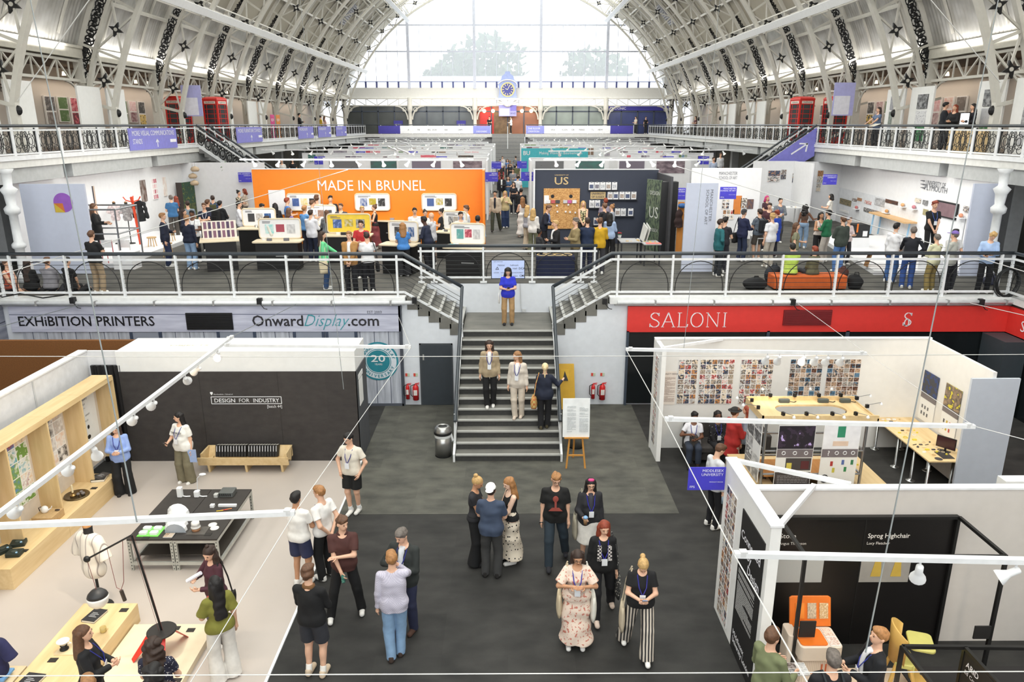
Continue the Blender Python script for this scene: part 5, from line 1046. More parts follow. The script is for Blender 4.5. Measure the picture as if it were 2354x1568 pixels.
for a,b_ in(((-.02,-.1),(.14,-.42)),((-.12,-.05),(-.36,-.25)),((.1,.06),(.2,.3))):
 p,q=Vector((LX+a[0],LY+a[1],.44)),Vector((LX+b_[0],LY+b_[1],.12));s_=(q-p).cross(Vector((0,0,1))).normalized()*.11;m.slab([p-s_,p+s_,q+s_*.45,q-s_*.45],(0,0,.012))
 m.build('leg',RED,fl);m=MB()
MB().lathe([(.2,.44),(.21,.45),(.21,.465),(.2,.475)],(LX,LY,0),28).build('base_disc',M((36,33,32),.5),fl,smooth=False)
top_=Vector((LX-.22,LY,2.06));arm_=Vector((LX-.93,LY+.02,1.66));MB().tube([(LX,LY,.47),top_],.016,8).build('pole',BLACK,fl);MB().tube([top_,arm_],.014,8).build('arm',BLACK,fl);MB().ell(arm_,(.05,.04,.05)).build('pulley',BLACK,fl);g=Vector((LX-.86,LY,1.02));CORD=M((120,56,50),.7)
MB().tube([arm_,g+Vector((0,0,.14))],.005,4).build('cord',CORD,fl);MB().tube([arm_*.55+top_*.45,Vector((LX-.56,LY,1.2)),Vector((LX-.5,LY,1.16)),Vector((LX-.44,LY,1.3)),top_*.8+arm_*.2],.005,4).build('cord',CORD,fl);MB().tube([(LX-.5,LY,1.15),(LX-.47,LY,.98)],.028,10).build('counterweight',M((60,50,44),.5),fl)
prof=[(.004,.15),(.08,.13),(.128,.08),(.144,.04)];MB().lathe(prof,g,24).build('globe_top',M((44,44,46),.5),fl,smooth=True);MB().lathe([(.144,.04),(.15,0),(.13,-.075),(.08,-.13),(.004,-.15)],g,24).build('globe_shade',M((226,224,220),.4),fl,smooth=True)
for d in(.03,-.03):MB().tube([(LX+d,LY-.02,.47),top_+Vector((d,0,0))],.003,4).build('cord',CORD,fl)
#tailor's busts
def bust(label,x,y,z0,garment,gname,pole=True,col=(30,28,28),sc_=1.0,face=0):
 t=thing('tailor_bust',label,'mannequin',(x,y,0));F=Fld(.012,.03)
 F.ell((0,0,z0+.32),(.15,.1,.26));F.cap((-.11,0,z0+.52),(.11,0,z0+.52),.06);F.cap((0,0,z0+.55),(0,.01,z0+.68),.055);F.ell((0,0,z0+.1),(.15,.11,.14))
 F.clips.append(((0,0,z0),(0,0,-1)));F.clips.append(((0,0,z0+.68),(0,0,1)));v,q=F.mesh();o=npmesh('bust_form',v,q,[M(col,.6)],t);WM[o.name]=wm(t)
 F=Fld(.012,.025);F.noise=(.0015,34,2);F.ell((0,0,z0+.32),(.17,.12,.3));F.cap((-.115,0,z0+.52),(.115,0,z0+.52),.075);F.ell((0,0,z0+.1),(.175,.125,.17))
 for sg in(1,-1):F.cap((sg*.15,0,z0+.5),(sg*.26,0,z0+.27),.075,.085,f1=True)
 F.subs.append(((0,.03,z0+.64),.085));F.clips.append(((0,0,z0-.02),(0,0,-1)));v,q=F.mesh();npmesh(gname,v,q,[garment],t)
 if pole:MB().tube([(0,0,z0+.02),(0,0,.05)],.018,8).build('stand_pole',BLACK,t,local=True);MB().lathe([(.16,0),(.15,.03),(.02,.05)],n=18).build('stand_foot',BLACK,t,local=True)
 MB().lathe([(.055,z0+.68),(.05,z0+.7),(.01,z0+.72)],n=14).build('neck_cap',M((180,130,80)),t,local=True);t.rotation_euler=(0,0,face);return t
bu=bust('tailor bust wearing a pinstriped white baseball jersey',-6.75,10.7,.5,pattern('vstripe',(222,214,202),(214,206,196),3.2,(150,140,134),.83),'jersey');bu.scale=(1.25,1.25,1.28);bu.rotation_euler=(0,0,-.4)
sbp=thing('pedestal','pale plinth under the navy scrubs bust','plinth',(-7.1,8.7,0));bx('plinth_body',(-7.35,8.45,0),(-6.85,8.95,.3),M((216,196,160)),sbp)
b2=bust('navy hospital scrub top with stethoscope on a bust at lower left',-7.1,8.7,.36,M((34,36,76),.85,var=.15,scale=10),'scrub_top',False);m=MB();m.tube([(-.06,.02,.98),(-.1,-.1,.9),(-.05,-.15,.75),(.02,-.14,.66),(.08,-.13,.78),(.09,-.08,.92),(.06,.02,.98)],.008,5);m.tube([(.02,-.14,.66),(.0,-.15,.55)],.008,5);m.lathe([(.03,0),(.03,.02)],(0,-.15,.53),10);m.build('stethoscope',M((216,220,226),.3),b2,local=True)
MB().box((-.17,-.12,.345),(.17,.12,.375)).build('hem_band',M((120,170,220)),b2,local=True)
#right stand: photo-grid wall, sofa, workshop kiosk, long desk
SWM=M((228,226,222),.6,var=.02);LAV=M((196,202,212),.6,var=.02)
st=thing('stand_wall','white stand wall with five photo grids and its right return','stand wall',(6.8,17,0));bx('back_panel',(3.5,17.0,0),(10.05,17.08,2.8),SWM,st);bx('side_panel',(10.0,14.5,0),(10.08,17.0,2.8),SWM,st);bx('end_panel',(9.55,14.44,0),(10.55,14.5,2.68),LAV,st);bx('top_edge',(3.5,16.98,2.8),(10.1,17.1,2.83),WHITE,st)
sl=thing('stand_wall','narrow white end panel with photo strip at the left of the right stand','stand wall',(3.56,16.6,0));bx('panel',(3.52,16.22,0),(3.62,16.98,2.78),WB,sl);board('photo_strip','tall photo strip on the outer face of the narrow end panel',(3.515,16.8,.3),(0,-1,0),(0,0,1),.34,2.2,collage(3,16,2,None,.08,axes='YZ'))
for i,(a,c,nx)in enumerate(((4.1,4.66,3),(4.62,5.54,6),(5.6,6.48,6),(6.78,7.66,6),(7.68,8.58,6))):
 dark=i>2;pal=[(30,28,30),(206,170,140),(38,36,36),(180,176,170),(120,80,60),(24,24,28),(90,130,160),(60,56,58),(214,190,170)]if dark else None
 board('photo_grid_poster',('photo grid poster beside the printed column at the left of the wall','second photo grid poster with a red block on the white wall','third photo grid poster with scattered white gaps','black framed portrait grid poster left of the last one','black framed portrait grid poster nearest the desk corner')[i],(a,16.99,1.17 if i<3 else 1.27),(1,0,0),(0,0,1),c-a-.1,1.13 if i<3 else 1.03,collage(nx,9,i+1,pal,.05 if not dark else .04))
tp_=thing('poster','pale text panel at the far left of the photo wall','poster',(3.9,16.98,1.2));bx('sheet',(3.66,16.985,1.15),(4.06,16.995,2.0),M((232,222,212),.6),tp_);text('PRODUCT DESIGN',(3.7,16.984,1.92),(1,0,0),(0,0,1),.035,M((90,70,66)),tp_);lines(tp_,(3.72,16.984,1.2),(1,0,0),(0,0,1),.32,.66,26,M((170,150,140)),4)
for i,(y1,y0,cc,lb)in enumerate(((17.62-.75,16.25,collage(1,1,5,[(40,60,120),(50,70,80),(40,130,140),(60,60,64)],0,axes='YZ',detail=2),'blue dive photo poster on the right return wall'),(15.95,15.35,collage(1,1,8,[(70,66,62),(226,190,150),(60,56,54),(216,200,60)],0,axes='YZ',detail=1.6),'hand with yellow device poster on the right return wall'),(15.05,14.6,collage(1,1,12,[(220,170,130),(236,228,220),(190,120,80)],0,axes='YZ'),'skin toned hand poster nearest the panel end'))):
 t=thing('poster',lb,'poster',(9.99,(y0+y1)/2,.85));board('photo',None,(9.985,y1,1.55),(0,-1,0),(0,0,1),y1-y0,.52,cc,parent=t);board('caption_band',None,(9.985,y1,1.4),(0,-1,0),(0,0,1),y1-y0,.14,M((120,112,112)),parent=t);board('sheet',None,(9.99,y1,.86),(0,-1,0),(0,0,1),y1-y0,.54,WB,parent=t)
 for k in range(6):MB().rbox((9.972,y1-.15-.12*(k%3),1.0+.16*(k//3)),(9.978,y1-.1-.12*(k%3),1.08+.16*(k//3)),.002).build('drawing',M(((90,90,92),(200,170,60),(190,70,60))[k%3]if i else(100,100,102)),t)
sf=thing('sofa','dark grey two seat sofa under the photo grids','sofa',(4.9,16.45,0));SG=M((64,60,58),.9,var=.15,scale=20);bx('seat_base',(4.35,16.1,.08),(6.1,16.85,.28),SG,sf,bev=.02);bx('seat_cushion',(4.45,16.05,.28),(5.25,16.7,.43),SG,sf,bev=.03);bx('seat_cushion',(5.26,16.05,.28),(6.0,16.7,.43),SG,sf,bev=.03);bx('backrest',(4.35,16.68,.28),(6.1,16.9,.85),SG,sf,bev=.03);bx('armrest',(4.28,16.05,.08),(4.45,16.9,.72),SG,sf,bev=.03);bx('armrest',(6.0,16.05,.08),(6.17,16.9,.72),SG,sf,bev=.03)
for x in(4.35,6.1):
 for y in(16.12,16.8):bx('leg',(x-.03,y-.03,0),(x+.03,y+.03,.08),STEEL,sf)
kz=.8;ki=thing('workshop_kiosk','plywood workshop island with scaffold posts and cut-out canopy','kiosk',(6.2,13.5,0))
b=MB();b.box((4.78,12.15,kz-.04),(7.57,13.0,kz));b.box((4.78,14.3,kz-.04),(7.57,14.9,kz));b.box((4.78,13.0,kz-.04),(5.3,14.3,kz));b.box((6.9,13.0,kz-.04),(7.57,14.3,kz));b.build('counter_top',PLY,ki);b=MB();b.box((4.85,12.25,0),(7.5,12.3,kz-.04));b.box((4.85,14.8,0),(7.5,14.85,kz-.04));b.box((4.85,12.3,0),(4.9,14.8,kz-.04));b.box((7.45,12.3,0),(7.5,14.8,kz-.04));b.build('counter_skirt',PLYZ,ki)
cz_=2.2;x0,x1,y0,y1=4.9,7.15,13.33,14.42
m=MB();n=32;hx0,hx1,hy0,hy1,r=5.35,6.75,13.62,14.14,.25;inner=[]
for cx,cy_,a in((hx1-r,hy1-r,0),(hx0+r,hy1-r,90),(hx0+r,hy0+r,180),(hx1-r,hy0+r,270)):
 for q in range(8):t_=math.radians(a+q*90/7);inner.append((cx+r*math.cos(t_),cy_+r*math.sin(t_)))
outer=[]
for px,py in inner:
 dx,dy=px-(hx0+hx1)/2,py-(hy0+hy1)/2;k=min((x1-(hx0+hx1)/2)/max(abs(dx),1e-6)if True else 9,(y1-(hy0+hy1)/2)/max(abs(dy),1e-6));outer.append((max(x0,min(x1,(hx0+hx1)/2+dx*k)),max(y0,min(y1,(hy0+hy1)/2+dy*k))))
N_=len(inner);vs=[(x,y,cz_)for x,y in inner]+[(x,y,cz_)for x,y in outer]+[(x,y,cz_+.04)for x,y in inner]+[(x,y,cz_+.04)for x,y in outer]
m.add(vs,[f_ for i in range(N_)for j in[(i+1)%N_]for f_ in((i,j,j+N_,i+N_),(i+2*N_,i+3*N_,j+3*N_,j+2*N_),(i,i+2*N_,j+2*N_,j),(i+N_,j+N_,j+3*N_,i+3*N_))]);m.build('canopy_top',PLY,ki)
b=MB();b.box((x0,y0,cz_-.02),(x1,y0+.03,cz_+.12));b.box((x0,y1-.03,cz_-.02),(x1,y1,cz_+.12));b.box((x0,y0,cz_-.02),(x0+.03,y1,cz_+.12));b.box((x1-.03,y0,cz_-.02),(x1,y1,cz_+.06));b.build('canopy_rim',PLY,ki)
for x in(5.02,6.98):
 for y in(13.42,14.3):MB().tube([(x,y,kz-.05),(x,y,cz_)],.028,8).build('post',STEEL,ki)
for z in(1.05,1.55):
 for y in(13.42,14.3):MB().tube([(5.02,y,z),(6.98,y,z)],.022,8).build('crossbar',STEEL,ki)
 for x in(5.02,6.98):MB().tube([(x,13.42,z),(x,14.3,z)],.022,8).build('crossbar',STEEL,ki)
bx('inner_shelf',(5.1,13.5,.95),(6.9,14.25,.98),pattern('woody',(190,130,70),(210,150,90),8),ki)
for i,(px,lb)in enumerate(((5.25,'dark headed product poster on the left of the kiosk front'),(6.13,'white wristband product poster on the right of the kiosk front'))):
 t=thing('poster',lb,'poster',(px+.35,13.33,.75));Y_=13.36;bx('sheet',(px,Y_,.72),(px+.72,Y_+.01,2.12),WB,t);GY=M((120,112,116),.5);DKG=M((70,66,68),.5)
 bx('photo',(px+.01,Y_-.004,1.62),(px+.71,Y_,2.1),pattern('floral',(34,28,38),(56,44,62),9,(190,170,224),.55)if i==0 else M((236,236,240)),t);bx('icon_band',(px+.01,Y_-.005,1.44),(px+.71,Y_,1.61),GY,t)
 for k in range(3 if i==0 else 4):
  m=MB();cx=px+.14+k*(.22 if i==0 else .16);m.tube([(cx+.035*math.cos(a),Y_-.006,1.53+.035*math.sin(a))for a in[q*PI/4 for q in range(8)]],.008,4,closed=True)
  if i and k==0:m=MB();text('?',(cx,Y_-.006,1.48),(1,0,0),(0,0,1),.1,WHITE,t,align='c',bold=.02)
  else:m.build('icon',WHITE,t)
 if i:bx('green_device',(px+.27,Y_-.007,1.86),(px+.42,Y_-.003,2.09),M((50,140,106)),t);bx('pink_hand',(px+.2,Y_-.007,1.68),(px+.5,Y_-.003,1.78),M((226,200,180)),t)
 if i==0:
  bx('dark_panel',(px+.2,Y_-.004,1.16),(px+.7,Y_,1.42),DKG,t);bx('product_photo',(px+.5,Y_-.008,1.19),(px+.66,Y_-.003,1.36),M((90,40,46)),t);bx('yellow_device',(px+.22,Y_-.008,1.17),(px+.32,Y_-.003,1.32),M((216,200,90)),t);bx('text_panel',(px+.01,Y_-.004,.73),(px+.71,Y_,1.12),DKG,t);lines(t,(px+.06,Y_-.005,.78),(1,0,0),(0,0,1),.6,.28,8,M((150,148,150)),7)
 else:
  for cx,cz2,c in((.2,1.3,(180,60,56)),(.42,1.33,(90,110,170)),(.6,1.33,(60,130,90)),(.25,1.16,(200,190,80)),(.48,1.18,(50,130,80))):bx('device_drawing',(px+cx,Y_-.005,cz2-.05),(px+cx+.05,Y_,cz2+.05),M(c),t)
  for cx,cz2 in((.12,.98),(.52,.86)):m=MB();m.tube([(px+cx+.07*math.cos(a),Y_-.004,cz2+.08*math.sin(a))for a in[q*PI/6 for q in range(12)]],.012,5,closed=True);m.build('wristband_drawing',M((50,50,52)),t)
  bx('footer_band',(px+.01,Y_-.004,.74),(px+.71,Y_,.8),GY,t)
 bx('ply_foot',(px-.02,Y_-.02,.7),(px+.76,Y_+.03,.73),PLY,t)
board('photo_print','black and white photo panel on the left end of the kiosk',(4.97,14.3,.85),(0,-1,0),(0,0,1),.85,1.3,collage(2,5,6,[(90,90,92),(220,220,222),(60,60,62),(150,150,152),(236,236,236)],.03,axes='YZ'))
cl=None
for i,(x,y,a)in enumerate([(5.3,13.36,-1.2),(5.75,13.36,-1.2),(6.25,13.36,-1.2),(6.7,13.36,-1.2),(5.4,14.38,1.8),(5.9,14.38,1.8),(6.4,14.38,1.8),(6.85,14.38,1.8),(4.93,13.7,3.0),(4.93,14.1,3.0),(7.1,13.75,.1),(7.1,14.2,.1)]):
 if cl is None:
  cl=thing('clamp_lamp','small black clamp lamp on the kiosk canopy rim','lamp',(x,y,cz_+.12),a,'clamp lamps on the canopy');MB().box((-.03,-.025,0),(.03,.025,.07)).build('clamp',BLACK,cl,local=True);MB().tube([(0,0,.06),(.28,0,.1)],.006,5).build('arm',STEEL,cl,local=True);MB().lathe([(.012,.1),(.03,.07),(.032,.05)],(.29,0,0),10).build('head',M((226,226,226),.3),cl,local=True);MB().lathe([(.026,.052),(.005,.048)],(.29,0,0),10).build('bulb',M((255,236,200),.5,emit=5),cl,local=True)
 else:dup(cl,(x,y,cz_+.12),a)
for x,lb in((5.65,'grey transformer with cable at the left of the canopy'),(6.45,'grey transformer with cable at the middle of the canopy'),(6.9,'grey transformer at the right end of the canopy')):
 t=thing('transformer',lb,'transformer',(x,14.28,cz_+.04));MB().rbox((x-.11,14.22,cz_+.04),(x+.11,14.32,cz_+.11),.03).build('body',M((74,80,76),.5),t,bev=.01);MB().tube([(x+.11,14.27,cz_+.06),(x+.2,14.25,cz_+.05),(x+.26,14.3,cz_+.05)],.008,5).build('cable',BLACK,t)
def model_bits(cx0,cy0,cx1,cy1,z,n,seed,grp,cols,where):
 rg=random.Random(seed)
 for k in range(n):
  x,y=rg.uniform(cx0,cx1),rg.uniform(cy0,cy1);c=rg.choice(cols);s_=rg.uniform(.03,.06);kind=rg.randrange(4);m=MB();t=None
  if kind==0:m.rbox((x-s_,y-s_*.6,z),(x+s_,y+s_*.6,z+s_*.5),s_*.25);nm='model_block'
  elif kind==1:m.tube([(x+s_*math.cos(a),y+s_*math.sin(a),z+.01)for a in[q*PI/5 for q in range(10)]],.008,5,closed=True);nm='wristband'
  elif kind==2:m.tube([(x-s_,y-s_*.4,z+.008),(x+s_,y+s_*.4,z+.008)],.008,6);nm='wooden_stick'
  else:m.lathe([(s_*.6,0),(s_*.5,s_*.7),(s_*.2,s_*.8)],(x,y,z),10);nm='model_dome'
  tag(m.build(nm,M(c,.5)),where,'model',grp)
cols=[(222,200,160),(40,40,44),(230,228,224),(200,170,120),(216,196,60),(70,70,74)]
def clutter(cx0,cy0,cx1,cy1,z,n,seed,where,cols=cols):
 rg=random.Random(seed);cn={(222,200,160):'pale wooden',(40,40,44):'black',(230,228,224):'white',(200,170,120):'tan',(216,196,60):'yellow',(70,70,74):'grey'};made={}
 cell=[];nx=max(1,int((cx1-cx0)/.13));ny=max(1,int((cy1-cy0)/.13));cell=[(i,j)for i in range(nx)for j in range(ny)];rg.shuffle(cell)
 for(i,j)in cell[:n]:
  x=cx0+(i+.5)*(cx1-cx0)/nx;y=cy0+(j+.5)*(cy1-cy0)/ny;c=rg.choice(cols);s_=rg.uniform(.03,.05);kind=rg.randrange(4);m=MB()
  if kind==0:m.rbox((x-s_,y-s_*.6,z),(x+s_,y+s_*.6,z+s_*.5),s_*.25);nm='model_block'
  elif kind==1:m.tube([(x+s_*math.cos(a),y+s_*math.sin(a),z+.008)for a in[q*PI/5 for q in range(10)]],.008,5,closed=True);nm='wristband'
  elif kind==2:m.tube([(x-s_,y-s_*.4,z+.008),(x+s_,y+s_*.4,z+.008)],.008,6);nm='wooden_stick'
  else:m.lathe([(s_*.6,0),(s_*.5,s_*.7),(s_*.2,s_*.8)],(x,y,z),10);nm='model_dome'
  lb='small %s %s %s'%(cn[c],nm.replace('_',' '),where);tag(m.build(nm,M(c,.5)),lb,'model',lb.replace('small','the'))
clutter(4.85,13.0,5.25,14.75,kz,12,3,'on the left counter of the workshop island');clutter(7.0,12.4,7.45,14.4,kz,9,4,'on the right counter of the workshop island')
wf=thing('wire_model','small wire frame model on a pale base by the island corner','model',(7.3,12.9,kz));bx('base',(7.05,12.75,kz),(7.5,13.05,kz+.015),M((230,214,184)),wf)
for k in range(3):MB().tube([(7.3+k*.05,12.82,kz+.015),(7.3+k*.05,12.82,kz+.16),(7.3+k*.05,12.95,kz+.16),(7.3+k*.05,12.95,kz+.015)],.006,5).build('loop',STEEL,wf)
dk=thing('long_desk','long pale plywood desk on chrome legs along the right wall','desk',(9.5,15.7,0));bx('desk_top',(8.98,14.5,kz-.03),(9.95,17.0,kz),PLY,dk,bev=.003);bx('modesty_board',(9.9,14.55,.05),(9.95,17.0,kz-.03),M((226,216,206)),dk)
for x,y in((9.06,16.9),(9.06,15.9),(9.06,15.2),(9.06,14.6),(9.7,16.9),(9.7,15.7),(9.7,14.8)):
 MB().lathe([(.11,0),(.1,.015),(.05,.03),(.028,.06),(.028,kz-.03)],(x,y,0),14).build('leg',M((170,172,172),.2,.9),dk,smooth=True)
clutter(9.05,14.75,9.6,16.9,kz,40,9,'on the long right-hand desk')
mo=thing('monitor','black flat monitor on the long desk near the panel end','monitor',(9.6,15.0,kz),-.9);MB().box((-.1,-.06,0),(.1,.06,.012)).build('foot',BLACK,mo,local=True);MB().box((-.02,-.01,0),(.02,.01,.12)).build('stem',BLACK,mo,local=True);MB().rbox((-.2,-.02,.08),(.2,.01,.34),.008).build('bezel',BLACK,mo,local=True);MB().box((-.185,-.023,.095),(.185,-.02,.325)).build('screen',M((66,40,44),.2),mo,local=True)
tag(bx('drawing_tablet',(9.35,14.62,kz),(9.6,14.98,kz+.012),M((56,54,54),.4)),'dark flat drawing tablet before the monitor on the long desk','tablet')
bx_=MB();bx_.ell((9.25,14.62,kz+.006),(.08,.08,.006),16,4);tag(bx_.build('round_mat',M((60,56,56))),'round dark mat at the near end of the long desk','mat')
#near right stand: partition, black wall panel, frames
dv=thing('stand_wall','grey white partition between the workshop stand and the highchair stand','stand wall',(5.5,9.95,0));PT=M((208,202,196),.6,var=.02);bx('panel',(3.55,9.78,0),(8.4,9.88,2.6),PT,dv);bx('side_panel',(8.3,5,0),(8.4,9.78,2.6),PT,dv);bx('top_edge',(3.55,9.76,2.6),(8.42,9.9,2.63),WHITE,dv)
cw=thing('stand_wall','white end wall lettered Connected by Design facing the aisle','stand wall',(3.5,9.6,0));bx('panel',(3.42,8.6,0),(3.56,10.65,2.68),WB,cw);bx('top_edge',(3.4,8.58,2.68),(3.58,10.67,2.71),WHITE,cw);bx('black_board',(3.405,8.72,.02),(3.42,9.68,2.36),BLKP,cw)
for s_,z,y in(('Connected',1.95,9.62),('by',1.76,9.3),('Design',1.57,9.25)):text(s_,(3.404,y,z),(0,-1,0),(0,0,1),.13,LET,cw,bold=.012)
lines(cw,(3.404,9.6,.75),(0,-1,0),(0,0,1),.72,.7,26,M((190,190,190)),3);text('Middlesex',(3.404,9.6,.3),(0,-1,0),(0,0,1),.09,LET,cw,bold=.01);text('University London',(3.404,9.6,.18),(0,-1,0),(0,0,1),.09,LET,cw,bold=.02,width=.8)
board('photo_strip','photo grid strip on the white end wall facing the aisle',(3.418,10.46,.1),(0,-1,0),(0,0,1),.5,2.25,collage(4,16,11,None,.07,axes='YZ'))
for p,q,lb in(((3.5,10.6,2.69),(5.0,9.83,2.66),'white diagonal brace from the far corner of the end wall'),((3.56,8.66,2.69),(4.45,9.8,2.66),'white diagonal brace from the near corner of the end wall'),((3.56,16.3,2.79),(5.1,17.0,2.8),'white diagonal brace at the corner of the photo wall')):tag(MB().bar(p,q,.07,.06).build('corner_brace',WHITE),lb,'brace')
bpn=thing('exhibit_screen','tall black back panel lettered Sprog Highchair','panel',(5.26,9.74,0));bx('board',(3.93,9.72,0),(6.6,9.77,2.2),M((22,20,20),.35,var=.08),bpn);bx('seam',(5.24,9.715,0),(5.255,9.722,2.2),M((10,10,10)),bpn);SPR=M((226,222,216))
tx('Sprog Highchair',5.3,1.85,.075,SPR,bpn,9.715,.62,bold=.01);tx('Lucy Fletcher',5.3,1.74,.045,SPR,bpn,9.715,.34);tx('Store',4.0,1.85,.075,SPR,bpn,9.715,.24,bold=.01);tx('Angus Thomson',4.0,1.74,.045,SPR,bpn,9.715,.4)
for a,c,mat in((3.96,4.7,collage(1,1,2,[(226,224,220),(196,204,200),(60,140,130),(180,180,176)],0,detail=2)),(5.26,6.0,M((150,146,140)))):
 bx('photo',(a,9.712,1.1),(c,9.72,1.55),mat,bpn)
for x in(5.42,5.72):m=MB();m.slab([(x,9.71,1.2),(x+.16,9.71,1.2),(x+.13,9.71,1.48),(x+.05,9.71,1.5)],(0,-.004,0));m.build('chair_print',M((190,160,70)),bpn)
fr1=thing('tube_frame','tall black square tube frame in front of the Sprog panel','frame',(5.2,9.2,0));BT=M((24,24,24),.4)
FZ=2.2
for p,q in(((3.95,9.68,FZ),(6.58,9.68,FZ)),((3.95,8.7,FZ),(6.6,8.65,FZ)),((3.95,9.68,FZ),(3.95,8.7,FZ)),((6.58,9.68,FZ),(6.6,8.65,FZ))):MB().bar(p,q,.045).build('top_tube',BT,fr1)
for x,y in((3.97,9.68),(6.57,9.68),(3.95,8.7),(6.6,8.65)):MB().bar((x,y,0),(x,y,FZ),.045,.045,(0,1,0)).build('post',BT,fr1)
bx('caption_plate',(3.98,8.66,.95),(4.2,8.68,1.2),BLKP,fr1);bx('caption_plate',(6.35,8.61,.95),(6.57,8.63,1.15),BLKP,fr1)
fr2=thing('tube_frame','lower black square tube frame with ARID board at bottom right','frame',(5.9,7.8,0));
for p,q in(((5.11,8.15,1.2),(6.9,8.11,1.2)),((5.11,8.15,1.2),(5.13,7.0,1.2)),((5.91,8.12,1.2),(5.95,7.0,1.2))):MB().bar(p,q,.045).build('top_tube',BT,fr2)
for x,y in((5.11,8.15),(5.91,8.12),(6.88,8.1),(5.13,7.0)):MB().bar((x,y,0),(x,y,1.2),.045,.045,(0,1,0)).build('post',BT,fr2)
bx('board',(5.9,7.0,.45),(5.915,8.1,1.18),BLKP,fr2);text('ARID',(5.894,8.02,1.0),(0,-1,0),(0,0,1),.08,LET,fr2,bold=.012);text('Ed Cowell',(5.894,8.02,.9),(0,-1,0),(0,0,1),.055,LET,fr2)
rpl=thing('low_platform','pale pink plywood platform under the orange unit and highchair','platform',(4.7,8.4,0));bx('platform_top',(3.7,6.2,.1),(5.6,8.95,.2),M((226,202,176),.5,var=.03),rpl);bx('kick_board',(3.75,6.2,0),(5.55,8.9,.1),M((190,164,138)),rpl)
mt_=tag(bx('rubber_mat',(5.75,6.5,0),(8.2,9.2,.012),M((44,42,42),.9)),'dark rubber mat inside the far corner of the highchair stand','mat')
x,z=AtY(2303,1100,10.1);tag(bx('stand_corner',(x,10.0,0),(x+1.2,10.2,z),WB),'white corner of another stand wall at the right edge behind the partition','stand wall')
ou=thing('storage_unit','cream storage box unit with open orange lid and orange tray','storage unit',(4.32,8.72,.2));CRM=M((222,208,192),.5,var=.03);OR=M((226,116,34),.45);ox,oy,oz=4.32,8.72,.2
MB().rbox((ox-.22,oy-.14,oz+.06),(ox+.22,oy+.18,oz+.42),.05,4).build('lower_box',pattern('vstripe',(222,208,192),(206,190,172),14),ou,bev=.01);MB().rbox((ox-.27,oy-.18,oz+.42),(ox+.25,oy+.22,oz+.62),.05,4).build('upper_box',CRM,ou,bev=.012);MB().rbox((ox-.23,oy-.15,oz),(ox+.23,oy+.19,oz+.06),.05,4).build('base',CRM,ou);MB().rbox((ox-.36,oy-.02,oz),(ox-.24,oy+.24,oz+.66),.04,4).build('side_bin',CRM,ou,bev=.01)
MB().rbox((ox-.25,oy-.15,oz+.622),(ox+.08,oy+.16,oz+.632),.04,4).build('tray',OR,ou);bx('print_card',(ox+.1,oy-.16,oz+.622),(ox+.23,oy+.18,oz+.63),collage(1,2,3,[(232,228,220),(216,140,60),(236,232,226),(180,110,70)],.03,axes='XY',detail=3),ou)
m=MB();m.slab([(ox-.27,oy+.2,oz+.63),(ox+.25,oy+.2,oz+.63),(ox+.25,oy+.3,oz+.98),(ox+.22,oy+.305,oz+1.0),(ox-.24,oy+.305,oz+1.0),(ox-.27,oy+.3,oz+.98)],(0,.03,-.008));m.build('lid',OR,ou,bev=.008)
for k in range(3):m=MB();y_=oy+.225;m.slab([(ox-.2+.15*k,y_,oz+.73),(ox-.09+.15*k,y_,oz+.73),(ox-.09+.15*k,y_+.052,oz+.92),(ox-.2+.15*k,y_+.052,oz+.92)],(0,-.006,.002));m.build('lid_photo',(M((236,140,50)),collage(1,1,7,[(120,90,60),(60,50,40),(220,200,170)],0,detail=3),collage(1,1,9,[(216,180,130),(120,90,60),(236,220,190)],0,detail=3))[k],ou)
for dx in(.02,.07):MB().rbox((ox+dx,oy-.15,oz+.25),(ox+dx+.02,oy-.138,oz+.35),.006).build('handle',M((196,100,60)),ou)
hc=thing('highchair','mustard and green moulded highchair on a pale platform','highchair',(5.42,8.62,.2));hx,hy,hz=5.42,8.62,.2;MU=M((206,166,90),.5);OL=M((196,190,110),.5)
vs=[]
for i in range(13):
 a=PI*(.0+i/12);
 for z,r in((.38,.17),(.75,.2),(.76,.185),(.4,.155)):vs.append((hx+r*math.cos(a),hy+r*math.sin(a)*.9,hz+z+(.14*math.sin(a)if z>.5 else 0)))
m=MB();m.add(vs,[(i*4+k,i*4+(k+1)%4,(i+1)*4+(k+1)%4,(i+1)*4+k)for i in range(12)for k in range(4)]+[(0,1,2,3),(48,51,50,49)]);m.build('back_shell',MU,hc,smooth=True);MB().rbox((hx-.17,hy-.12,hz+.36),(hx+.17,hy+.1,hz+.42),.05,4).build('seat',OL,hc,bev=.01);MB().rbox((hx-.12,hy-.34,hz+.6),(hx+.26,hy-.05,hz+.635),.06,4).build('tray',OL,hc,bev=.01);bx('front_panel',(hx-.15,hy-.13,hz+.2),(hx+.15,hy-.1,hz+.4),OL,hc,bev=.01);bx('footrest',(hx-.16,hy-.3,hz+.16),(hx+.16,hy-.12,hz+.19),MU,hc,bev=.01)
for sx in(-1,1):
 for sy in(-1,1):MB().tube([(hx+sx*.13,hy+sy*.08,hz+.38),(hx+sx*.2,hy+sy*.17-.02,hz)],[.022,.028],8).build('leg',MU,hc)
bx('caption_tag',(hx+.02,hy-.3,hz+.191),(hx+.12,hy-.24,hz+.194),M((70,90,110)),hc)
hc.rotation_euler=(0,0,1.25);hc.scale=(1.1,1.1,1.12);ou.scale=(1.12,1.12,1.12);ou.location.x-=.05
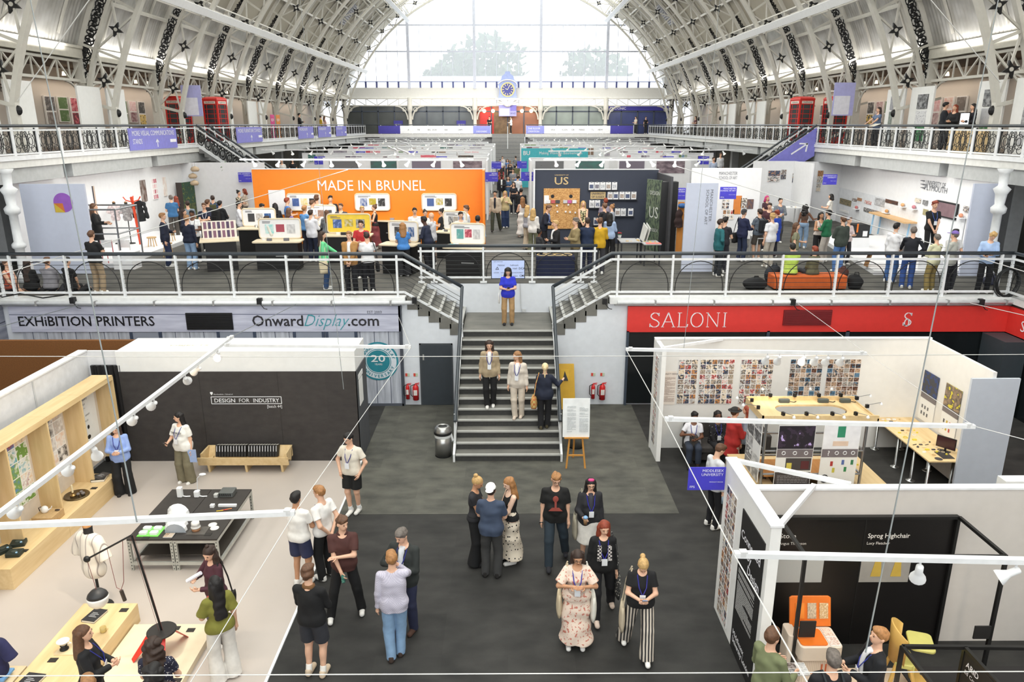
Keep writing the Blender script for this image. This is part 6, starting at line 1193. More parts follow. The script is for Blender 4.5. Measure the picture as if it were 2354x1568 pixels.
#blue stand sign, easel, bins, yellow board, extinguishers, door
def bluesign(label,x,y,z,w_,h_,head,foot,rz=0,facing=-1):
 t=thing('hanging_sign',label,'sign',(x,y,z),rz);MB().box((-w_/2,0,0),(w_/2,.012,h_)).build('sign_board',SIGN,t,local=True)
 q=.1*h_/.5
 for i,s_ in enumerate(head):m=MB();text(s_,(w_/2-.06*w_,-.001,h_*(.8-.17*i)),(1,0,0),(0,0,1),h_*.115,None,align='r',mb=m);m.build('lettering',LET,t,local=True)
 m=MB();text(foot,(-w_/2+.06*w_,-.001,h_*.1),(1,0,0),(0,0,1),h_*.1,None,mb=m);m.build('lettering',LET,t,local=True);m=MB();text('PRODUCT DESIGN',(w_/2-.06*w_,-.001,h_*.34),(1,0,0),(0,0,1),h_*.045,None,align='r',mb=m);m.build('small_lettering',LET,t,local=True);return t
x,y=G(1630,1127,2.2);bluesign('blue MIDDLESEX UNIVERSITY sign fixed to the far end of the aisle wall',3.1,10.55,2.2,.58,.39,('MIDDLESEX','UNIVERSITY'),'FP5')
ea=thing('easel','wooden easel holding a white printed board at the foot of the stairs','easel',(1.57,15.95,0));EW=M((206,146,70),.45)
for p,q in(((1.36,15.86,0),(1.5,15.98,1.55)),((1.8,15.86,0),(1.64,15.98,1.55)),((1.57,16.45,0),(1.57,16.0,1.5))):MB().bar(p,q,.04,.03,(0,1,0)).build('leg',EW,ea)
bx('crossbar',(1.4,15.88,.3),(1.76,15.9,.34),EW,ea);bx('ledge',(1.3,15.82,.76),(1.86,15.93,.79),EW,ea);eb=thing('notice_board','white board with small print resting on the easel','board',(1.57,15.88,.79));m=MB();m.slab([(1.26,15.86,.79),(1.88,15.86,.79),(1.88,15.95,1.7),(1.26,15.95,1.7)],(0,.015,0));m.build('board',M((238,240,240),.5),eb)
for x in(1.36,1.64):lines(eb,(x,15.853,.92),(1,0,0),(0,.0985,1),.2,.62,24,M((190,194,196)),int(x*100))
for x,y,lb in((-1.56,16.6,'steel litter bin with clear liner left of the stairs'),(1.7,17.1,'steel litter bin behind the easel')):
 t=thing('litter_bin',lb,'bin',(x,y,0));BS=M((168,168,166),.28,.9);MB().lathe([(.2,0),(.2,.03)],(x,y,0),24).build('foot_ring',BLACK,t);MB().lathe([(.195,.03),(.195,.56)],(x,y,0),24).build('body',BS,t,smooth=True);MB().lathe([(.2,.56),(.215,.58),(.215,.63),(.2,.65)],(x,y,0),24,False).build('rubber_band',BLACK,t,smooth=True);MB().lathe([(.21,.63),(.2,.7),(.16,.76),(.11,.775),(.1,.75)],(x,y,0),24,False).build('lid_ring',BS,t,smooth=True);MB().lathe([(.1,.74),(.01,.735)],(x,y,0),20).build('opening',BLACK,t)
 m=MB();m.lathe([(.202,.5),(.206,.58)],(x,y,0),24,False);m.tube([(x+.2,y-.03,.58),(x+.24,y-.06,.42),(x+.22,y-.05,.38)],[.02,.03,.01],6);m.build('liner',M((214,216,216),.3),t)
yb=thing('warning_board','yellow upright warning board leaning on the wall right of the stairs','board',(1.66,19.7,0));m=MB();m.slab([(1.42,19.55,.02),(1.9,19.55,.02),(1.86,19.92,1.24),(1.44,19.92,1.24)],(0,.03,0));m.build('board',M((214,166,32),.5),yb);m=MB();m.slab([(1.5,19.77,.78),(1.72,19.77,.78),(1.72,19.87,1.1),(1.5,19.87,1.1)],(0,-.006,0));m.build('panel',M((226,180,50)),yb);m=MB();m.slab([(1.54,19.76,.8),(1.7,19.76,.8),(1.6,19.85,1.06)],(0,-.006,0));m.build('symbol',BLACK,yb)
EXR=M((206,36,38),.35)
def extinguisher(label,x,y,z,h,r):
 t=thing('fire_extinguisher',label,'fire extinguisher',(x,y,z));MB().lathe([(r,0),(r,h*.72),(r*.7,h*.82),(r*.3,h*.86),(r*.3,h*.9)],(x,y,z),16).build('cylinder',EXR,t,smooth=True);m=MB();m.bar((x-.01,y,z+h*.92),(x+.11,y-.02,z+h*.98),.025,.015);m.bar((x-.02,y,z+h*.9),(x+.1,y-.02,z+h*.9),.025,.015);m.build('lever',EXR,t);bx('label_plate',(x-r*.6,y-r-.004,z+h*.3),(x+r*.6,y-r+.01,z+h*.6),M((226,220,214)),t);MB().tube([(x-.02,y-.02,z+h*.9),(x-r-.05,y-.03,z+h*.8),(x-r-.05,y-.03,z+h*.3),(x-r,y-.04,z+h*.2)],.012,6).build('hose',BLACK,t);return t
for s0,nm in((-1,'left'),(1,'right')):
 xa,xb=(-2.83,-2.6)if s0<0 else(2.42,2.68)
 extinguisher('slim red fire extinguisher on the wall '+('beside the shopfront'if s0<0 else 'right of the yellow board'),xa,19.9,.22,.48,.055);extinguisher('larger red fire extinguisher '+('beside the dark door'if s0<0 else 'near the red fascia shop'),xb,19.88,.2,.52,.085)
 for i,x in enumerate((xa,xb)):t=thing('safety_sign','small red and green safety sign above the %s extinguisher %s'%(('slim','larger')[i],'by the dark door'if s0<0 else 'by the yellow board'),'sign',(x,19.98,.88));bx('red_half',(x-.06,19.985,.86),(x,19.995,.95),M((214,76,60)),t);bx('green_half',(x,19.985,.86),(x+.06,19.995,.95),M((190,206,180)),t)
dr_=struct(thing('door_1',None,None,(-2.0,19.98,0)));bx('door_leaf',(-2.43,19.965,.01),(-1.58,20.0,1.79),M((56,62,68),.5),dr_);m=MB();m.box((-2.47,19.97,0),(-2.43,20.0,1.83));m.box((-1.58,19.97,0),(-1.54,20.0,1.83));m.box((-2.47,19.97,1.79),(-1.54,20.0,1.83));m.build('door_frame',M((70,74,78)),dr_);bx('door_plate',(-2.38,19.95,1.35),(-2.34,19.97,1.52),M((200,200,196),.3,.6),dr_)
#stands in the upper hall
UW=M((234,234,236),.6,var=.02);LIL=M((200,206,224),.6,var=.02)
def upsign(px,py,wpx,label,head,foot,dist=None):
 """blue stand sign on a bracket; its distance follows from its real width of 0.62 m"""
 d=dist or .62*FPX/wpx;Y=d/.985;x,z=AtY(px,py,Y);return bluesign(label,x,Y,z-.22,.62,.45,head,foot)
#left stand: product and fashion
nt_=thing('stand_wall','long white stand wall on the left of the upper hall','stand wall',(-15.4,30,UP));m=MB();m.box((-15.5,23.7,UP),(-15.44,36.36,5.97));m.build('panel',UW,nt_);m=MB();m.box((-15.44,36.3,UP),(-11.5,36.36,5.97));m.build('panel',UW,nt_)
gp=thing('end_screen','lilac grey end panel with purple circle emblem at far left','panel',(-14.1,23.6,UP));bx('panel',(-15.1,23.58,UP),(-13.1,23.66,5.93),LIL,gp);x,z=AtY(145,466,23.57)
m=MB();n=30;pts=[(x+.3*math.cos(2*PI*k/n),23.572,z+.3*math.sin(2*PI*k/n))for k in range(n)];m.slab(pts,(0,.006,0));m.slab([(x-.3,23.571,z),(x-.29,23.571,z-.3),(x,23.571,z-.3),(x,23.571,z)],(0,.006,0));m.build('emblem_circle',M((150,92,190)),gp);m=MB();m.slab([(x-.29,23.568,z-.02),(x-.02,23.568,z-.02),(x+.02,23.568,z-.3)],(0,.004,0));m.build('emblem_wedge',M((206,116,50)),gp);m=MB();m.slab([(x-.29,23.568,z-.02),(x+.02,23.568,z-.3),(x-.28,23.568,z-.3)],(0,.004,0));m.build('emblem_wedge',M((206,178,60)),gp)
upsign(194,441,38,'blue stand sign beside the lilac emblem panel',('NOTTINGHAM TRENT','UNIVERSITY'),'FP10')
pf_=thing('low_platform','white low display platform in the left upper stand','platform',(-14.1,27.5,UP));bx('platform_top',(-15.35,24.6,UP),(-12.9,32.5,UP+.14),UW,pf_)
def onwall(px0,py0,px1,py1,X):
 y0=ray(px0,py0);t=X/y0[0];a=(y0[1]*t,EYE+y0[2]*t);y1=ray(px1,py1);t=X/y1[0];b=(y1[1]*t,EYE+y1[2]*t);return a,b
for(a,b,mat,lb)in(((322,415),(340,462),collage(1,1,4,[(150,150,156),(120,70,50),(200,196,190),(90,60,48)],0,axes='YZ'),'grey and brown interior print on the left upper wall'),((348,411),(365,457),collage(3,4,7,[(226,160,170),(236,220,220),(190,80,100)],.12,axes='YZ'),'pink patterned print on the left upper wall'),((374,408),(386,450),collage(1,1,9,[(232,228,222),(190,110,80),(236,232,228)],0,axes='YZ'),'orange figure sketch print on the left upper wall'),((213,428),(226,492),collage(1,1,12,[(60,70,110),(214,190,170),(40,44,60)],0,axes='YZ'),'figure photo print next to the blue left stand sign')):
 (ya,za),(yb,zb)=onwall(*a,*b,-15.4);tag(MB().box((-15.44,min(ya,yb),min(za,zb)),(-15.4,max(ya,yb),max(za,zb))).build('print',mat),lb,'print')
dm=thing('exhibit_screen','dark double panel with green foliage print in the left upper stand','panel',(-14.6,36,UP));x0,z0=AtY(403,420,35.2);x1,z1=AtY(424,480,35.2);x2,_=AtY(445,420,36.2);bx('dark_panel',(x0,35.2,UP),(x1,35.25,z0),M((58,48,44)),dm);m=MB();m.slab([(x1,35.2,UP),(x2,36.2,UP),(x2,36.2,z0),(x1,35.2,z0)],(0,.04,0));m.build('print_panel',collage(1,2,3,[(30,60,44),(40,90,60),(24,40,36),(110,120,50)],0,detail=3),dm)
sh_=thing('shelf_unit','slim oak shelf unit with plant in the left upper stand','shelf',(-13.6,36.5,UP));xs0,zs=AtY(499,400,36.5);xs1,_=AtY(528,400,36.5)
for px in(499,509,526):x,_=AtY(px,400,36.5);MB().bar((x,36.5,UP),(x,36.5,5.7),.03,.03,(0,1,0)).build('upright',M((90,84,78)),sh_)
for py in(401,427,449,470):_,z=AtY(510,py,36.5);bx('shelf_board',(xs0,36.35,z),(xs1,36.65,z+.03),PLY,sh_)
x,z=AtY(513,400,36.5);pp=thing('potted_plant','green trailing plant on top of the oak shelf unit','plant',(x,36.5,z+.03));MB().lathe([(.06,.03),(.09,.2)],(x,36.5,z),10).build('pot',M((170,120,90)),pp);m=MB();rg=random.Random(2)
for k in range(60):p=Vector((x+rg.gauss(0,.15),36.5+rg.gauss(0,.12),z+.32+rg.gauss(0,.1)));m.add([p,p+Vector((rg.uniform(-.08,.08),0,.07)),p+Vector((rg.uniform(-.08,.08),.05,.02))],[(0,1,2)])
m.build('leaves',M((80,130,56)),pp)
for px,py,lb in((448,388,'upper woven pendant shade in the left upper stand'),(443,404,'lit gold pendant lamp in the left upper stand'),(447,420,'lower woven pendant shade in the left upper stand')):
 x,z=AtY(px,py,35.5);t=thing('pendant_lamp',lb,'lamp',(x,35.5,z));MB().lathe([(.02,.12),(.16,.06),(.2,-.04),(.14,-.12)],(x,35.5,z),14).build('lamp_shade',M((190,168,140)),t,smooth=True);MB().tube([(x,35.5,z+.1),(x,35.5,6.0)],.006,4).build('cord',M((150,140,130)),t)
def at(px,py,z=UP):return G(px,py,z)
x,y=at(255,565,UP+.14);gf=thing('tube_frame','grey scaffold tube frame with garments in the left upper stand','frame',(x,y,UP+.14));zt=5.0
c_=[(-14.75,24.9),(-12.95,24.9),(-12.95,26.4),(-14.75,26.4)]
for a,b_ in zip(c_,c_[1:]+c_[:1]):MB().tube([(*a,UP+.14),(*a,zt)],.03,6).build('post',STEEL,gf);MB().tube([(*a,zt),(*b_,zt)],.03,6).build('top_tube',STEEL,gf);MB().tube([(*a,4.2),(*b_,4.2)],.025,6).build('crossbar',STEEL,gf)
for px,py,c,lb in((275,480,(206,190,190),'pale grey and pink dress on a bust in the left upper stand'),(302,490,(150,146,146),'grey patchwork dress on a bust in the left upper stand')):
 x,y=at(px,560,UP+.14);t=bust(lb,x,y,.9,pattern('floral',c,tuple(min(255,v+30)for v in c),12),'dress');t.location=(x,y,UP+.14)
x,y=at(325,570);co=thing('coat_stand','bright orange red coat stand in the left upper stand','coat stand',(x,y,UP));OC=M((216,74,40),.45);MB().bar((x,y,UP),(x-.1,y,UP+1.95),.07,.07,(0,1,0)).build('pole',OC,co)
for k in range(4):a=k*PI/2+.3;MB().tube([(x-.1,y,UP+1.75),(x-.1+.22*math.cos(a),y+.22*math.sin(a),UP+1.82),(x-.1+.3*math.cos(a),y+.3*math.sin(a),UP+1.95)],.022,5).build('hook',OC,co);MB().bar((x,y,UP+.12),(x+.3*math.cos(a),y+.3*math.sin(a),UP),.05,.05).build('foot',OC,co)
F=Fld(.02,.04);F.noise=(.012,22,1);F.cap((0,0,1.45),(0,0,.75),.1,.2,1.6,f1=True);F.cap((-.16,0,1.4),(.16,0,1.4),.07);[F.cap((s_*.2,0,1.38),(s_*.26,0,.9),.07,.06)for s_ in(1,-1)];v,q=F.mesh();o=npmesh('hanging_coat',v,q,[M((30,32,34),.9)]);x,y=at(333,568);o.location=(x,y,UP+.25);tag(o,'long black coat hanging on the orange coat stand','coat')
bxw=tag(bx('white_box',(-12.88,24.2,UP),(-12.25,24.8,UP+.55),UW),'white display box at the front of the left upper platform','box');
def stool(label,x,y,z,h,col,seat=.17,name='stool'):
 t=thing(name,label,'stool',(x,y,z));MB().lathe([(seat,h-.04),(seat,h)],(x,y,z),16).build('seat',M(col,.5),t)
 for k in range(4):a=PI/4+k*PI/2;MB().tube([(x+seat*.6*math.cos(a),y+seat*.6*math.sin(a),z+h-.03),(x+seat*1.05*math.cos(a),y+seat*1.05*math.sin(a),z)],.018,6).build('leg',M(col,.5),t)
 return t
for px,py,lb in((352,575,'round wooden stool left of the navy suited man'),(395,562,'low round wooden table behind the navy suited man'),(388,590,'small wooden stool between the two navy men')):x,y=at(px,py);stool(lb,x,y,UP,.5,(206,170,120))
for i,(px,c,lb)in enumerate(((245,(180,40,50),'red trimmed white folding chair by the left railing'),(285,(226,226,226),'white wire chair with orange cloth on the platform'))):
 x,y=at(px,612);t=thing('chair',lb,'chair',(x,y,UP));bx('seat',(x-.2,y-.2,UP+.42),(x+.2,y+.2,UP+.45),M((226,120,60)if i else(230,230,230)),t);bx('backrest',(x-.2,y+.18,UP+.6),(x+.2,y+.21,UP+.85),M((230,230,230)),t)
 for sx in(-1,1):
  for sy in(-1,1):MB().tube([(x+sx*.19,y+sy*.19,UP),(x+sx*.19,y+sy*.19,UP+(.85 if sy>0 else .43))],.014,5).build('leg',M(c),t)
#MADE IN BRUNEL stand
ORG=M((240,132,24),.5,var=.02);mb_=thing('stand_wall','large orange stand wall lettered MADE IN BRUNEL','stand wall',(-5.4,29.8,UP));bx('panel',(-9.94,29.75,UP),(-.87,29.85,6.02),ORG,mb_);bx('end_panel',(-.95,28.9,UP),(-.87,29.75,6.02),ORG,mb_);bx('top_edge',(-9.95,29.73,6.02),(-.86,29.87,6.05),WHITE,mb_)
xa,za=AtY(731,438,29.74);xb,zb=AtY(977,414,29.74);text('MADE IN BRUNEL',(xa,29.74,za),(1,0,0),(0,0,1),zb-za,WHITE,mb_,width=xb-xa);
WF=M((224,208,180),.5)
def pod(label,px,py,rz=0,w_=1.3,prn=0,col=None,z0=UP,grp=None,counter=True):
 """black counter with a rounded ply worktop and an upright print panel; px, py = bottom middle of its panel"""
 x,y=G(px,py,UP+1.0);t=thing('display_pod',label,'display pod',(x,y,UP),rz)
 if counter:m=MB();m.slab([(-w_/2,-.62,0),(w_/2,-.62,0),(w_/2,.02,0),(-w_/2,.02,0)],(0,0,.9));m.build('counter',M((24,23,24),.4),t,local=True);MB().box((-.05,-.628,.45),(.35,-.62,.48)).build('counter_lettering',M((150,150,150)),t,local=True)
 if counter:MB().rbox((-w_/2-.1,-.7,.9),(w_/2+.1,.05,.94),.1,5).build('worktop',WF,t,local=True)
 m=MB();r=.1;w2=w_/2;pts=[]
 for cx,cz2,a0 in((w2-r,1.6-r,0),(-w2+r,1.6-r,90),(-w2+r,.96+r,180),(w2-r,.96+r,270)):
  for q in range(6):a=math.radians(a0+90*q/5);pts.append((cx+r*math.cos(a),0,cz2+r*math.sin(a)))
 m.tube(pts,.025,5,closed=True);m.build('panel_frame',WF,t,local=True);m=MB();m.slab(pts,(0,.02,0));m.build('panel',M(col,.5)if col else UW,t,local=True)
 rg=random.Random(px);pal=[((120,200,200),(206,90,110),(226,226,230)),((80,80,84),(200,190,180),(60,110,180)),((90,120,190),(226,200,60),(60,60,60)),((150,150,160),(190,150,130),(90,90,96))][prn]
 for k in range(3):
  cx=-w2+.2+k*(w_-.3)/3;MB().box((cx,-.008,1.12+.05*(k%2)),(cx+w_*.2,0,1.42)).build('print',collage(1,1,px%7+k,[pal[k],(236,236,238),tuple(int(v*.8)for v in pal[k])],0),t,local=True)
 m=MB();[m.box((-w2+.12,-.006,1.5-.04*q),(-w2+.12+rg.uniform(.2,.5),0,1.52-.04*q))for q in range(2)];m.build('text_lines',M((110,110,114)),t,local=True)
 if counter:
  for k in range(4):cx,cy_=rg.uniform(-w2+.15,w2-.15),rg.uniform(-.55,-.12);s_=rg.uniform(.05,.09);m=MB();m.rbox((cx-s_,cy_-s_*.6,.94),(cx+s_,cy_+s_*.6,.94+s_),s_*.3);m.build('exhibit',M(rg.choice([(230,230,230),(40,40,44),(110,110,116),pal[0],(206,120,60)])),t,local=True)
 return t
pod('display pod with turquoise and pink prints nearest the railing',645,545,.05,1.35,0);pod('display pod with pale product print behind the turquoise one',597,517,.05,1.2,1);pod('display pod with yellow hexagon panel behind the red shirted man',803,532,0,1.5,2,(238,206,70));pod('display pod with white print panel behind the yellow one',738,508,0,1.2,3);pod('display pod with tilted white panel before the blue topped woman',928,552,-.25,1.0,1);pod('display pod with narrow portrait panel left of centre back',905,500,-.3,.9,3);pod('display pod with red headed panel at the aisle corner',1046,525,-.35,.9,1);pod('display pod with long shelf and red models beside the teal vested man',1075,558,-.2,1.1,0)
for px,w_,lb in((700,1.3,'white framed print panel on the left of the orange wall'),(857,1.35,'white framed print panel in the middle of the orange wall'),(1010,1.35,'white framed print panel on the right of the orange wall')):
 t=pod(lb,px,484,0,w_,2,counter=False);x,z=AtY(px,484,29.68);t.location=(x,29.68,z-.95)
x,z=AtY(635,440,29.7);board('plain_board','plain white upright panel with slim lamp on the orange wall',(x-.32,29.73,z-.9),(1,0,0),(0,0,1),.65,.95,UW,'panel')
x,y=at(512,620);rk=thing('card_rack','angled pale rack of printed cards on a black counter','rack',(x,y,UP),.35);MB().box((-.45,-.3,0),(.5,.45,.95)).build('counter',M((28,26,28),.4),rk,local=True);m=MB();m.slab([(-.6,-.35,.95),(.6,-.35,.95),(.6,.45,.98),(-.6,.45,.98)],(0,0,.03));m.build('worktop',WF,rk,local=True);m=MB();m.slab([(-.5,.2,1.0),(.55,.2,1.0),(.55,.4,1.55),(-.5,.4,1.55)],(0,.02,0));m.build('rack_board',M((226,216,204)),rk,local=True)
for r_ in range(2):
 for k in range(7):m=MB();m.slab([(-.45+k*.14,.205+.1*r_,1.04+.27*r_),(-.36+k*.14,.205+.1*r_,1.04+.27*r_),(-.36+k*.14,.285+.1*r_,1.25+.27*r_),(-.45+k*.14,.285+.1*r_,1.25+.27*r_)],(0,-.006,0));m.build('card',M((70,50,80)if k%2 else(120,80,100)),rk,local=True)
#SUSSEX stand
NV=M((50,56,72),.6,var=.03);us=thing('stand_wall','dark navy stand wall with gold US letters','stand wall',(3.4,29.8,UP));bx('panel',(1.08,29.75,UP),(5.9,29.85,6.0),NV,us);bx('top_edge',(1.06,29.73,6.0),(5.92,29.87,6.03),WHITE,us);bx('side_panel',(5.86,27.2,UP),(5.94,29.75,5.9),M((66,66,70)),us);bx('post',(1.02,29.6,UP),(1.08,29.87,6.03),WHITE,us)
def upx(px,py):return AtY(px,py,29.74)
GOLD=M((206,180,130),.4);xa,za=upx(1275,424);xb,zb=upx(1307,407);text('US',(xa,29.74,za),(1,0,0),(0,0,1),zb-za,GOLD,us,width=xb-xa,bold=.01);text('UNIVERSITY OF',(xa,29.74,zb+.05),(1,0,0),(0,0,1),.05,GOLD,us,width=xb-xa)
(xa,za),(xb,zb)=upx(1249,515),upx(1333,433);ob=thing('chipboard_panel','golden chipboard display panel on the navy wall','panel',((xa+xb)/2,29.7,UP));bx('board',(xa,29.68,UP+.6),(xb,29.74,zb),pattern('chips',(176,124,70),(216,170,110),22),ob)
for px in(1270,1312):x,z=upx(px,451);m=MB();m.tube([(x,29.67,z),(x,29.68,z)],.07,14);m.build('round_hole',BLACK,ob)
x,z=upx(1256,456);bx('notice',(x-.09,29.67,z-.2),(x+.1,29.68,z+.12),UW,ob)
for k,(px,c)in enumerate(((1260,(226,226,228)),(1271,(190,90,90)),(1282,(70,70,74)),(1299,(200,200,204)),(1309,(190,90,150)),(1320,(226,226,228)))):x,z=upx(px,463);bx('shelf_card',(x-.08,29.62,z-.06),(x+.08,29.67,z+.06),M(c),ob)
for px,py in((1280,472),(1306,470),(1281,486),(1300,486),(1310,487),(1322,488)):x,z=upx(px,py);bx('shelf_card',(x-.03,29.62,z-.03),(x+.03,29.67,z+.03),UW,ob)
(xa,za),(xb,zb)=upx(1357,457),upx(1392,441);t=thing('shop_sign','small gold UNIVERSITY OF SUSSEX sign on the navy wall','sign',((xa+xb)/2,29.7,za));bx('sign_board',(xa,29.71,za),(xb,29.74,zb),GOLD,t);text('UNIVERSITY',(xa+.04,29.705,za+.16),(1,0,0),(0,0,1),.08,NV,t,width=xb-xa-.08,bold=.01);text('OF SUSSEX',(xa+.04,29.705,za+.04),(1,0,0),(0,0,1),.08,NV,t,width=xb-xa-.08,bold=.01)
cb=None
for py,xs,rn in((436,(1359,1372,1385,1398,1412),'top'),(458,(1402,1415,1429,1442,1456),'second'),(477,(1360,1373),'third'),(496,(1419,1432,1449),'fourth'),(517,(1370,1384),'lowest')):
 zb=upx(1400,py)[1];xa,xb=upx(xs[0]-8,py)[0],upx(xs[-1]+8,py)[0];tag(bx('wall_shelf',(xa,29.6,zb-.03),(xb,29.74,zb),M((40,42,50))),'slim dark shelf under the %s row of clipboards'%rn,'shelf')
 for i,px in enumerate(xs):
  x=upx(px,py)[0];t=thing('clipboard','white clipboard, number %d from the left in the %s row on the navy wall'%(i+1,rn),'clipboard',(x,29.68,zb),0,'clipboards on the navy wall');bx('board',(x-.1,29.69,zb),(x+.1,29.72,zb+.29),UW,t);bx('photo',(x-.075,29.685,zb+.05),(x+.075,29.69,zb+.2),collage(1,1,px%9,[(230,230,232),(120,120,124),(200,180,160),(80,90,120)],0,detail=2),t);bx('clip',(x-.03,29.68,zb+.27),(x+.03,29.69,zb+.31),STEEL,t)
pn=thing('exhibit_screen','black standing panel with dark printed side lettered US','panel',(5.5,28.2,UP));m=MB();x0,y0=at(1480,572);x1,y1=at(1512,580);x2,y2=at(1548,578);zt=AtY(1500,412,28.3)[1]
m.slab([(x0,y0,UP),(x1,y1,UP),(x1,y1,zt),(x0,y0,zt)],(.06,.06,0));m.build('printed_side',collage(1,1,5,[(50,62,60),(70,84,70),(40,44,48),(96,110,90)],0,axes='YZ',detail=6),pn);bx('black_side',(x1,y1,UP),(x2,y1+.5,zt-.05),M((30,30,32),.5),pn)
dr0=Vector((x1-x0,y1-y0,0)).normalized();pO=Vector((x0,y0,0))+dr0*.25-Vector((.01,.0,0));text('US',pO+Vector((0,0,4.35)),dr0,(0,0,1),.42,M((190,194,190)),pn,width=.55);text('DESIGN',pO+Vector((0,0,5.2)),dr0,(0,0,1),.14,M((190,194,190)),pn,width=.6);text('SUSSEX',pO+Vector((0,0,3.85)),dr0,(0,0,1),.12,M((190,194,190)),pn,width=.6)
x,y=at(1560,585);cp=thing('coat_stand','plywood post with dark coat and blue cap beside the black panel','coat stand',(x,y,UP));bx('post',(x-.12,y,UP),(x+.1,y+.05,UP+1.9),pattern('wood',(190,120,50),(210,140,64),8),cp);F=Fld(.025,.03);F.noise=(.015,20,2);F.cap((0,0,1.5),(0,0,.9),.1,.17,1.6,f1=True);v,q=F.mesh();o=npmesh('coat',v,q,[M((52,36,36),.9)],cp);o.location=(-.1,-.12,.1)
tag(MB().ell((x,y-.1,UP+1.78),(.16,.13,.09),10,6).build('blue_cap',M((40,90,150))),'blue cap on top of the plywood post','cap')
def table(label,px0,px1,py,dep,h,col,leg=(40,40,44),name='table',z=UP):
 x0,y0=G(px0,py,z);x1,_=G(px1,py,z);t=thing(name,label,'table',((x0+x1)/2,y0,z));bx('table_top',(x0,y0,z+h-.03),(x1,y0+dep,z+h),M(col,.5),t)
 for x in(x0+.04,x1-.04):
  for y in(y0+.04,y0+dep-.04):bx('leg',(x-.02,y-.02,z),(x+.02,y+.02,z+h-.03),M(leg),t)
 return x0,x1,y0,z+h
for a,c,py,lb,sd in((1425,1476,606,'grey table with models right of the crowd at the navy stand',1),(1478,1518,612,'grey table with red print nearest the black panel',2)):
 x0,x1,y0,zt=table(lb,a,c,py,.9,.74,(170,170,172));clutter(x0+.05,y0+.1,x1-.05,y0+.8,zt,7,sd,'on the '+lb.split(' with')[0]+(' by the crowd'if sd==1 else ' by the black panel'))
 if sd==1:
  for k in range(2):m=MB();x=x1+.02+.1*k;m.slab([(x,y0+.1,zt),(x,y0+.85,zt),(x+.12,y0+.85,zt+.55),(x+.12,y0+.1,zt+.45)],(.02,0,0));tag(m.build('display_board',M((214,214,210))),('first'if k==0 else 'second')+' grey board leaning between the two tables of the navy stand','board')
 else:tag(bx('red_print',(x0+.1,y0+.05,zt),(x0+.6,y0+.35,zt+.006),M((220,110,104))),'flat red print on the table by the black panel','print')
x,y=at(1427,600);pr=thing('potted_plant','small red flowering plant on the navy stand table','plant',(x,y+.5,UP+.74));MB().lathe([(.05,0),(.07,.1)],(x,y+.5,UP+.74),10).build('pot',UW,pr);m=MB();[m.ell((x+.05*math.cos(k),y+.5+.05*math.sin(k),UP+.9+.01*(k%3)),(.025,.025,.02),6,4)for k in range(7)];m.build('flowers',M((170,36,44)),pr);m=MB();[m.ell((x+.05*math.cos(k),y+.5+.05*math.sin(k),UP+.85),(.03,.02,.02),5,3)for k in range(6)];m.build('leaves',M((60,90,50)),pr)
xa,ya=at(1233,641);xb,_=at(1321,641);_,zt=AtY(1277,590,ya);ct_=thing('cloth_table','table under navy cloth with gold leaf ornaments behind the railing','table',((xa+xb)/2,ya+.3,UP));bx('cloth',(xa,ya,UP+.01),(xb,ya+.7,zt),M((32,38,66),.85,var=.12,scale=5),ct_,bev=.02);m=MB()
for k in range(4):cx=xa+.18+k*(xb-xa-.3)/3.4;m.tube([(cx+.15*math.cos(a),ya+.3+.18*math.sin(a),zt+.01)for a in[q*PI/6 for q in range(12)]],.018,5,closed=True)
m.build('gold_ornament',GOLD,ct_)
xa,ya=at(1052,625);bx_=thing('cabinet','dark drawer cabinet with turquoise labels behind the railing','cabinet',(xa+.25,ya,UP));_,zt=AtY(1060,572,ya);bx('body',(xa,ya,UP),(xa+.55,ya+.5,zt),M((36,40,46)),bx_)
for k in range(3):bx('drawer',(xa+.03,ya-.01,UP+.08+k*(zt-UP-.1)/3),(xa+.52,ya,UP+(k+1)*(zt-UP-.1)/3),M((44,48,54)),bx_);bx('drawer_label',(xa+.05+.2*(k%2),ya-.016,UP+.2+k*.26),(xa+.2+.2*(k%2),ya-.01,UP+.25+k*.26),M((90,200,196)),bx_)
tag(MB().bar((xa+.1,ya+.25,zt),(xa+.1,ya+.25,zt+.12),.05).bar((xa-.02,ya+.25,zt+.12),(xa+.24,ya+.25,zt+.12),.05).build('red_stand',M((206,50,70))),'small red T shaped stand on the dark drawer cabinet','stand')
#monitor at the head of the stairs
(xa,za),(xb,zb)=AtY(1129,641,21.97),AtY(1207,597,21.97);tv=thing('monitor','wall monitor showing sponsor logos on the stair railing','monitor',((xa+xb)/2,21.97,za));bx('bezel',(xa,21.96,za),(xb,22.01,zb),BLACK,tv);bx('screen',(xa+.02,21.955,za+.02),(xb-.02,21.96,zb-.02),M((176,190,226),.3,emit=.2),tv);DKT=M((70,74,96),.5)
for s_,u,v_,h in(('NEW DESIGNERS',.06,.88,.025),('Habitat',.18,.68,.05),('hallmark',.55,.68,.05),('MAP',.62,.5,.05),('DCA',.8,.5,.06),('KINNEIR',.06,.3,.03),('DYSON',.27,.3,.03),('SEYMOUR',.6,.3,.03),('PRIEST',.8,.3,.03),('U',.3,.12,.06),('smart',.62,.12,.045),('CMS',.82,.12,.06)):text(s_,(xa+.02+(xb-xa)*u,21.954,za+(zb-za)*v_),(1,0,0),(0,0,1),h,M((20,20,30))if s_ in('DCA','CMS')else DKT,tv,bold=.008 if s_ in('DCA','CMS')else 0)
m=MB();m.tube([(xa+.14,21.953,za+.29),(xa+.19,21.953,za+.36),(xa+.23,21.953,za+.29)],.012,4,closed=True);m.build('triangle_logo',BLACK,tv);xc,zc=AtY(1168,620,21.93);bx('camera_box',(xc-.05,21.9,zc-.05),(xc+.05,21.96,zc+.05),M((80,76,70)),tv)
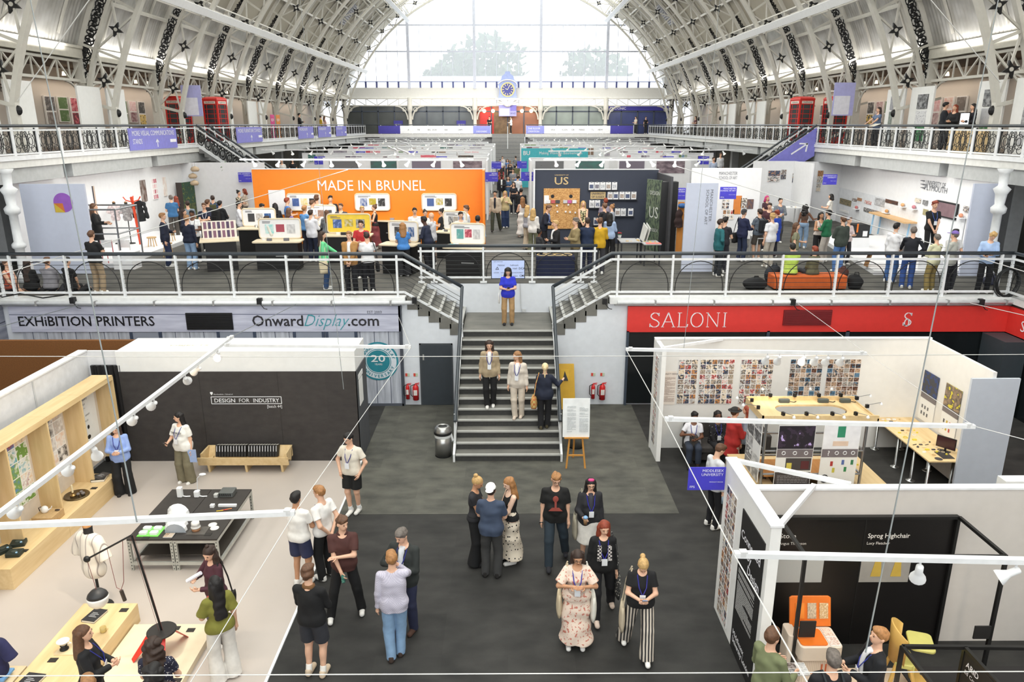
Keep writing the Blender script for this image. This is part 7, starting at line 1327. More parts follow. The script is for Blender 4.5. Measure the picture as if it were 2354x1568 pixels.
cbm=MB();cbm.tube([(.38,22.0,3.1),(.4,22.0,2.6),(.42,22.0,2.3),(.5,21.98,2.24)],.012,5);cbm.box((.44,21.98,2.22),(.56,22.02,2.32));tag(cbm.build('power_cable',M((206,208,210))),'white cable with plug hanging on the wall behind the landing','cable')
#Manchester, Plymouth and the right side
mc=thing('end_screen','tall lilac white panel lettered MANCHESTER SCHOOL OF ART sideways','panel',(6.15,23.8,UP));bx('panel',(5.62,23.78,UP),(6.62,23.86,5.93),LIL,mc);GT=M((120,122,130));x,z=AtY(1634,436,23.77);text('MANCHESTER',(x,23.775,z),(0,0,-1),(1,0,0),.09,GT,mc,width=1.0);text('SCHOOL OF ART',(x-.13,23.775,z),(0,0,-1),(1,0,0),.09,GT,mc,width=1.1)
mw=thing('stand_wall','white stand wall lettered MANCHESTER SCHOOL OF ART','stand wall',(8.9,31,UP));bx('panel',(7.5,30.98,UP),(10.35,31.06,6.0),UW,mw);x,z=AtY(1653,402,30.97);text('MANCHESTER',(x,30.97,z),(1,0,0),(0,0,1),.13,GT,mw,width=.75);text('SCHOOL OF ART',(x,30.97,z-.18),(1,0,0),(0,0,1),.13,GT,mw,width=.75)
for px0,py0,px1,py1,mat,lb in((1660,458,1676,480,None,'small pale prints on the Manchester wall'),(1688,450,1702,492,M((214,130,60)),'tall orange poster on the Manchester wall'),(1704,455,1716,478,collage(1,2,3,None,.03),'white sketch poster on the Manchester wall'),(1718,458,1731,480,collage(1,1,6,[(50,46,60),(160,110,60),(90,80,90)],0),'dark photo poster on the Manchester wall'),(1662,482,1686,505,collage(3,2,8,None,.1),'row of small prints low on the Manchester wall')):(xa,zb),(xb,za)=AtY(px0,py0,30.96),AtY(px1,py1,30.96);tag(bx('print',(xa,30.95,za),(xb,30.97,zb),mat or collage(2,3,2,None,.12)),lb,'print')
pw=thing('stand_wall','long white stand wall lettered UNIVERSITY OF PLYMOUTH','stand wall',(15.8,30,UP));P0,P1_=Vector((15.15,23.1,0)),Vector((16.27,37,0));m=MB();m.slab([(*P0.xy,UP),(*P1_.xy,UP),(*P1_.xy,5.97),(*P0.xy,5.97)],(-.06,0,0));m.build('panel',UW,pw);bx('end_panel',(14.2,23.0,UP),(15.2,23.08,5.97),LIL,pw);bx('back_panel',(13.9,37,UP),(16.3,37.06,5.97),UW,pw)
def onP(px,py,off=.075):
 r=ray(px,py);d=(P1_-P0);n=Vector((-d.y,d.x,0)).normalized();o=P0+n*off;den=r[0]*n.x+r[1]*n.y;t=(o.x*n.x+o.y*n.y)/den;return Vector((r[0]*t,r[1]*t,EYE+r[2]*t))
def ppanel(px0,py0,px1,py1,name,mat,par=None,th=.03,label=None,cat='print'):
 a,b=onP(px0,py0),onP(px1,py1);m=MB();d=(P1_-P0).normalized();n=Vector((-d.y,d.x,0));m.slab([(a.x,a.y,a.z),(b.x,b.y,a.z),(b.x,b.y,b.z),(a.x,a.y,b.z)],n*th);o=m.build(name,mat,par);return o if par else tag(o,label,cat)
dP=(P0-P1_).normalized();a,b=onP(2128,428),onP(2175,428)
text('UNIVERSITY OF',onP(2128,424),dP,(0,0,1),.16,M((90,92,100)),pw,width=1.5);text('PLYMOUTH',onP(2125,436),dP,(0,0,1),.2,M((90,92,100)),pw,width=1.7);
for k in range(3):o=onP(2120,415+8*k);m=MB();m.bar(o,o+dP*.2,.13,.02);m.build('crest',M((80,82,90)),pw)
dpn=thing('exhibit_screen','long pale panel of photos and shelves on the Plymouth wall','panel',tuple(onP(2080,520)[:2])+(UP,));
a,b=onP(1928,452),onP(2228,452);za,zb=onP(2000,450).z,onP(2000,496).z;m=MB();d=(P1_-P0).normalized();n=Vector((-d.y,d.x,0));m.slab([(a.x,a.y,zb-.35),(b.x,b.y,zb-.35),(b.x,b.y,za+.05),(a.x,a.y,za+.05)],n*.02);m.build('back_board',M((224,226,230)),dpn)
for px0,py0,px1,py1,c in((1933,455,1957,475,[(120,104,70),(170,156,110),(80,84,50)]),(1961,455,1971,464,None),(1973,454,1982,463,None),(1990,460,2004,471,None),(2014,454,2034,476,[(130,130,134),(226,226,228),(50,50,54)]),(2038,457,2065,472,[(60,56,70),(150,90,50),(40,40,44)]),(1932,481,1952,492,[(220,180,110),(226,226,226)]),(1988,476,2006,491,[(40,36,36),(226,224,222)]),(2008,482,2024,491,None),(2106,455,2116,467,None),(2124,459,2132,472,[(40,40,44),(226,226,226)]),(2125,480,2134,496,[(60,60,50),(160,150,110)]),(2218,473,2228,488,None)):ppanel(px0,py0,px1,py1,'print',collage(1,1,px0%11,c,0,axes='YZ',detail=2),dpn,.04)
for px,py,c in((1973,480,(190,110,110)),(2043,489,(206,150,90)),(2080,475,(214,160,110)),(2106,480,(190,120,130)),(2215,500,(220,150,120))):o=onP(px,py);m=MB();m.box((o.x-.2,o.y-.2,o.z-.02),(o.x-.02,o.y+.2,o.z));m.build('shelf_board',UW,dpn);MB().ell((o.x-.1,o.y,o.z+.07),(.06,.1,.07)).build('exhibit',M(c),dpn)
a,b=onP(2158,460),onP(2207,460);tvp=thing('monitor','large wall television on the Plymouth wall with pinkish picture','monitor',(a.x,a.y,4.4));a2=onP(2182,460);zt_,zb_=onP(2160,460).z,onP(2160,497).z;m=MB();m.slab([(a.x,a.y,zb_),(b.x,b.y,zb_),(b.x,b.y,zt_),(a.x,a.y,zt_)],n*.07);m.build('bezel',BLACK,tvp);m=MB();q=d*-.04;a3,b3=Vector((a.x,a.y,0))+q+n*.072,Vector((b.x,b.y,0))-q+n*.072;m.slab([(a3.x,a3.y,zb_+.05),(b3.x,b3.y,zb_+.05),(b3.x,b3.y,zt_-.05),(a3.x,a3.y,zt_-.05)],n*.004);m.build('screen',M((120,96,100),.25,emit=.25,var=.3,scale=2),tvp)
pp_=thing('low_platform','white low platform in the Plymouth stand','platform',(13.5,25,UP));m=MB();m.prism([(11.6,23.2),(15.0,23.2),(15.9,31),(12.9,31)],UP,UP+.14);m.build('platform_top',UW,pp_)
ds_=thing('wall_desk','pale oak wall desk on light blue trestle in the Plymouth stand','desk',(15.0,27,UP));a,b=onP(2020,520),onP(2108,524);m=MB();m.slab([(a.x,a.y,4.1),(b.x,b.y,4.1),(b.x-.5,b.y,4.1),(a.x-.5,a.y,4.1)],(0,0,.06));m.build('desk_top',M((206,166,116),.5),ds_)
for y in(a.y-.3,b.y+.3):
 for dx in(.1,.42):MB().bar((a.x-dx,y,4.1),(a.x-dx-.05,y,UP+.14),.05,.05,(0,1,0)).build('leg',M((150,190,220)),ds_)
x,y=at(2025,612,UP+.14);t=thing('bench','low oak bench in front of the wall desk','bench',(x,y,UP+.14));bx('seat',(x-.6,y-.15,UP+.55),(x+.5,y+.15,UP+.6),M((190,140,90)),t)
for dx in(-.5,.4):MB().bar((x+dx,y,UP+.14),(x+dx*.8,y,UP+.55),.05,.2,(0,1,0)).build('leg',M((150,110,70)),t)
x,y=at(1975,577);sb=thing('crate','black crate with orange strap on the floor before the Plymouth stand','crate',(x,y,UP));bx('crate_body',(x-.35,y,UP+.5),(x+.3,y+.5,UP+1.0),M((30,30,32)),sb);bx('strap',(x-.2,y-.01,UP+.7),(x-.14,y,UP+1.02),M((226,120,40)),sb);bx('label_plate',(x+.05,y-.01,UP+.55),(x+.22,y,UP+.75),UW,sb);bx('plinth',(x-.4,y-.02,UP),(x+.35,y+.55,UP+.5),UW,sb)
sb.name='crate'
for px0,px1,py,h,lb,sd in((1735,1760,600,.8,'small lit white table among the Manchester visitors',11),(1770,1840,520,.85,'long white counter in the stand behind the crowd',12),(1872,1915,500,.9,'white counter with leaflets beside the bob haired visitor',13)):
 x0,x1,y0,zt=table(lb,px0,px1,py,.8,h,(232,232,232),(210,210,210));clutter(x0+.05,y0+.1,x1-.05,y0+.7,zt,6,sd,'on the '+lb)
x,y=at(1808,470);hm_=thing('helmet_case','black helmet on a black case on the long white counter','helmet',(x,y,UP+.86));bx('case',(x-.35,y,UP+.9),(x+.3,y+.4,UP+1.3),M((40,40,42)),hm_);MB().ell((x-.1,y+.2,UP+1.45),(.22,.22,.18)).build('helmet_shell',M((80,80,84),.3),hm_)
for(px0,py0,px1,py1),lb,Y in(((1796,390,1806,412),'yellow lettered print on the far right stand',36.88),((1822,398,1834,420),'brown number print on the far right stand',36.88),((1822,425,1828,440),'pink blue strip print on the far right stand',36.88),((1880,392,1890,420),'black white strip poster on the right stand wall',36.97),((1877,422,1885,440),'tan strip poster on the right stand wall',36.97),((1766,392,1792,418),'colourful butterfly print beside a blue sign',36.88)):
 (xa,zb),(xb,za)=AtY(px0,py0,Y),AtY(px1,py1,Y);tag(bx('print',(xa,Y-.02,za),(xb,Y,zb),collage(1,2,px0%13,None,.02,detail=2)),lb,'print')
rw2=thing('stand_wall','white stand wall with strip prints beyond the Manchester stand','stand wall',(13,40,UP));bx('panel',(11.9,36.9,UP),(13.9,36.98,6.0),UW,rw2);bx('side_panel',(13.86,34.6,UP),(13.92,36.9,6.0),UW,rw2)
bo=thing('bench','orange upholstered bench behind the right railing','bench',(8.6,20.9,UP));xa,ya=at(1778,668);xb,_=at(1950,670);bx('seat_block',(xa,ya,UP+.04),(xb,ya+.6,UP+.42),M((196,92,36),.8,var=.08),bo,bev=.03);bx('foot',(xa+.1,ya+.1,UP),(xb-.1,ya+.5,UP+.05),BLACK,bo)
BENCH=(xa,xb,ya)
def luggage(px,py,label,col,s_=(.4,.25,.35),nm='backpack'):
 x,y=at(px,py);t=thing(nm,label,'bag',(x,y,UP));F=Fld(.02,.04);F.noise=(.012,18,px);F.ell((0,0,s_[2]*.45),(s_[0]/2,s_[1]/2,s_[2]*.55));F.cap((-s_[0]*.25,0,.08),(s_[0]*.25,0,.08),.09);F.clips.append(((0,0,.005),(0,0,-1)));v,q=F.mesh();npmesh('bag_body',v,q,[M(col,.85)],t);MB().tube([(-.08,-.05,s_[2]*.85),(-.05,-.05,s_[2]*1.1),(.05,-.05,s_[2]*1.1),(.08,-.05,s_[2]*.85)],.015,5).build('handle',M(col,.8),t,local=True)
for a in((1735,664,'black rucksack lying left of the orange bench',(26,26,28),(.7,.35,.35)),(1775,655,'black bag with blue strap leaning on the orange bench',(34,38,46),(.5,.35,.6)),(1963,664,'black bag on the floor right of the orange bench',(24,24,26),(.45,.3,.45)),(1934,640,'dark red bag on the right end of the orange bench',(86,48,40),(.4,.3,.35)),(2275,655,'navy and red bag near the right end of the railing',(60,62,80),(.4,.3,.3))):luggage(*a)
x,z=AtY(2316,650,19.9);m=MB()
for k in range(7):m.tube([(x+(.28+.02*(k%3))*math.cos(a)+.03*math.sin(k),19.86+.012*k,z+(.38+.02*(k%2))*math.sin(a)+.02*math.cos(k*2))for a in[q*PI/9 for q in range(18)]],.014,5,closed=True)
tag(m.build('coiled_cable',M((26,28,30))),'coil of black cable hung on the right end of the railing','cable')
for px,py,w_,lb,hd,ft in((563,408,30,'blue stand sign at the left edge of the orange wall',('BRUNEL UNIVERSITY','LONDON'),'FP8'),(1130,407,29,'blue stand sign left of the aisle at the orange wall end',('BRUNEL','UNIVERSITY'),'FP8'),(1212,406,28,'blue stand sign right of the aisle before the navy wall',('UNIVERSITY','OF SUSSEX'),'FP7'),(1141,380,22,'smaller blue sign left of the aisle farther back',('RAVENSBOURNE',),'FP2'),(1200,379,22,'smaller blue sign right of the aisle farther back',('BANGOR',),'FP3'),(1558,446,37,'blue UNIVERSITY OF SUSSEX sign by the sideways lettered panel',('UNIVERSITY','OF SUSSEX'),'FP7'),(1674,444,38,'blue MANCHESTER SCHOOL OF ART sign on the lilac panel side',('MANCHESTER','SCHOOL OF ART'),'FP14'),(1754,402,28,'blue sign at the right end of the Manchester wall',('MANCHESTER','SCHOOL OF ART'),'FP14'),(1908,413,32,'blue sign on the wall above the bob haired visitor',('LOUGHBOROUGH','UNIVERSITY'),'FP12'),(2218,441,40,'blue PLYMOUTH UNIVERSITY sign next to the lilac end panel',('PLYMOUTH','UNIVERSITY'),'FP11')):upsign(px,py,w_,lb,hd,ft)
#rows of stands farther back
rg=random.Random(11);rows=[(40,[(-9.6,-1.0),(1.15,9.6)]),(46.5,[(-12.4,-1.1),(6.8,12.5)]),(55,[(-12.8,-1.1),(6.6,13)]),(63,[(-13,-1.1),(1.2,13)]),(70,[(-13,-1.1),(1.2,13)]),(77,[(-13,-1.9),(2.1,13)])]
ordn=['first','second','third','fourth','fifth','sixth']
for i,(Y,segs)in enumerate(rows):
 for xa,xb in segs:
  sd='left'if xa<0 else 'right';t=thing('stand_wall','white stand wall of the %s row behind the front stands, %s of the aisle'%(ordn[i],sd),'stand wall',((xa+xb)/2,Y,UP));bx('panel',(xa,Y,UP),(xb,Y+.08,6.0),UW,t);bx('top_edge',(xa,Y-.02,6.0),(xb,Y+.1,6.04),WHITE,t);xi=xb if xa<0 else xa;bx('side_panel',(xi-.04,Y-2.6,UP),(xi+.04,Y,6.0),UW,t);mx=(xa+xb)/2;bx('divider',(mx-.04,Y-3,UP),(mx+.04,Y,6.0),UW,t)
  n=4 if i==0 else 5
  for k in range(n):
   w_=(xb-xa)/n;x=xa+w_*(k+.15);cw_=w_*(.7 if i==0 else .45)
   pal=[[(70,66,64),(150,120,100),(110,110,112)],[(60,120,110),(80,80,84),(190,190,186)],[(150,140,150),(196,190,200),(120,110,124)],[(150,110,120),(200,180,186),(96,80,90)],[(70,130,180),(190,200,190),(120,150,90)]][(k+i)%5]
   if i>0 and rg.random()<.3:pal=[(226,90,110),(236,220,222),(226,100,116)]
   ph=.62 if i==0 else rg.uniform(.35,.6);ztop=5.86 if i==0 else rg.uniform(5.85,5.97);tag(bx('print',(x,Y-.025,ztop-ph),(x+cw_,Y,ztop),collage(1 if i==0 else rg.choice((1,2,3)),1 if i==0 else rg.choice((1,2)),k+i*5,pal,0 if i==0 else .04,detail=1.5)),'print %s on the %s stand row %s of the aisle'%(('nearest the aisle','second from the aisle','third from the aisle','fourth from the aisle','farthest from the aisle')[k if xa>0 else n-1-k],ordn[i],sd),'print')
  if i:
   for k in range(2):x=xa+(xb-xa)*rg.uniform(.1,.9);t2=bluesign('small blue stand sign over the %s row, %s of the aisle, %s'%(ordn[i],sd,('one','another')[k]),x,Y-2.7,5.5,.62,.45,('UNIVERSITY',),'F%d'%(20+i*4+k));t2['group']='small blue signs of the far rows';t2['label']='small blue stand sign hung over the %s row %s of the aisle'%(ordn[i],sd)
tl=thing('stand_wall','turquoise stand wall lettered BU right of the aisle far back','stand wall',(3.5,57.5,UP));TQ=M((70,180,192),.5);bx('panel',(1.05,57.5,UP),(6.05,57.6,5.98),TQ,tl);text('BU',(1.2,57.49,5.5),(1,0,0),(0,0,1),.3,WHITE,tl,bold=.015);text('Making Waves in Bournemouth',(2.4,57.49,5.55),(1,0,0),(0,0,1),.2,WHITE,tl,width=3.2)
for k in range(3):bx('white_panel',(1.9+k*1.4,57.45,4.3),(2.9+k*1.4,57.49,4.85),UW,tl)
#gallery: white panels, art, phone boxes, signs
GP=M((232,232,230),.6,var=.02)
def gpanel(sg,k,ya,yb,lb):
 return tag(MB().box((sg*16.55,ya,GAL),(sg*16.62,yb,9.14)).build('gallery_screen',GP),lb,'panel')
num=['nearest','second','third','fourth','fifth','sixth']
for sg in(-1,1):
 sd='left'if sg<0 else 'right'
 for k in range(6):
  yc=25.75+6.55*k
  if k==2:continue
  for q,(a,b)in enumerate(((yc-1.95,yc-.25),(yc+.25,yc+1.75))):
   if k>4 and sg<0:continue
   gpanel(sg,k,a,b,'white gallery panel %s the %s column on the %s side'%(('before','beyond')[q],num[k],sd))
   if sg>0 and k<2:
    t_=[(.5,(120,140,150)),(1.0,(70,72,76)),(.4,(90,150,100))]
    for j in range(3):pal=[[(90,120,130),(200,206,210),(60,80,90)],[(70,70,74),(206,206,208),(40,42,44)],[(226,226,228),(120,120,124),(180,180,184)],[(60,130,80),(50,60,54),(150,160,150)]][(j+k+q)%4];tag(MB().box((16.52,a+.35,8.3-j*.62),(16.55,a+1.1,8.85-j*.62)).build('photo_print',collage(1,1,j+3*q+7*k,pal,0,axes='YZ',detail=2)),'%s photo print on the gallery panel %s the %s right column'%(('upper','middle','lower')[j],('before','beyond')[q],num[k]),'print')
 for k in range(5):
  ya=27.6+6.55*k
  if k in(1,)and sg<0 or k>3:pass
  for j in range(3):
   pal=[[(226,190,60),(240,236,230),(60,56,54)],[(60,60,64),(206,200,196),(120,110,104)],[(206,90,50),(236,230,224),(90,120,70)],[(200,70,90),(240,220,220),(120,60,70)]][(j+k)%4];tag(MB().box((sg*20.1,ya+j*1.0,7.6+.2*(j%2)),(sg*20.18,ya+.8+j*1.0,8.9)).build('artwork',collage(1,2,j+k*3+(5 if sg>0 else 0),pal,.05,axes='YZ',detail=1.5)),'%s picture in the %s gallery recess on the %s'%(('first','second','third')[j],num[k],sd),'picture')
 for k in range(5):
  for j in range(2):tag(MB().lathe([(.05,.16),(.08,0)],(sg*19.3,28+6.55*k+j*1.3,9.75),10).build('spot_lamp',M((255,226,180),.5,emit=7)),'%s glowing lamp in the %s gallery recess on the %s'%(('near','far')[j],num[k],sd),'lamp')
t=thing('shop_sign','NEXT STORE sign with red line in the nearest left gallery recess','sign',(-20,30,8.9));q=MB();text('NEXT STOP',(-20.05,29.2,8.95),(0,1,0),(0,0,1),.3,M((60,58,56)),t,bold=.02);MB().box((-20.08,29.2,8.75),(-20.05,31.1,8.83)).build('red_line',M((190,50,60)),t)
RB=M((206,44,38),.4)
def phonebox(label,x,y,face):
 t=thing('phone_box',label,'phone box',(x,y,GAL),face);m=MB();m.box((-.45,-.45,0),(.45,.45,.3));m.box((-.45,-.45,2.0),(.45,.45,2.25));[m.box((sx*.45,sy*.45,.3),(sx*.36,sy*.36,2.0))for sx in(-1,1)for sy in(-1,1)];m.build('box_frame',RB,t,local=True)
 m=MB();vs=[];
 for i in range(5):
  r=.47*math.cos(i*.3)if i else .47;h=2.25+.17*math.sin(i*.39);vs+=[(-r,-r,h),(r,-r,h),(r,r,h),(-r,r,h)]
 m.add(vs,[(i*4+k,i*4+(k+1)%4,(i+1)*4+(k+1)%4,(i+1)*4+k)for i in range(4)for k in range(4)]+[(16,17,18,19)]);m.build('domed_roof',RB,t,local=True)
 for ax in range(4):
  q=Matrix.Rotation(ax*PI/2,4,'Z');m=MB();m.box((-.36,-.43,.3),(.36,-.41,2.0));m.xf(q);m.build('window_glass',glossy((60,66,70),1,.1),t,local=True);m=MB();[m.box((-.36,-.445,.3+k*.2425),(.36,-.41,.33+k*.2425))for k in range(8)];[m.box((x_-.015,-.445,.3),(x_+.015,-.41,2.0))for x_ in(-.22,.22)];m.xf(q);m.build('glazing_bars',RB,t,local=True);m=MB();m.box((-.34,-.46,2.05),(.34,-.45,2.18));m.xf(q);m.build('name_panel',M((236,226,214)),t,local=True);m=MB();text('TELEPHONE',(0,-.462,2.08),(1,0,0),(0,0,1),.07,None,align='c',mb=m);m.xf(q);m.build('lettering',BLACK,t,local=True)
 return t
for px,sg,X,lb,sc2 in((497,-1,15.9,'red phone box by the left gallery stair head',1),(412,-1,17.5,'second red phone box behind the strut on the left gallery',1),(1841,1,15.9,'red phone box by the right gallery stair head',1),(1918,1,17.5,'second red phone box behind the strut on the right gallery',1)):
 r=ray(px,270);Yb=sg*X/r[0]*r[1];phonebox(lb,sg*X,Yb,sg*.25)
for sg,px0,px1,pyt,pyb,lines_,lb in((-1,292,402,294,341,('MORE VISUAL COMMUNICATIONS','STANDS'),'long purple MORE VISUAL COMMUNICATIONS STANDS sign on the left gallery'),(-1,541,600,291,323,('MORE FURNITURE STANDS',),'purple MORE FURNITURE STANDS sign beyond the left stair'),(-1,684,719,290,313,('WORKSHOPS',),'first of the three far purple signs on the left gallery'),(-1,730,759,288,310,('WORKSHOPS',),'middle of the three far purple signs on the left gallery'),(-1,771,795,288,308,('WORKSHOPS',),'last of the three far purple signs on the left gallery')):
 X=-14.92;r0,r1=ray(px0,pyt),ray(px1,pyt);ya,yb=X/r0[0]*r0[1],X/r1[0]*r1[1];L=yb-ya;t=thing('direction_sign',lb,'sign',(X,(ya+yb)/2,6.72));MB().box((X,ya,6.7),(X+.03,yb,7.55)).build('sign_board',SIGN2,t)
 for i,s_ in enumerate(lines_):text(s_,(X+.034,ya+L*.06,7.26-.32*i),(0,1,0),(0,0,1),.2,LET,t,width=L*(.88 if i==0 else .3)*(1 if len(s_)>10 else .6))
 m=MB();c=ya+L*.55;m.bar((X+.036,c,6.78),(X+.036,c,7.1),.045,.006,(1,0,0));m.bar((X+.036,c,7.1),(X+.036,c-.13,6.97),.045,.006,(1,0,0));m.bar((X+.036,c,7.1),(X+.036,c+.13,6.97),.045,.006,(1,0,0));m.build('arrow',LET,t);MB().box((X+.03,ya+L*.84,6.95),(X+.035,ya+L*.98,7.08)).build('logo',LET,t)
for sg,px,lb in((-1,440,'hanging lilac map banner near the left phone boxes'),(1,1940,'hanging lilac map banner near the right phone boxes')):
 X=16.0;r=ray(px,225);Y=sg*X/r[0]*r[1];t=thing('hanging_sign',lb,'sign',(sg*X,Y,8.2));bx('banner_sheet',(sg*X-.5,Y,8.1),(sg*X+.5,Y+.03,9.6),M((176,176,226)),t);bx('map_panel',(sg*X-.45,Y-.01,8.15),(sg*X+.3,Y,9.0),M((226,226,238)),t)
for px,c,lb in((625,(206,60,130),'pink roll up banner on the left gallery'),(638,(214,130,40),'orange roll up banner on the left gallery')):X=-16.4;r=ray(px,270);Y=X/r[0]*r[1];t=thing('banner',lb,'banner',(X,Y,GAL));MB().box((X,Y-.4,GAL),(X+.02,Y+.5,8.35)).build('banner_sheet',M(c),t);m=MB();text('NEW',(X+.024,Y-.3,7.9),(0,1,0),(0,0,1),.2,LET,t)
for sg in(-1,1):
 sd='left'if sg<0 else 'right';t=thing('staircase','staircase with black scroll railing up to the %s gallery'%sd,'staircase',(sg*12.6,38.3,UP));n=20;ya,yb=37.5,39.0
 def sx(q):return sg*(15-5.2*q)
 for k in range(n):q=k/n;z=GAL-.18*(k+1);bx('step',(sx(q),ya,z-.2),(sx(q+1/n),yb,z),M((120,120,120)),t)
 for y in(ya,yb):
  MB().tube([(sx(0),y,GAL+.95),(sx(1),y,UP+.95)],.05,6).build('handrail',RAILD,t);MB().bar((sx(0),y,GAL+.8),(sx(1),y,UP+.8),.04,.06).build('top_bar',RAILW,t);MB().bar((sx(0),y,GAL),(sx(1),y,UP),.05,.14).build('stringer',RAILW,t);m=MB()
  for k in range(16):
   q=(k+.5)/16;z=GAL-3.6*q+.4;x=sx(q)
   for r_ in(.3,.17):m.tube([(x+r_*.5*math.cos(a),y,z+r_*math.sin(a))for a in[w3*PI/5 for w3 in range(10)]],.028,4,closed=True)
   m.bar((x,y,z-.35),(x,y,z+.4),.03)
  m.build('scroll_panel',M((34,36,38)),t)
 if sg>0:
  m=MB();y=ya-.06;m.slab([(sx(.0),y,GAL+.85),(sx(0),y,GAL-.5),(sx(1),y,UP-.0),(sx(1),y,UP+.75)],(0,.03,0));m.build('side_panel',SIGN2,t);m=MB();y-=.01;c=Vector((sx(.22),y,6.3));m.bar(c,c+Vector((.75,0,.5)),.07,.01,(0,1,0));m.bar(c+Vector((.75,0,.5)),c+Vector((.35,0,.5)),.07,.01,(0,1,0));m.bar(c+Vector((.75,0,.5)),c+Vector((.7,0,.12)),.07,.01,(0,1,0));m.build('arrow',LET,t)
#lighting tracks, spot lamps, cables and wires
TRK=M((226,227,228),.4)
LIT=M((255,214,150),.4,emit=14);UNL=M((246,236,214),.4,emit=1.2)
def spotlamp(label,p,tgt,lit=False,grp=None):
 t=thing('spot_lamp',label,'lamp',tuple(p),0,grp);L=[]
 MB().tube([(0,0,0),(0,0,-.07)],.012,6).build('bracket',TRK,t,local=True);q=(Vector(tgt)-Vector(p)).to_track_quat('-Z','Y').to_matrix().to_4x4();off=Matrix.Translation((0,0,-.09))@q
 m=MB();m.lathe([(.02,.05),(.036,.04),(.038,-.06),(.05,-.09),(.078,-.15),(.08,-.17)],(0,0,0),14,False);m.lathe([(.001,.05),(.02,.05)],n=14,caps=False);m.xf(off);m.build('lamp_head',TRK,t,smooth=True,local=True)
 m=MB();m.lathe([(.074,-.15),(.05,-.158),(.001,-.16)],n=14,caps=False);m.xf(off);m.build('bulb',LIT if lit else UNL,t,local=True)
 return t
def track(label,p,q):
 t=thing('lighting_track',label,'lighting track',tuple((Vector(p)+Vector(q))/2));MB().bar(p,q,.07,.055).build('track_bar',TRK,t);d=Vector(q)-Vector(p);
 for k in(.02,.98):c=Vector(p)+d*k;MB().box(c-Vector((.036,.036,.015)),c+Vector((.036,.036,.045))).build('clamp',M((206,206,206)),t)
 return t
T1=((-5.68,14.85,3.5),(-5.72,5.0,3.5));track('white lighting track running along the left stand',*T1)
def at_track(px,T):
 """the point of the track that a picture column meets"""
 a,b=Vector(T[0]),Vector(T[1]);best=min((k/400 for k in range(401)),key=lambda f:abs(pxof(a+(b-a)*f)[0]-px));return a+(b-a)*best
def pxof(p):
 ca,sa=math.cos(YAW),math.sin(YAW);x,y=p[0]*ca-p[1]*sa,p[0]*sa+p[1]*ca;z=p[2]-EYE;c,s=math.cos(PITCH),math.sin(PITCH);d=y*c-z*s;return 1177+FPX*x/d,784-FPX*(y*s+z*c)/d
for px,tg,lit,lb in((500,(-7,16,.5),0,'first spot lamp at the far end of the left track'),(455,(-9,14.6,1.4),0,'second spot lamp of the left track, facing the posters'),(425,(-6.6,16,1.4),1,'lit spot lamp of the left track aimed at the dark wall'),(352,(-9,14.0,1.0),0,'spot lamp of the left track above the dark curtain'),(308,(-9,13.5,1.0),0,'spot lamp of the left track above the woman in blue'),(215,(-6.5,11.5,.6),1,'lit spot lamp of the left track above the plywood plinth'),(160,(-9,11.4,1.2),0,'spot lamp of the left track before the golf poster'),(40,(-9,9.8,1.2),0,'nearest spot lamp of the left track')):p=at_track(px,T1);spotlamp(lb,p+Vector((0,0,-.03)),tg,lit)
T2=((-2.4,7.55,3.5),(-6.4,7.2,3.5));track('white lighting track crossing the near left stand',*T2)
T3=((2.3,13.87,3.5),(6.85,13.57,3.5));track('white lighting track over the photo grid wall',*T3)
for i,(px,lit)in enumerate(((1765,0),(1793,0),(1850,0),(1878,0),(1905,1),(1938,0))):p=at_track(px,T3);spotlamp('%s spot lamp from the left on the photo wall track'%('first','second','third','fourth','lit fifth','sixth')[i],p+Vector((0,0,-.03)),p+Vector((.1,1.5,-1.6)),lit)
T4=((2.33,10.3,3.5),(6.76,9.99,3.5));track('white lighting track across the middle of the right stand',*T4)
T5=((2.3,6.67,3.5),(6.9,6.45,3.5));track('white lighting track over the highchair stand',*T5);p=at_track(2118,T5);spotlamp('lit spot lamp on the highchair stand track',p+Vector((0,0,-.03)),p+Vector((.35,.6,-1.5)),1);p=at_track(2340,T5);spotlamp('unlit spot lamp at the right edge on the highchair stand track',p+Vector((0,0,-.03)),p+Vector((-1.2,.3,-.9)),0)
T6=((-5.6,14.2,3.5),(-1.9,14.05,3.5));track('white lighting track over the end of the dark stand wall',*T6)
CAB=M((206,206,204),.5);CABD=M((110,116,118),.45)
def cable(label,p,q,r=.011,mat=None,sag=0,name='cable'):
 p,q=Vector(p),Vector(q);pts=[p+(q-p)*(k/12)-Vector((0,0,sag*4*(k/12)*(1-k/12)))for k in range(13)];return tag(MB().tube(pts,r,5).build(name,mat or CAB),label,'cable')
cable('taut pale wire spanning the hall above the stair foot',(-13.8,14.0,3.36),(13.8,14.0,3.36),.008,sag=.04)
x,z=AtY(1177,1549,6.2);cable('taut pale wire crossing at the bottom of the view',(-9,6.2,z),(9,6.2,z),.006)
E1=(-3.0,19.8,3.05);cable('wire from the left balcony clamp down to the crossing track',T1[0],(-5.75,19.8,3.0),.008,CABD);cable('dark wire from the left balcony to the end of the left track',(-11.6,19.8,3.0),(-13.2,17.5,2.75),.01,CABD)
cable('white wire from the plank shopfront to the end of the near left track',T6[1],(-3.0,19.9,2.62),.006);cable('white wire from the end of the near left track up past the dark wall',T2[0],T6[1],.005);cable('white wire from the near left track down to the floor corner',T2[0],(-3.3,5.2,2.2),.005)
cable('white wire from the photo wall track down to the middle track',T3[0],T4[0],.0065);cable('white wire from the middle track down to the highchair track',T4[0],T5[0],.0065);cable('white wire from the highchair track to the lower edge',T5[0],(2.35,4.6,3.5),.0065)
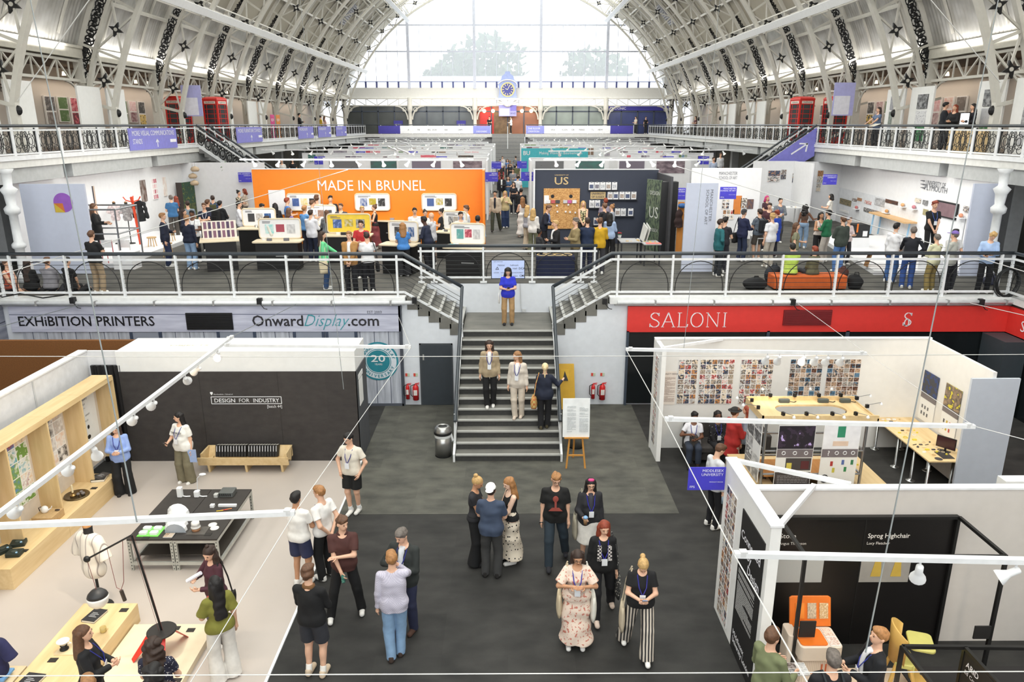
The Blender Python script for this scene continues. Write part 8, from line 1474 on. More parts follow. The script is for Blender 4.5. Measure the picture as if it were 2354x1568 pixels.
cable('pale wire from the balcony clamp to the photo wall track',T3[1],(7.9,19.8,3.02),.0065);cable('pale wire from the right balcony clamp to beyond the frame',(12.6,19.8,3.02),(14.5,16.5,2.9),.01);cable('pale wire from the photo wall track to the end of the middle track',T3[1],T4[1],.005);cable('pale wire from the middle track to the right edge',T4[1],(8.6,8.3,3.4),.0065)
def drop(label,pa,Ya,pb,Yb,r=.012,mat=None):xa,za=AtY(*pa,Ya);xb,zb=AtY(*pb,Yb);return cable(label,(xa,Ya,za),(xb,Yb,zb),r,mat or CABD)
drop('long grey suspension wire from the roof to the black lamp at left',(70,0),13.5,(315,1200),7.3,.009);drop('long grey suspension wire from the roof over the right stand',(2295,0),13.5,(1990,1500),6.5,.009);drop('thin suspension wire left of the stairs',(690,0),30,(790,895),14.05,.006);drop('thin suspension wire above the red fascia',(1655,0),30,(1572,800),13.9,.006)
drop('diagonal pale wire over the left railing from far left',(0,632),19.2,(800,390),27,.012,CAB);drop('diagonal pale wire over the right railing to far right',(1554,382),27,(2354,624),19.2,.012,CAB);drop('diagonal pale wire in front of the nearest left roof bay',(40,232),19.5,(205,0),19.5,.012,CAB);drop('diagonal pale wire in front of the nearest right roof bay',(2300,190),19.5,(2140,0),19.5,.012,CAB)
for(px,py),lb in(((168,690),'black cable clamp on the left balcony tube'),((597,692),'black cable clamp above the website lettering'),((953,690),'black cable clamp at the left stair corner'),((1390,692),'white and black cable clamp at the right stair corner'),((1822,694),'black cable clamp above the red fascia'),((2255,694),'black cable clamp at the right end of the balcony')):x,z=AtY(px,py,19.78);tag(MB().box((x-.06,19.7,z-.08),(x+.06,19.84,z+.08)).tube([(x,19.75,z-.05),(x+.12,19.72,z-.2),(x+.2,19.74,z-.22)],.012,5).build('cable_clamp',BLACK),lb,'clamp')
x,z=AtY(55,672,19.85);m=MB();m.tube([(-14.2,19.85,3.6),(-13.7,19.84,3.2),(-13.2,19.84,3.3),(-12.6,19.84,3.18),(-12.0,19.84,3.26)],.018,5);tag(m.build('loose_cable',BLACK),'loose black cable draped over the left end of the railing','cable')
def uptrack(label,p,q,n,grp):
 track(label,p,q);p,q=Vector(p),Vector(q);proto=None
 for k in range(n):
  c=p+(q-p)*((k+.5)/n)
  if proto is None:proto=spotlamp('small white spot lamp on the '+label.replace('white ',''),c,c+Vector((.3,.8,-1)),False,grp)
  else:dup(proto,tuple(c),k*1.3)
def up2(px0,py0,px1,py1,z):return(*G(px0,py0,z),z),(*G(px1,py1,z),z)
uptrack('white upper track over the left stand wall',*up2(105,378,608,333,6.3),8,'spots over the left stand wall');uptrack('white upper track over the Plymouth wall',*up2(2130,352,1716,330,6.3),7,'spots over the Plymouth wall')
uptrack('white upper track above the orange wall',(-9.5,27.3,6.5),(-1.2,27.3,6.5),9,'spots above the orange wall');uptrack('white upper track above the navy wall',(1.3,27.3,6.5),(7.2,27.0,6.5),7,'spots above the navy wall')
for i,Y in enumerate((38,45,53,61,68.5,75)):
 for sg in(-1,1):
  sd='left'if sg<0 else 'right';uptrack('white track of the %s far row %s of the aisle'%(ordn[i],sd),(sg*2.0,Y-1.0*sg*.6,6.45),(sg*12.6,Y+1.5,6.45),10,'spots of the %s far row %s'%(ordn[i],sd));
for i,Y in enumerate((31.5,35,47,56,66)):
 for sg in(-1,1):track('white track along the aisle direction %s, %s one from the balcony'%('left'if sg<0 else 'right',ordn[i]),(sg*(4+i),Y,6.55),(sg*(5.5+i),Y+7,6.55))
spot('track_spot',(-5.7,14.0,3.35),(-6.6,16.2,1.9),70);spot('track_spot',(-5.7,12.2,3.35),(-9,12.8,1.2),80,ang=90);spot('track_spot',(-5.7,9.8,3.35),(-6.3,9.2,.3),90,ang=100);spot('track_spot',(5.6,13.6,3.4),(5.8,17,1.6),60,ang=110);spot('track_spot',(8.0,15.3,3.4),(9.9,15.8,1.2),50,ang=110);spot('track_spot',(6.0,6.7,3.35),(5.2,8.6,.8),60,ang=80)
#the visitors
def hx(c):return tuple(int(c[i:i+2],16)for i in(0,2,4))if isinstance(c,str)else c
def ps_(label,pos,z,face,hair,top,bot,arms='dd',f=0,H=None,**k):
 H=H or(1.67 if f else 1.78);h=tuple(hair.split('.'));t=top.split('.')if isinstance(top,str)else top;b=bot.split('.')if isinstance(bot,str)else bot
 k.setdefault('shoe','e6e4e0');k['shoe']=hx(k['shoe'])
 return person(label,pos,z,face,H,hair=h,top=(t[0],)+tuple(hx(c)for c in t[1:]),bot=(b[0],)+tuple(hx(c)for c in b[1:]),arms=arms,female=bool(f),**k)
def fo(label,px,py,face,*a,z=0,**k):return ps_(label,G(px,py,z),z,face,*a,**k)
def hd(label,px,py,face,*a,z=UP,sc_=1,**k):
 H=k.get('H')or(1.67 if k.get('f')else 1.78);x,y=G(px,py,z+H)
 if z==UP and y<20.5+.25*(px%3)/2:y=20.5+.25*(px%3)/2;x,zz=AtY(px,py,y);k['H']=max(1.5,min(1.95,zz-UP))
 if z==UP and(y>29.2 and(577<px<1115 or 1230<px<1515)or x<-15.2):y=29.2 if x>-15 else 26.2;x,zz=AtY(px,py,y);k['H']=max(1.4,min(1.95,zz-UP))
 return ps_(label,(x,y),z,face,*a,**k)
def stp(px,py):
 best=None
 for k in range(13):
  y=16.27+.3067*k+.16;z=.17*(k+1)
  for X in[v*.05-1.2 for v in range(48)]:
   q=pxof((X,y,z));d=abs(q[0]-px)+abs(q[1]-py)
   if best is None or d<best[0]:best=(d,X,y,z)
 return best[1:]
JN='5f7fa4';BK='161618'
fo('woman in pale blue shirt and black trousers holding a tablet by the curtain',290,1136,195,'long.db','shirt.8ea6dc','wide.141416','ff',f=1,lan=True,shoe='201c1c',head=(0,25))
P=fo('woman in white THE VALLEY t-shirt and khaki trousers looking at her phone',432,1108,165,'long.bk','big.e8e6e0','wide.77705a','od',f=1,g=1.18,lan=True,head=(-50,5));phone(P,0,'dark phone held by the woman in the white lettered t-shirt')
m=MB();q=P['m'];text('THE VALLEY',(.12,.195,1.3),(-1,0,0),(0,-.1,1),.045,None,mb=m,width=.28,bold=.03);m.build('lettering',M((20,20,20)),P['root'],local=True)
h=hand(P,1);mg=thing('brochure','blue and white brochure held by the woman in the lettered t-shirt','brochure',tuple(h));MB().box((h.x-.11,h.y-.03,h.z-.2),(h.x+.11,h.y-.02,h.z+.1)).build('sheets',collage(1,2,4,[(60,90,170),(226,230,236),(150,170,210)],0),mg)
fo('man in cream shirt and black shorts with hands in pockets at the vinyl edge',815,1178,165,'short.bk','tee.ddd5c6','shorts.141414','pp',lan=True,glasses=True,g=1.08,head=(-25,12),socks=(236,236,236),legs='x')
fo('man in white t-shirt and navy shorts seen from behind beside the blond man',697,1345,345,'short.bk','tee.ece9e4','shorts.2c3150','fc',skin='t')
fo('blond man in white t-shirt with hands clasped behind his back',752,1328,60,'short.gi','tee.ebe8e4','straight.121214','bb',lan=True,head=(12,8))
P=fo('man in brown shirt holding a drink can and looking right',800,1412,190,'curly.br','shirt.4a2a26'if 0 else 'big.4c2c28','straight.121214','kc',head=(40,5),legs='A',collar=(76,44,40));c=hand(P,0);t=thing('drink_can','green patterned drink can in the hand of the brown shirted man','can',tuple(c));MB().lathe([(.025,-.1),(.032,-.09),(.032,.03),(.026,.045)],c,12).build('can_body',pattern('floral',(60,120,110),(110,170,150),30),t,smooth=True)
fo('curly haired man in black jumper and charcoal shorts, nearest of the group',728,1552,350,'mop.br','long.121214','shorts.2f3036','ff',socks=(236,232,226),shoe='c8b49c',collar=(120,84,50),H=1.8,g=1.06)
fo('man in checked lilac shirt and jeans with a hand at his face',912,1512,8,'short.gi',('shirt',pattern('check',(176,172,190),(206,202,216),70)),'jeans.7f9dbd','ud',shoe='3a2c26',H=1.8,g=1.06,legs='x')
fo('balding man in dark jacket pointing across, facing the checked shirt',938,1446,160,'short.gr','jacket.2b2f2e.d0d4da','straight.262a44','tf',lan=True,shoe='4a3228',H=1.82,head=(-15,22))
P=fo('woman with topknot and burgundy top clutching papers to her chest',512,1478,140,'topknot.db','long.4a2630','straight.5c5a5c','tf',f=1,head=(25,22),H=1.72);h=hand(P,0);m=MB();m.tube([h+Vector((-.1,0,-.02)),h+Vector((.12,0,.12))],.03,8);tag(m.build('rolled_papers',M((226,226,236))),'rolled white papers held by the topknot woman','papers');bag(P,1,'black shoulder bag at the hip of the topknot woman',M((28,24,24),.6),(.3,.1,.26))
P=fo('woman with very long black hair, olive blouse and white trousers',522,1562,40,'vlong.bk','puff.7c7a34','wide.dedad4','df',f=1,shoe='e0dcd6',H=1.7);h=hand(P,1);tag(MB().box((h.x-.1,h.y-.12,h.z),(h.x+.1,h.y+.14,h.z+.02)).build('notebook',M((170,60,60))),'red edged notebook held by the woman in olive','notebook')
hd('woman with long brown hair in black top, profile to the right at lower left',188,1440,285,'long.br','long.17171a','straight.1c1c20','ff',z=.12,f=1,lan=True)
hd('curly haired woman in floral navy top seen from behind at the bottom left',350,1466,5,'longcurly.db',('tee',pattern('spots',(230,226,226),(34,36,56),34,None,.22)),'straight.2a2a30','ff',z=.12,f=1)
hd('dark curly head nearest the camera at the bottom left',352,1526,0,'longcurly.bk','tee.201c22','straight.1c1c20','ff',z=.12,f=1)
hd('light brown haired visitor just entering the bottom left edge',200,1556,20,'short.lb','tee.4a3a40','straight.2a2a30','ff',z=.12,f=1)
P=fo('woman in bright blue t-shirt looking at her phone on the landing',1168,746,180,'long.bk','big.2c36c0','straight.a8875f','ff',z=2.21,f=1,head=(0,30),shoe='26262a');phone(P,0,'dark phone in the hands of the woman in blue on the landing');bag(P,1-1,'white tote bag on the shoulder of the woman in blue',M((232,232,230),.8),(.2,.06,.3),.05)
x,y,z=stp(1124,928);ps_('woman in beige blazer and black trousers walking down the stairs',(x,y),z,180,'long.db','jacket.a8967a.e8e8e8','straight.141416','dd',f=1,lan=True,legs='x',head=(0,14),H=1.75)
x,y,z=stp(1190,955);ps_('woman in cream trouser suit walking down the stairs, head turned left',(x,y),z,170,'long.lb','jacket.d2c8bc.eeeeee','straight.cbbfb0','dd',f=1,lan=True,legs='x',head=(-60,8),shoe='d8c8b8',H=1.72)
x,y,z=stp(1252,980);P=ps_('blonde woman in navy jacket climbing the stairs with a basket bag',(x,y),z,355,'pony.wb','jacket.1e2436','straight.16161a','xd',f=1,shoe='4a4430',legs='x',H=1.68,g=1.08);bag(P,1,'patterned red and yellow basket bag of the woman climbing the stairs',pattern('check',(196,120,70),(206,180,110),16,None),(.36,.18,.3),.12)
fo('woman in black top and wide black trousers, hair in a bun, facing right',1094,1293,255,'bun.bl','tight.26262a','wide.151517','kk',f=1,shoe='1a1a1c',H=1.74,head=(0,25),skin='t')
fo('man in white cap and slate blue t-shirt seen from behind',1130,1325,350,'short.db','big.3e4a60','straight.3a3a3a','ff',hat=('backcap',(238,238,236)),shoe='1c1a1a',H=1.8,g=1.1)
fo('red haired woman in black vest and white skirt with black marks',1174,1290,110,'long.gi','tank.161618',('maxi',pattern('spots',(30,28,28),(216,204,186),17,None,.27)),'fk',f=1,H=1.7,head=(10,20),skin='f')
P=fo('ginger haired man in black graphic t-shirt and dark jeans',1274,1292,178,'mop.gi','big.141414','jeans.26323c','dd',lan=None,glasses=True,shoe='24242a',g=1.12,legs='w',H=1.8,head=(10,16));phone(P,0,'black phone in the lowered hand of the ginger haired man');m=MB();m.ell((0,.185,1.34),(.05,.01,.06),10,6);m.bar((0,.18,1.29),(0,.19,1.17),.035);m.slab([(-.12,.195,1.12),(.12,.195,1.12),(.06,.19,1.18),(-.06,.19,1.18)],(0,.006,0));m.build('shirt_print',M((150,70,60)),P['root'],local=True)
P=fo('woman with pink fringe, black jacket and white skirt holding an iced drink',1352,1290,182,'long.bk','jacket.26262a.3a3a44','mini.d8d4ce','od',f=1,lan=(40,40,150),glasses=True,shoe='1c1a1c',g=1.12,H=1.68,head=(0,12));m=MB();F=Fld(.012,.02);F.ell((0,.055,1.735),(.062,.05,.028));v,q=F.mesh();npmesh('pink_fringe',v,q,[M(HAIRC['pk'],.6)],P['root']);c=hand(P,0);t=thing('drink_cup','iced coffee cup with blue lid held by the pink fringed woman','cup',tuple(c));MB().lathe([(.03,-.08),(.042,.05)],c,14).build('cup_body',M((150,116,84),.3),t,smooth=True);MB().lathe([(.045,.05),(.045,.065),(.02,.09)],c,14).build('lid',M((130,170,210),.3),t,smooth=True);bag(P,0,'pale canvas bag on the shoulder of the pink fringed woman',M((170,164,146),.9),(.3,.1,.42),.06)
P=fo('red haired woman in black blouse with embroidered panel',1380,1412,182,'long.rd','long.131315','straight.1c1c20','dx'if 0 else 'dd',f=1,lan=(44,44,150),shoe='ddc8b8',g=1.1,H=1.72,legs='w',head=(8,14));MB().slab([(-.12,.2,1.14),(-.05,.21,1.14),(-.05,.175,1.4),(-.11,.165,1.4)],(0,.004,0)).slab([(.05,.21,1.14),(.12,.2,1.14),(.11,.165,1.4),(.05,.175,1.4)],(0,.004,0)).build('embroidery',pattern('check',(206,200,196),(40,36,40),34),P['root'],local=True);bag(P,1,'black and white patterned tote of the red haired woman',pattern('spots',(200,196,186),(60,60,60),26,None,.3),(.34,.1,.4),.25)
FLO=pattern('floral',(226,206,190),(196,120,104),24,(150,140,110),.6);P=fo('woman with glasses in a cream floral puff sleeved dress with two tote bags',1322,1482,178,'bob.db',('puff',FLO),('maxi',FLO),'tt',f=1,lan=(50,50,160),glasses=True,g=1.15,H=1.66,head=(5,16),skin='t');bag(P,0,'cream tote bag on the right arm of the floral dress woman',M((206,190,160),.9),(.34,.1,.4),.02);bag(P,1,'white tote bag with blue print on the left arm of the floral dress woman',M((226,224,214),.9),(.36,.12,.42),.06)
P=fo('blonde woman in black t-shirt and striped trousers looking at her phone',1466,1498,176,'pony.bl','tee.151517',('wide',pattern('vstripe',(206,196,182),(44,42,44),6.5)),'ff',f=1,lan=(50,50,140),g=1.1,H=1.68,head=(0,42),legs='W');phone(P,0,'blue screened phone of the woman in striped trousers',(110,140,180));bag(P,0,'cream tote bag of the woman in striped trousers',M((196,182,158),.9),(.32,.1,.42),.16)
ps_('seated woman in white t-shirt and jeans with hand at her mouth',(4.38,16.3),0,172,'short.bk','tee.dcdce2','jeans.2c3444','tf',f=1,sit=1,skin='b',glasses=True,lan=True,shoe='1c1c1e',head=(14,5));ps_('seated woman in black patterned blouse with braids',(4.95,16.35),0,185,'long.bk',('long',pattern('spots',(206,206,206),(24,22,26),26,None,.16)),'slim.1c1c20','kk',f=1,sit=1,skin='b',lan=True,shoe='1c1c1e')
ps_('man in red cardigan and dark brimmed cap beside the sofa',(5.0,15.3),0,290,'short.br','coat.a82a28','straight.c0b4a4','ff',hat=('brim',(34,32,32)),H=1.72);ps_('woman with long brown hair and pale denim shirt beside the red cardigan',(5.36,15.55),0,60,'vlong.rd','shirt.8c9cb0','slim.17171a','fd',f=1)
P=fo('young man in pale grey shirt standing behind the blue stand sign',1634,1212,290,'short.br','shirt.cfd0d4','slim.17171c','dd',lan=(40,44,110),shoe='e8e6e2',head=(0,32),H=1.8);c=hand(P,0);t=thing('water_bottle','clear water bottle in the hand of the young man by the blue sign','bottle',tuple(c));MB().lathe([(.03,-.16),(.032,.0),(.014,.04),(.014,.06)],c,12).build('bottle_body',M((170,190,206),.15),t,smooth=True)
P=hd('man in olive shirt with short brown hair reading at bottom right',1777,1447,300,'short.br','shirt.737a58','straight.2a2a30','oo',z=.0,H=1.78);h=hand(P,0);tag(MB().box((h.x-.12,h.y-.1,h.z),(h.x+.12,h.y+.12,h.z+.02)).build('brochure',collage(2,2,3,[(90,70,60),(206,206,206),(50,46,46)],.02,axes='XY')),'brochure in the hands of the man in olive','brochure')
P=hd('grey haired man in black with backpack straps at bottom right',1918,1500,0,'short.gr','long.17171b','straight.222228','ff',z=.0);bag(P,0,'black backpack worn by the grey haired man',M((30,36,40),.8),back=True)
hd('blond man in navy overshirt looking left at bottom right',2022,1445,80,'short.gi','jacket.14161c.d8d8dc','straight.1c1e28','of',z=.0,lan=(50,60,150),head=(10,-8))
U_=[('woman in black tunic reaching up by the tube frame',214,467,290,'long.br','coat.151517','sleg.1c1c1e','xo',1,{}),('man in navy suit facing right near the orange coat stand',372,490,285,'short.lb','jacket.1d2236','jeans.1e2a4a','df',0,{}),('man in navy jumper and light jeans seen from behind',428,495,350,'short.lb','long.161c30','jeans.8aa4c4','df',0,{}),('man in blue shirt looking at prints on the left wall',392,449,30,'short.gr','tee.3a6a98','straight.4a4540','ff',0,{}),('woman with auburn hair beyond the blue shirted man',403,451,60,'long.rd','long.2a2226','slim.1c1c1e','ff',1,{}),('dark haired woman in navy among the left visitors',421,481,270,'long.db','long.22243a','slim.1c1c22','df',1,{}),('bearded man in white t-shirt among the left visitors',440,484,190,'short.bk','tee.e6e6e8','slim.17171c','of',0,{'skin':'b','lan':(60,40,60)}),('man in grey t-shirt beside the dark double panel',430,462,20,'short.db','tee.7d8a96','straight.3a3a40','ff',0,{}),('man with glasses and crossed arms in navy t-shirt',468,467,190,'short.br','tee.1e2238','straight.17171c','cc',0,{'lan':(220,220,230),'glasses':True}),('man in blue hoodie with olive backpack',488,450,10,'short.db','long.34507c','straight.2a2a30','ff',0,{}),('dark jacketed man left of the olive backpack',476,459,330,'short.br','jacket.2c2c34','straight.2a2a30','ff',0,{}),('person with black rucksack right of the olive backpack',504,462,340,'short.bk','jacket.1c1e22','straight.24242a','ff',0,{}),('man in white shirt and black trousers beside the card rack',548,463,280,'short.bk','shirt.e4e4ea','slim.141416','ff',0,{}),('woman in print top near the left edge of the orange wall',548,438,250,'bun.bk',('tee',pattern('spots',(190,180,160),(60,56,50),14)),'slim.1c1c1e','ff',1,{}),('burgundy haired woman near the left edge of the orange wall',561,434,100,'bob.rd','tee.c8b8a8','slim.3a3a40','ff',1,{}),('man at the left end of the orange wall',574,423,60,'short.lb','tee.b0a8a0','straight.3a3a40','ff',0,{}),('black haired visitor bending by the orange wall',590,465,240,'short.bk','tee.26262a','straight.1c1c1e','ff',0,{'lean':20}),('dark haired woman at a pod before the orange wall',632,467,10,'long.bk','long.2a2a2e','slim.1c1c1e','ff',1,{}),('man in bright blue shirt at the pods',659,455,300,'short.rd','tee.4a7cc0','straight.2c3040','ff',0,{}),('long brown haired woman at the turquoise pod',664,478,320,'long.br','tee.806a9a','slim.2a2a30','ff',1,{}),('woman in white seen behind the turquoise pod',612,497,300,'short.db','long.d8d4cc','slim.2a2a30','ff',1,{}),('blond man in blue polo facing the pods',699,473,330,'short.gi','tee.5c8ec4','straight.2c3040','ff',0,{}),('man in white shirt and navy trousers seen from behind',713,483,345,'short.db','shirt.e2e2ea','straight.20263c','ff',0,{}),('boy with brown hair behind the white shirted man',717,461,290,'short.br','tee.d0d0d8','straight.3a3a40','ff',0,{}),('person in pale hoodie at the orange wall',727,447,10,'curly.br','long.d2d6dc','straight.3a3a40','ff',0,{}),('bearded man in black suit by the orange wall',759,450,200,'short.bk','jacket.1c1e26.b8c4d8','straight.1c1e26','ff',0,{}),('young man in dark top right of the black suited man',783,468,170,'short.br','tee.3a3a44','straight.2a2a30','ff',0,{}),('woman in grey cardigan by the yellow pod',750,483,20,'long.br','long.70747a','slim.2a2a30','ff',1,{}),('man in tan jacket leaning at the left railing',802,532,175,'short.lb','jacket.a87c48.e8e8e8','straight.17171c','kk',0,{}),('man in red shirt looking ahead by the yellow pod',829,507,180,'quiff.db','tee.b42c30','straight.1c1c22','ff',0,{}),('person in white t-shirt with black shoulder bag at the railing',842,534,20,'short.db','tee.e4e4e6','straight.17171c','ff',0,{}),('woman in black vest and red patterned skirt by the wall panel',860,471,100,'bun.br','tank.17171a','maxi.7c3a3e','df',1,{}),('blonde visitor behind the yellow pod',832,474,200,'short.bl','tee.d8d8d0','straight.3a3a40','ff',0,{}),('woman with auburn hair in blue top facing a pod',925,512,10,'long.gi','tee.4a86cc','wide.1c1c20','ff',1,{}),('young man in white shirt behind the pods at centre',953,478,190,'short.bk','shirt.e6e6ea','slim.2a2a30','ff',0,{}),('dark haired woman in white at centre',977,483,200,'bun.bk','shirt.e2dcd8','slim.2a2a30','ff',1,{}),('bald man in pale shirt at centre',992,489,70,'bald.gr','shirt.d4d4da','straight.3a3a40','ff',0,{}),('man in navy shirt leaning over a pod at centre',984,497,70,'short.bk','shirt.20263c','straight.1c1c22','ff',0,{'skin':'d','lean':12}),('woman in black dress with hair up at centre',1014,480,90,'bun.bk','tee.1c1c20','skirt.1c1c20','ff',1,{}),('man in white hoodie at the aisle corner pod',1072,473,110,'curly.br','long.e4e4e8','straight.2a2a34','ff',0,{}),('small dark headed visitor behind the aisle corner pod',1059,487,200,'short.bk','tee.d0ccc6','slim.2a2a30','ff',0,{}),('woman in green jacket and jeans at the left railing',740,532,285,'long.db','jacket.6ccf92','jeans.2f4a72','dr',1,{}),('man in black t-shirt and khaki trousers at the left railing',208,531,350,'short.br','tee.151517','straight.a08c72','ff',0,{})]
U_+=[('young man in tan jacket walking down the aisle',1138,439,175,'short.bk','jacket.c4b4a0.1e2230','straight.3e4236','dd',0,{'legs':'w','shoe':'2a2624'}),('woman in cream jacket drinking in the aisle',1161,439,180,'long.bl','jacket.d2bf92','wide.2a3a5e','ut',1,{'legs':'x'}),('man in black carrying a can farther up the aisle',1153,401,180,'short.bk','jacket.1c1c22.e8e8e8','slim.1c1c22','df',0,{'skin':'d','legs':'w'}),('woman in denim dress beside the man with a can',1168,405,180,'long.db','tee.4a6484','skirt.4a6484','ff',1,{}),('woman in black dress seen from behind up the aisle',1172,369,0,'bun.lb','tank.1c1c20','skirt.1c1c20','dd',1,{}),('man in white shirt far up the aisle',1155,359,180,'short.db','shirt.d8d8dc','straight.3a3a40','dd',0,{'lan':True}),('woman in orange top far up the aisle',1172,352,180,'long.db','tee.d08070','slim.3a3a40','dd',1,{}),('man in black jacket seen from behind at the aisle side',1198,433,350,'short.bk','jacket.1c1e24','straight.1c1c22','df',0,{}),('blonde woman in white dress by the navy stand',1201,453,20,'long.lb','tank.e8e6e4','maxi.e6e4e0','df',1,{}),('blonde woman in grey cardigan and beige trousers',1213,472,320,'long.bl','long.9c9ca4','wide.bfae98','df',1,{}),('woman in white top and olive trousers with long fair hair',1226,479,340,'long.bl','shirt.e0dad6','wide.6a6a54','df',1,{}),('youth in black suit bending over the navy stand table',1250,470,250,'short.br','jacket.1c2030.8090b0','slim.1c1c22','ff',0,{'lean':15,'lan':True}),('woman in floral sleeveless top facing out from the navy stand',1341,462,180,'long.bl',('tank',pattern('spots',(60,60,44),(206,196,150),16)),'slim.1c1c20','kk',1,{}),('man in black t-shirt at the clipboards',1390,468,40,'short.br','tee.1c1c22','straight.2a2a30','ff',0,{}),('tall visitor reading the clipboards',1393,456,0,'short.rd','tee.8a8090','straight.2a2a30','ff',0,{}),('woman with hair up beside the clipboards',1407,470,60,'bun.lb','tee.a0a4b0','slim.2a2a30','ff',1,{}),('blond youth in black blazer by the navy stand table',1278,507,110,'short.bl','jacket.17171b.e0e0e0','slim.1c1c20','ff',0,{'H':1.7}),('grey haired man in khaki jacket at the navy stand table',1324,502,110,'curly.gr','jacket.8c7c58','straight.4a4a44','ff',0,{}),('man in navy blazer seen from behind at the navy stand',1351,501,0,'short.db','jacket.1c2a46','straight.20243a','ff',0,{'g':1.08}),('person in mustard yellow shirt seen from behind',1380,501,350,'short.br','shirt.c49a1e','straight.3a3a40','ff',0,{}),('woman in pale blue shirt and black trousers seen from behind',1403,490,340,'long.bk','shirt.a4b8d8','wide.17171a','ff',1,{}),('girl in black with dark bun by the cloth covered table',1240,527,300,'bun.bk','tee.2a2a2e','slim.2a2a30','ff',1,{'skin':'b','H':1.45}),('man in teal waistcoat and jeans with hands behind his back',1098,496,0,'short.bk','shirt.9cb4d4','jeans.5878a0','bb',0,{})]
U_+=[('person in teal jacket at the edge of the lilac panel',1657,504,280,'short.db','jacket.1f5f66','straight.22262c','hd',0,{}),('dark haired boy behind the teal jacket',1668,499,310,'short.bk','tee.2a2a32','straight.2a2a34','ff',0,{}),('man in flat cap and navy jacket with black shoulder bag',1711,482,300,'short.gr','jacket.1e2444','straight.26304a','of',0,{'hat':('beanie',(60,60,62))}),('man in striped top, shorts and black backpack',1748,481,20,'short.db',('tee',pattern('hstripe',(70,80,96),(120,130,140),9)),'shorts.4c4640','df',0,{}),('blond person in white t-shirt and beige trousers from behind',1777,491,20,'mop.bl','big.e6e6ea','straight.b8b0a4','od',0,{}),('curly haired person in cobalt blue coat',1787,484,30,'mop.rd','coat.2446b0','straight.2a2a34','dd',1,{}),('man with beard in burgundy shirt',1770,467,160,'short.db','shirt.4a2a30','straight.2a2a30','ff',0,{}),('woman with pink hair among the Manchester visitors',1764,450,200,'bob.pk','tee.4a3038','slim.2a2a30','ff',1,{}),('man in grey checked shirt facing out of the stand',1795,455,185,'short.bk',('shirt',pattern('check',(90,96,104),(120,126,132),30)),'straight.3a3a40','of',0,{'lan':True}),('woman in black dress below the blue Manchester sign',1748,424,200,'long.db','tank.1c1c22','skirt.24242a','df',1,{}),('man with auburn hair right of the blue Manchester sign',1769,417,260,'short.br','tee.d8d0cc','straight.3a3a40','ff',0,{}),('woman in white with hair in a bun by the right stands',1778,423,90,'bun.bk','tee.e0dcd8','slim.3a3a40','ff',1,{}),('woman with bob hair in pale t-shirt below a blue sign',1911,446,60,'bob.bk','tee.dcd8d0','slim.3a3a40','ff',1,{}),('long brown haired woman in khaki shirt',1832,512,250,'vlong.br','tee.808068','wide.c8bfae','df',1,{}),('woman in brown crop top and jeans with long curly black hair',1853,470,320,'longcurly.bk','crop.5a4438','jeans.8098b4','xd',1,{'skin':'b'}),('woman in pale vest and black trousers facing out',1889,488,180,'long.bk','tank.d8ccc4','wide.17171a','ff',1,{'skin':'t','lan':(60,60,120)}),('man in green jumper and dark cap',1906,484,40,'short.bk','long.1f6a46','straight.b8b0a8','of',0,{'hat':('backcap',(30,30,32))}),('man in dark grey jacket and jeans, back turned',1940,498,15,'short.br','jacket.3c443e','jeans.5478b0','df',0,{'g':1.05}),('child in striped beanie behind the grey jacket',1953,500,200,'short.br','long.d8c8c8','slim.2a2a30','ff',1,{'hat':('beanie',(150,150,160)),'H':1.6}),('man in white shirt and jeans, profile to the right',2062,513,300,'short.bk','shirt.e4e4e8','jeans.3a5c90','pd',0,{}),('man in black jumper leaning on the right railing',2102,522,340,'short.gr','long.1c1e26','jeans.2e4a86','rx'if 0 else 'hr',0,{}),('man in pale yellow shirt and khaki trousers at the railing',2156,539,20,'short.gr','shirt.d8d6b4','straight.8c7a4a','ff',0,{'g':1.05}),('person in purple cap and grey jacket at the right',2196,532,40,'short.gr','jacket.b4b4ac','straight.1c1c22','ff',0,{'hat':('cap',(120,96,170))}),('dark haired visitor behind the purple cap',2198,527,190,'short.bk','tee.cfcfcf','straight.2a2a30','ff',0,{}),('blond man in pale blue shirt looking at his phone by the lilac panel',2281,531,160,'mop.bl','shirt.a8c0e4','straight.17171c','of',0,{'head':(15,35)})]
NAMED={}
for lb,px,py,fc,h_,tp2,bt,ar,f_,k in U_:NAMED[lb]=hd(lb,px,py,fc,h_,tp2,bt,ar,f=f_,**k)
x,zz=AtY(2150,463,23.7);tag(bx('display_plinth',(x-.4,23.4,UP+.14),(x+.4,24.0,zz-1.82),UW),'white plinth under the red haired man in the Plymouth stand','plinth');ps_('red haired man in black t-shirt standing on a plinth by the Plymouth television',(x,23.7),zz-1.82,182,'mop.rd','tee.1b1b1e','slim.17171a','kk',lan=(60,90,170),H=1.82)
def by(s_):return next(v for k,v in NAMED.items()if s_ in k)
bag(by('olive backpack'),0,'olive green backpack on the man in the blue hoodie',M((76,78,50),.85),back=True);bag(by('black rucksack'),0,'black rucksack on the person beside the olive backpack',M((28,28,30),.85),back=True);bag(by('striped top, shorts'),0,'black backpack on the man in shorts',M((34,36,40),.85),back=True);bag(by('black shoulder bag at the railing'),0,'black messenger bag of the person in white at the railing',M((24,24,26),.8),(.36,.12,.28),.1);bag(by('navy jacket with black'),1,'black shoulder bag of the man in the flat cap',M((24,24,26),.8),(.34,.14,.34),.05);bag(by('green jacket and jeans'),0,'cream tote bag of the woman in the green jacket',M((214,200,170),.9),(.26,.06,.36),.1);phone(by('looking at his phone'),0,'phone held by the blond man in pale blue')
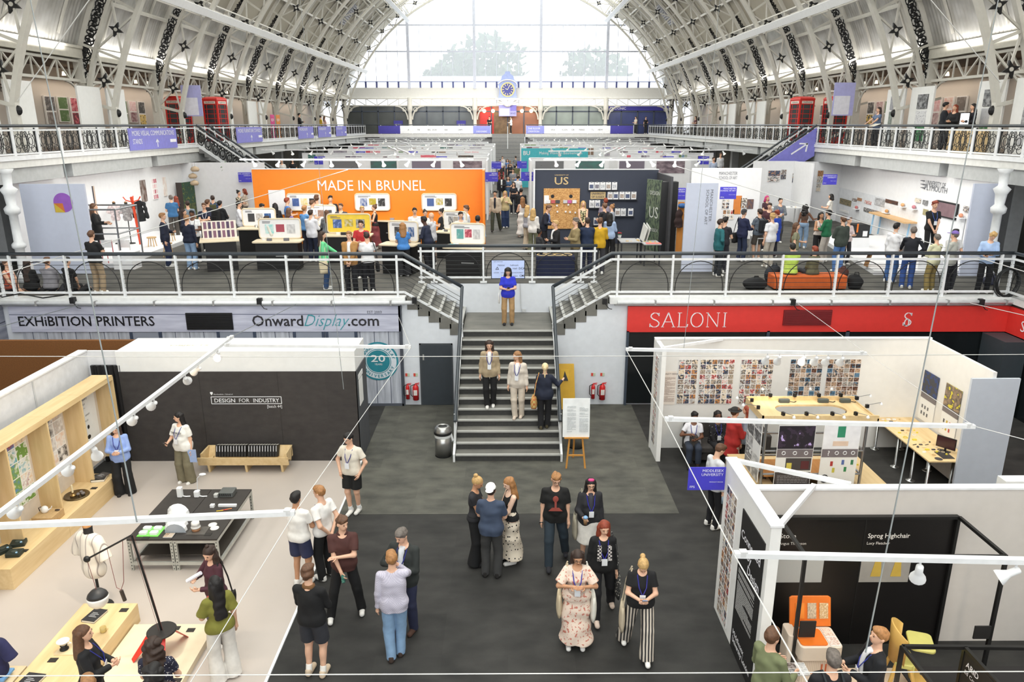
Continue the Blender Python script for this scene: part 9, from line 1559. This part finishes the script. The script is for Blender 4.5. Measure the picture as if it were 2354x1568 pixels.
P=by('teal waistcoat');F=Fld(.015,.02);F.ell((0,0,1.12),(.165,.14,.2));F.ell((0,0,1.27),(.19,.145,.22));F.cap((-.1,0,1.4),(.1,0,1.4),.09);F.clips+=[((0,0,.93),(0,0,-1)),((0,0,1.475),(0,0,1))];v,q=F.mesh();npmesh('waistcoat',v,q,[M((28,104,104),.85)],P['root'])
for lb,px,py,fc,h_,tp2,bt,ar,f_,k in(('seated woman with bare arms at the far left railing end',14,606,265,'short.br','tank.b0503c','shorts.3a3a40','kk',1,{}),('seated person with long dark hair in black coat by the railing',62,604,350,'vlong.db','coat.151516','slim.1c1c1e','kk',1,{}),('seated man in grey shirt seen from behind by the left railing',108,605,0,'short.br','shirt.8c8a90','slim.2a2a30','kk',0,{}),('seated person in black t-shirt right of the grey shirt',154,609,335,'short.bk','tee.17171a','slim.1c1c1e','kk',0,{})):
 H=1.67 if f_ else 1.78;x,_=AtY(px,py,20.75);ps_(lb,(x,20.75),UP,fc,h_,tp2,bt,ar,f=f_,sit=3,**k)
 o=PEOPLE[-1]['root'];o.location.z-=.3*H/1.75
xa,xb,ya=BENCH
for lb,px,h_,tp2,f_,fc in(('seated person in lime green top on the orange bench',1847,'short.bk','long.b4d05c',0,350),('seated person in olive brown top on the orange bench',1901,'short.rd','long.5c5a44',1,20)):x,_=G(px,640,UP+.5);ps_(lb,(x,ya+.28),UP,fc,h_,tp2,'slim.2a2a30','kk',f=f_,sit=1)
for lb,px,py,X,fc,h_,tp2,bt,ar,f_ in(('woman with long dark hair reading a magazine on the right gallery',2020,257,15.5,100,'long.db','tee.60708c','slim.3a3a40','rr',1),('man in dark jacket at the nearest right gallery stand',2172,256,16.6,250,'short.bk','jacket.1c1e26','straight.1c1c22','ff',0),('woman with long auburn hair in black at the nearest right gallery stand',2195,254,16.4,120,'long.rd','jacket.1c1c20','slim.1c1c22','ff',1),('dark haired woman beside the bright screen on the right gallery',2236,257,16.2,90,'long.bk','jacket.22222a','slim.1c1c22','ff',1),('woman between white panels on the right gallery',1600,263,16.4,100,'long.db','tee.5a3a40','slim.1c1c22','ff',1),('man in black at the far left gallery railing',688,269,-15.6,280,'short.bk','jacket.1e1e22','straight.1c1c22','ff',0),('woman in yellow at the far left gallery railing',737,270,-15.6,300,'bun.bk','tee.d0b040','slim.1c1c22','ff',1),('woman in pale pink at the far left gallery railing',746,271,-15.9,300,'long.br','tee.d8b0b0','slim.1c1c22','ff',1)):
 r=ray(px,py);ps_(lb,(X,X/r[0]*r[1]),GAL,fc,h_,tp2,bt,ar,f=f_)
m=thing('magazine','open magazine held over the right gallery railing','magazine',(14.8,29.6,7.7));r=ray(2012,285);X=14.85;Y=X/r[0]*r[1];m.location=(X,Y,7.62);MB().slab([(-.14,-.22,0),(.12,-.22,.1),(.12,.02,.1),(-.14,.02,0)],(0,0,.01)).slab([(-.14,.02,0),(.12,.02,.1),(.12,.26,.1),(-.14,.26,0)],(0,0,.01)).build('pages',collage(2,2,5,[(214,206,180),(170,70,60),(226,222,206)],.03,axes='XY'),m,local=True)
sc3=thing('monitor','bright white screen on a desk at the nearest right gallery stand','monitor',(16.2,26,GAL));r=ray(2218,270);X=16.0;Y=X/r[0]*r[1];MB().box((X,Y-.28,7.6),(X+.04,Y+.28,8.1)).build('bezel',BLACK,sc3);MB().box((X-.006,Y-.25,7.63),(X,Y+.25,8.07)).build('screen',M((236,240,248),.3,emit=1.2),sc3);MB().box((X-.2,Y-1.4,GAL),(X+.5,Y+.5,7.55)).build('desk_body',PLY,sc3)
for lb,px,py,z,Y,fc,tp2,bt in(('person in black behind the cafe counter at the far end',1125,273,GAL,83.2,180,'tee.17171a','straight.1c1c22'),('man in white shirt standing at the top of the far steps',1175,272,GAL,82.8,90,'shirt.e0e0e0','straight.17171c'),('visitor by the navy shop at the far right end',1462,268,GAL,83.2,120,'tee.c0b8a8','straight.2a2a30'),('visitor in black by the navy shop at the far right end',1485,268,GAL,83.4,200,'tee.1c1c22','straight.2a2a30')):x,_=AtY(px,py,Y);ps_(lb,(x,Y),z,fc,'short.db',tp2,bt,'df')
for lb,px,py,h_,tp2,f_ in(('man in pale shirt coming down the right gallery stair',1641,361,'short.db','shirt.b8c4dc',0),('man in white on the right gallery stair',1657,352,'short.br','shirt.dedee2',0),('person in white on the left gallery stair',647,366,'short.bk','tee.d8d4d0',1),('person in black on the left gallery stair',672,364,'long.bk','tee.1c1c20',1)):hd(lb,px,py,190,h_,tp2,'straight.2a2a34','dd',f=f_,z=4.2)if 0 else hd(lb,px,py,190,h_,tp2,'straight.2a2a34','dd',f=f_,z=UP+1.0)
rg=random.Random(5)
CRW=[('dark','24262e'),('white','dcdce0'),('blue','5a78a8'),('grey','84868c'),('red','a84848'),('olive','6a6c50')]
for i in range(10):
 c=CRW[i%6];x,y=rg.uniform(-.6,.9),40+i*3.4;ps_('far aisle visitor in %s %s, %s in line'%(c[0],'top'if i<6 else 'shirt',ordn[i%6]),(x,y),UP,rg.choice((0,180,170,20)),'short.db'if i%2 else 'long.db','tee.'+c[1],'straight.2a2c34','df',f=(i+1)%2)
#pieces of a part go under that part
SUBS={'lettering':('sign_board','board','panel','dark_front'),'small_lettering':('sign_board',),'arrow':('sign_board',),'logo':('sign_board','sheet'),'badge':('lanyard',),'bulb':('lamp_head','head'),'print':('panel','back_board'),'text_lines':('sheet','board','panel'),'clip':('board',),'photo':('sheet','board'),'drawer_label':('drawer',),'minute_hand':('dial',),'hour_hand':('dial',),'numerals':('dial',),'label_plate':('cylinder','crate_body'),'vent_slots':('case',),'dial':('case',),'glazing_bars':('window_glass',),'spine_title':('cover',),'screen':('bezel',),'handle':('body','pot','cone'),'counter_lettering':('counter',),'icon':('icon_band',),'door_plate':('door_leaf',)}
I4=Matrix()
byp={}
for o in bpy.data.objects:
 if o.parent:byp.setdefault(o.parent,[]).append(o)
for p,ch in byp.items():
 names={}
 for o in ch:names.setdefault(o.name.split('.')[0],o)
 for o in ch:
  for t in SUBS.get(o.name.split('.')[0],()):
   q=names.get(t)
   if q and q is not o and q.parent==p and q.matrix_basis==I4 and o.matrix_basis==I4 and not p.parent:o.parent=q;break
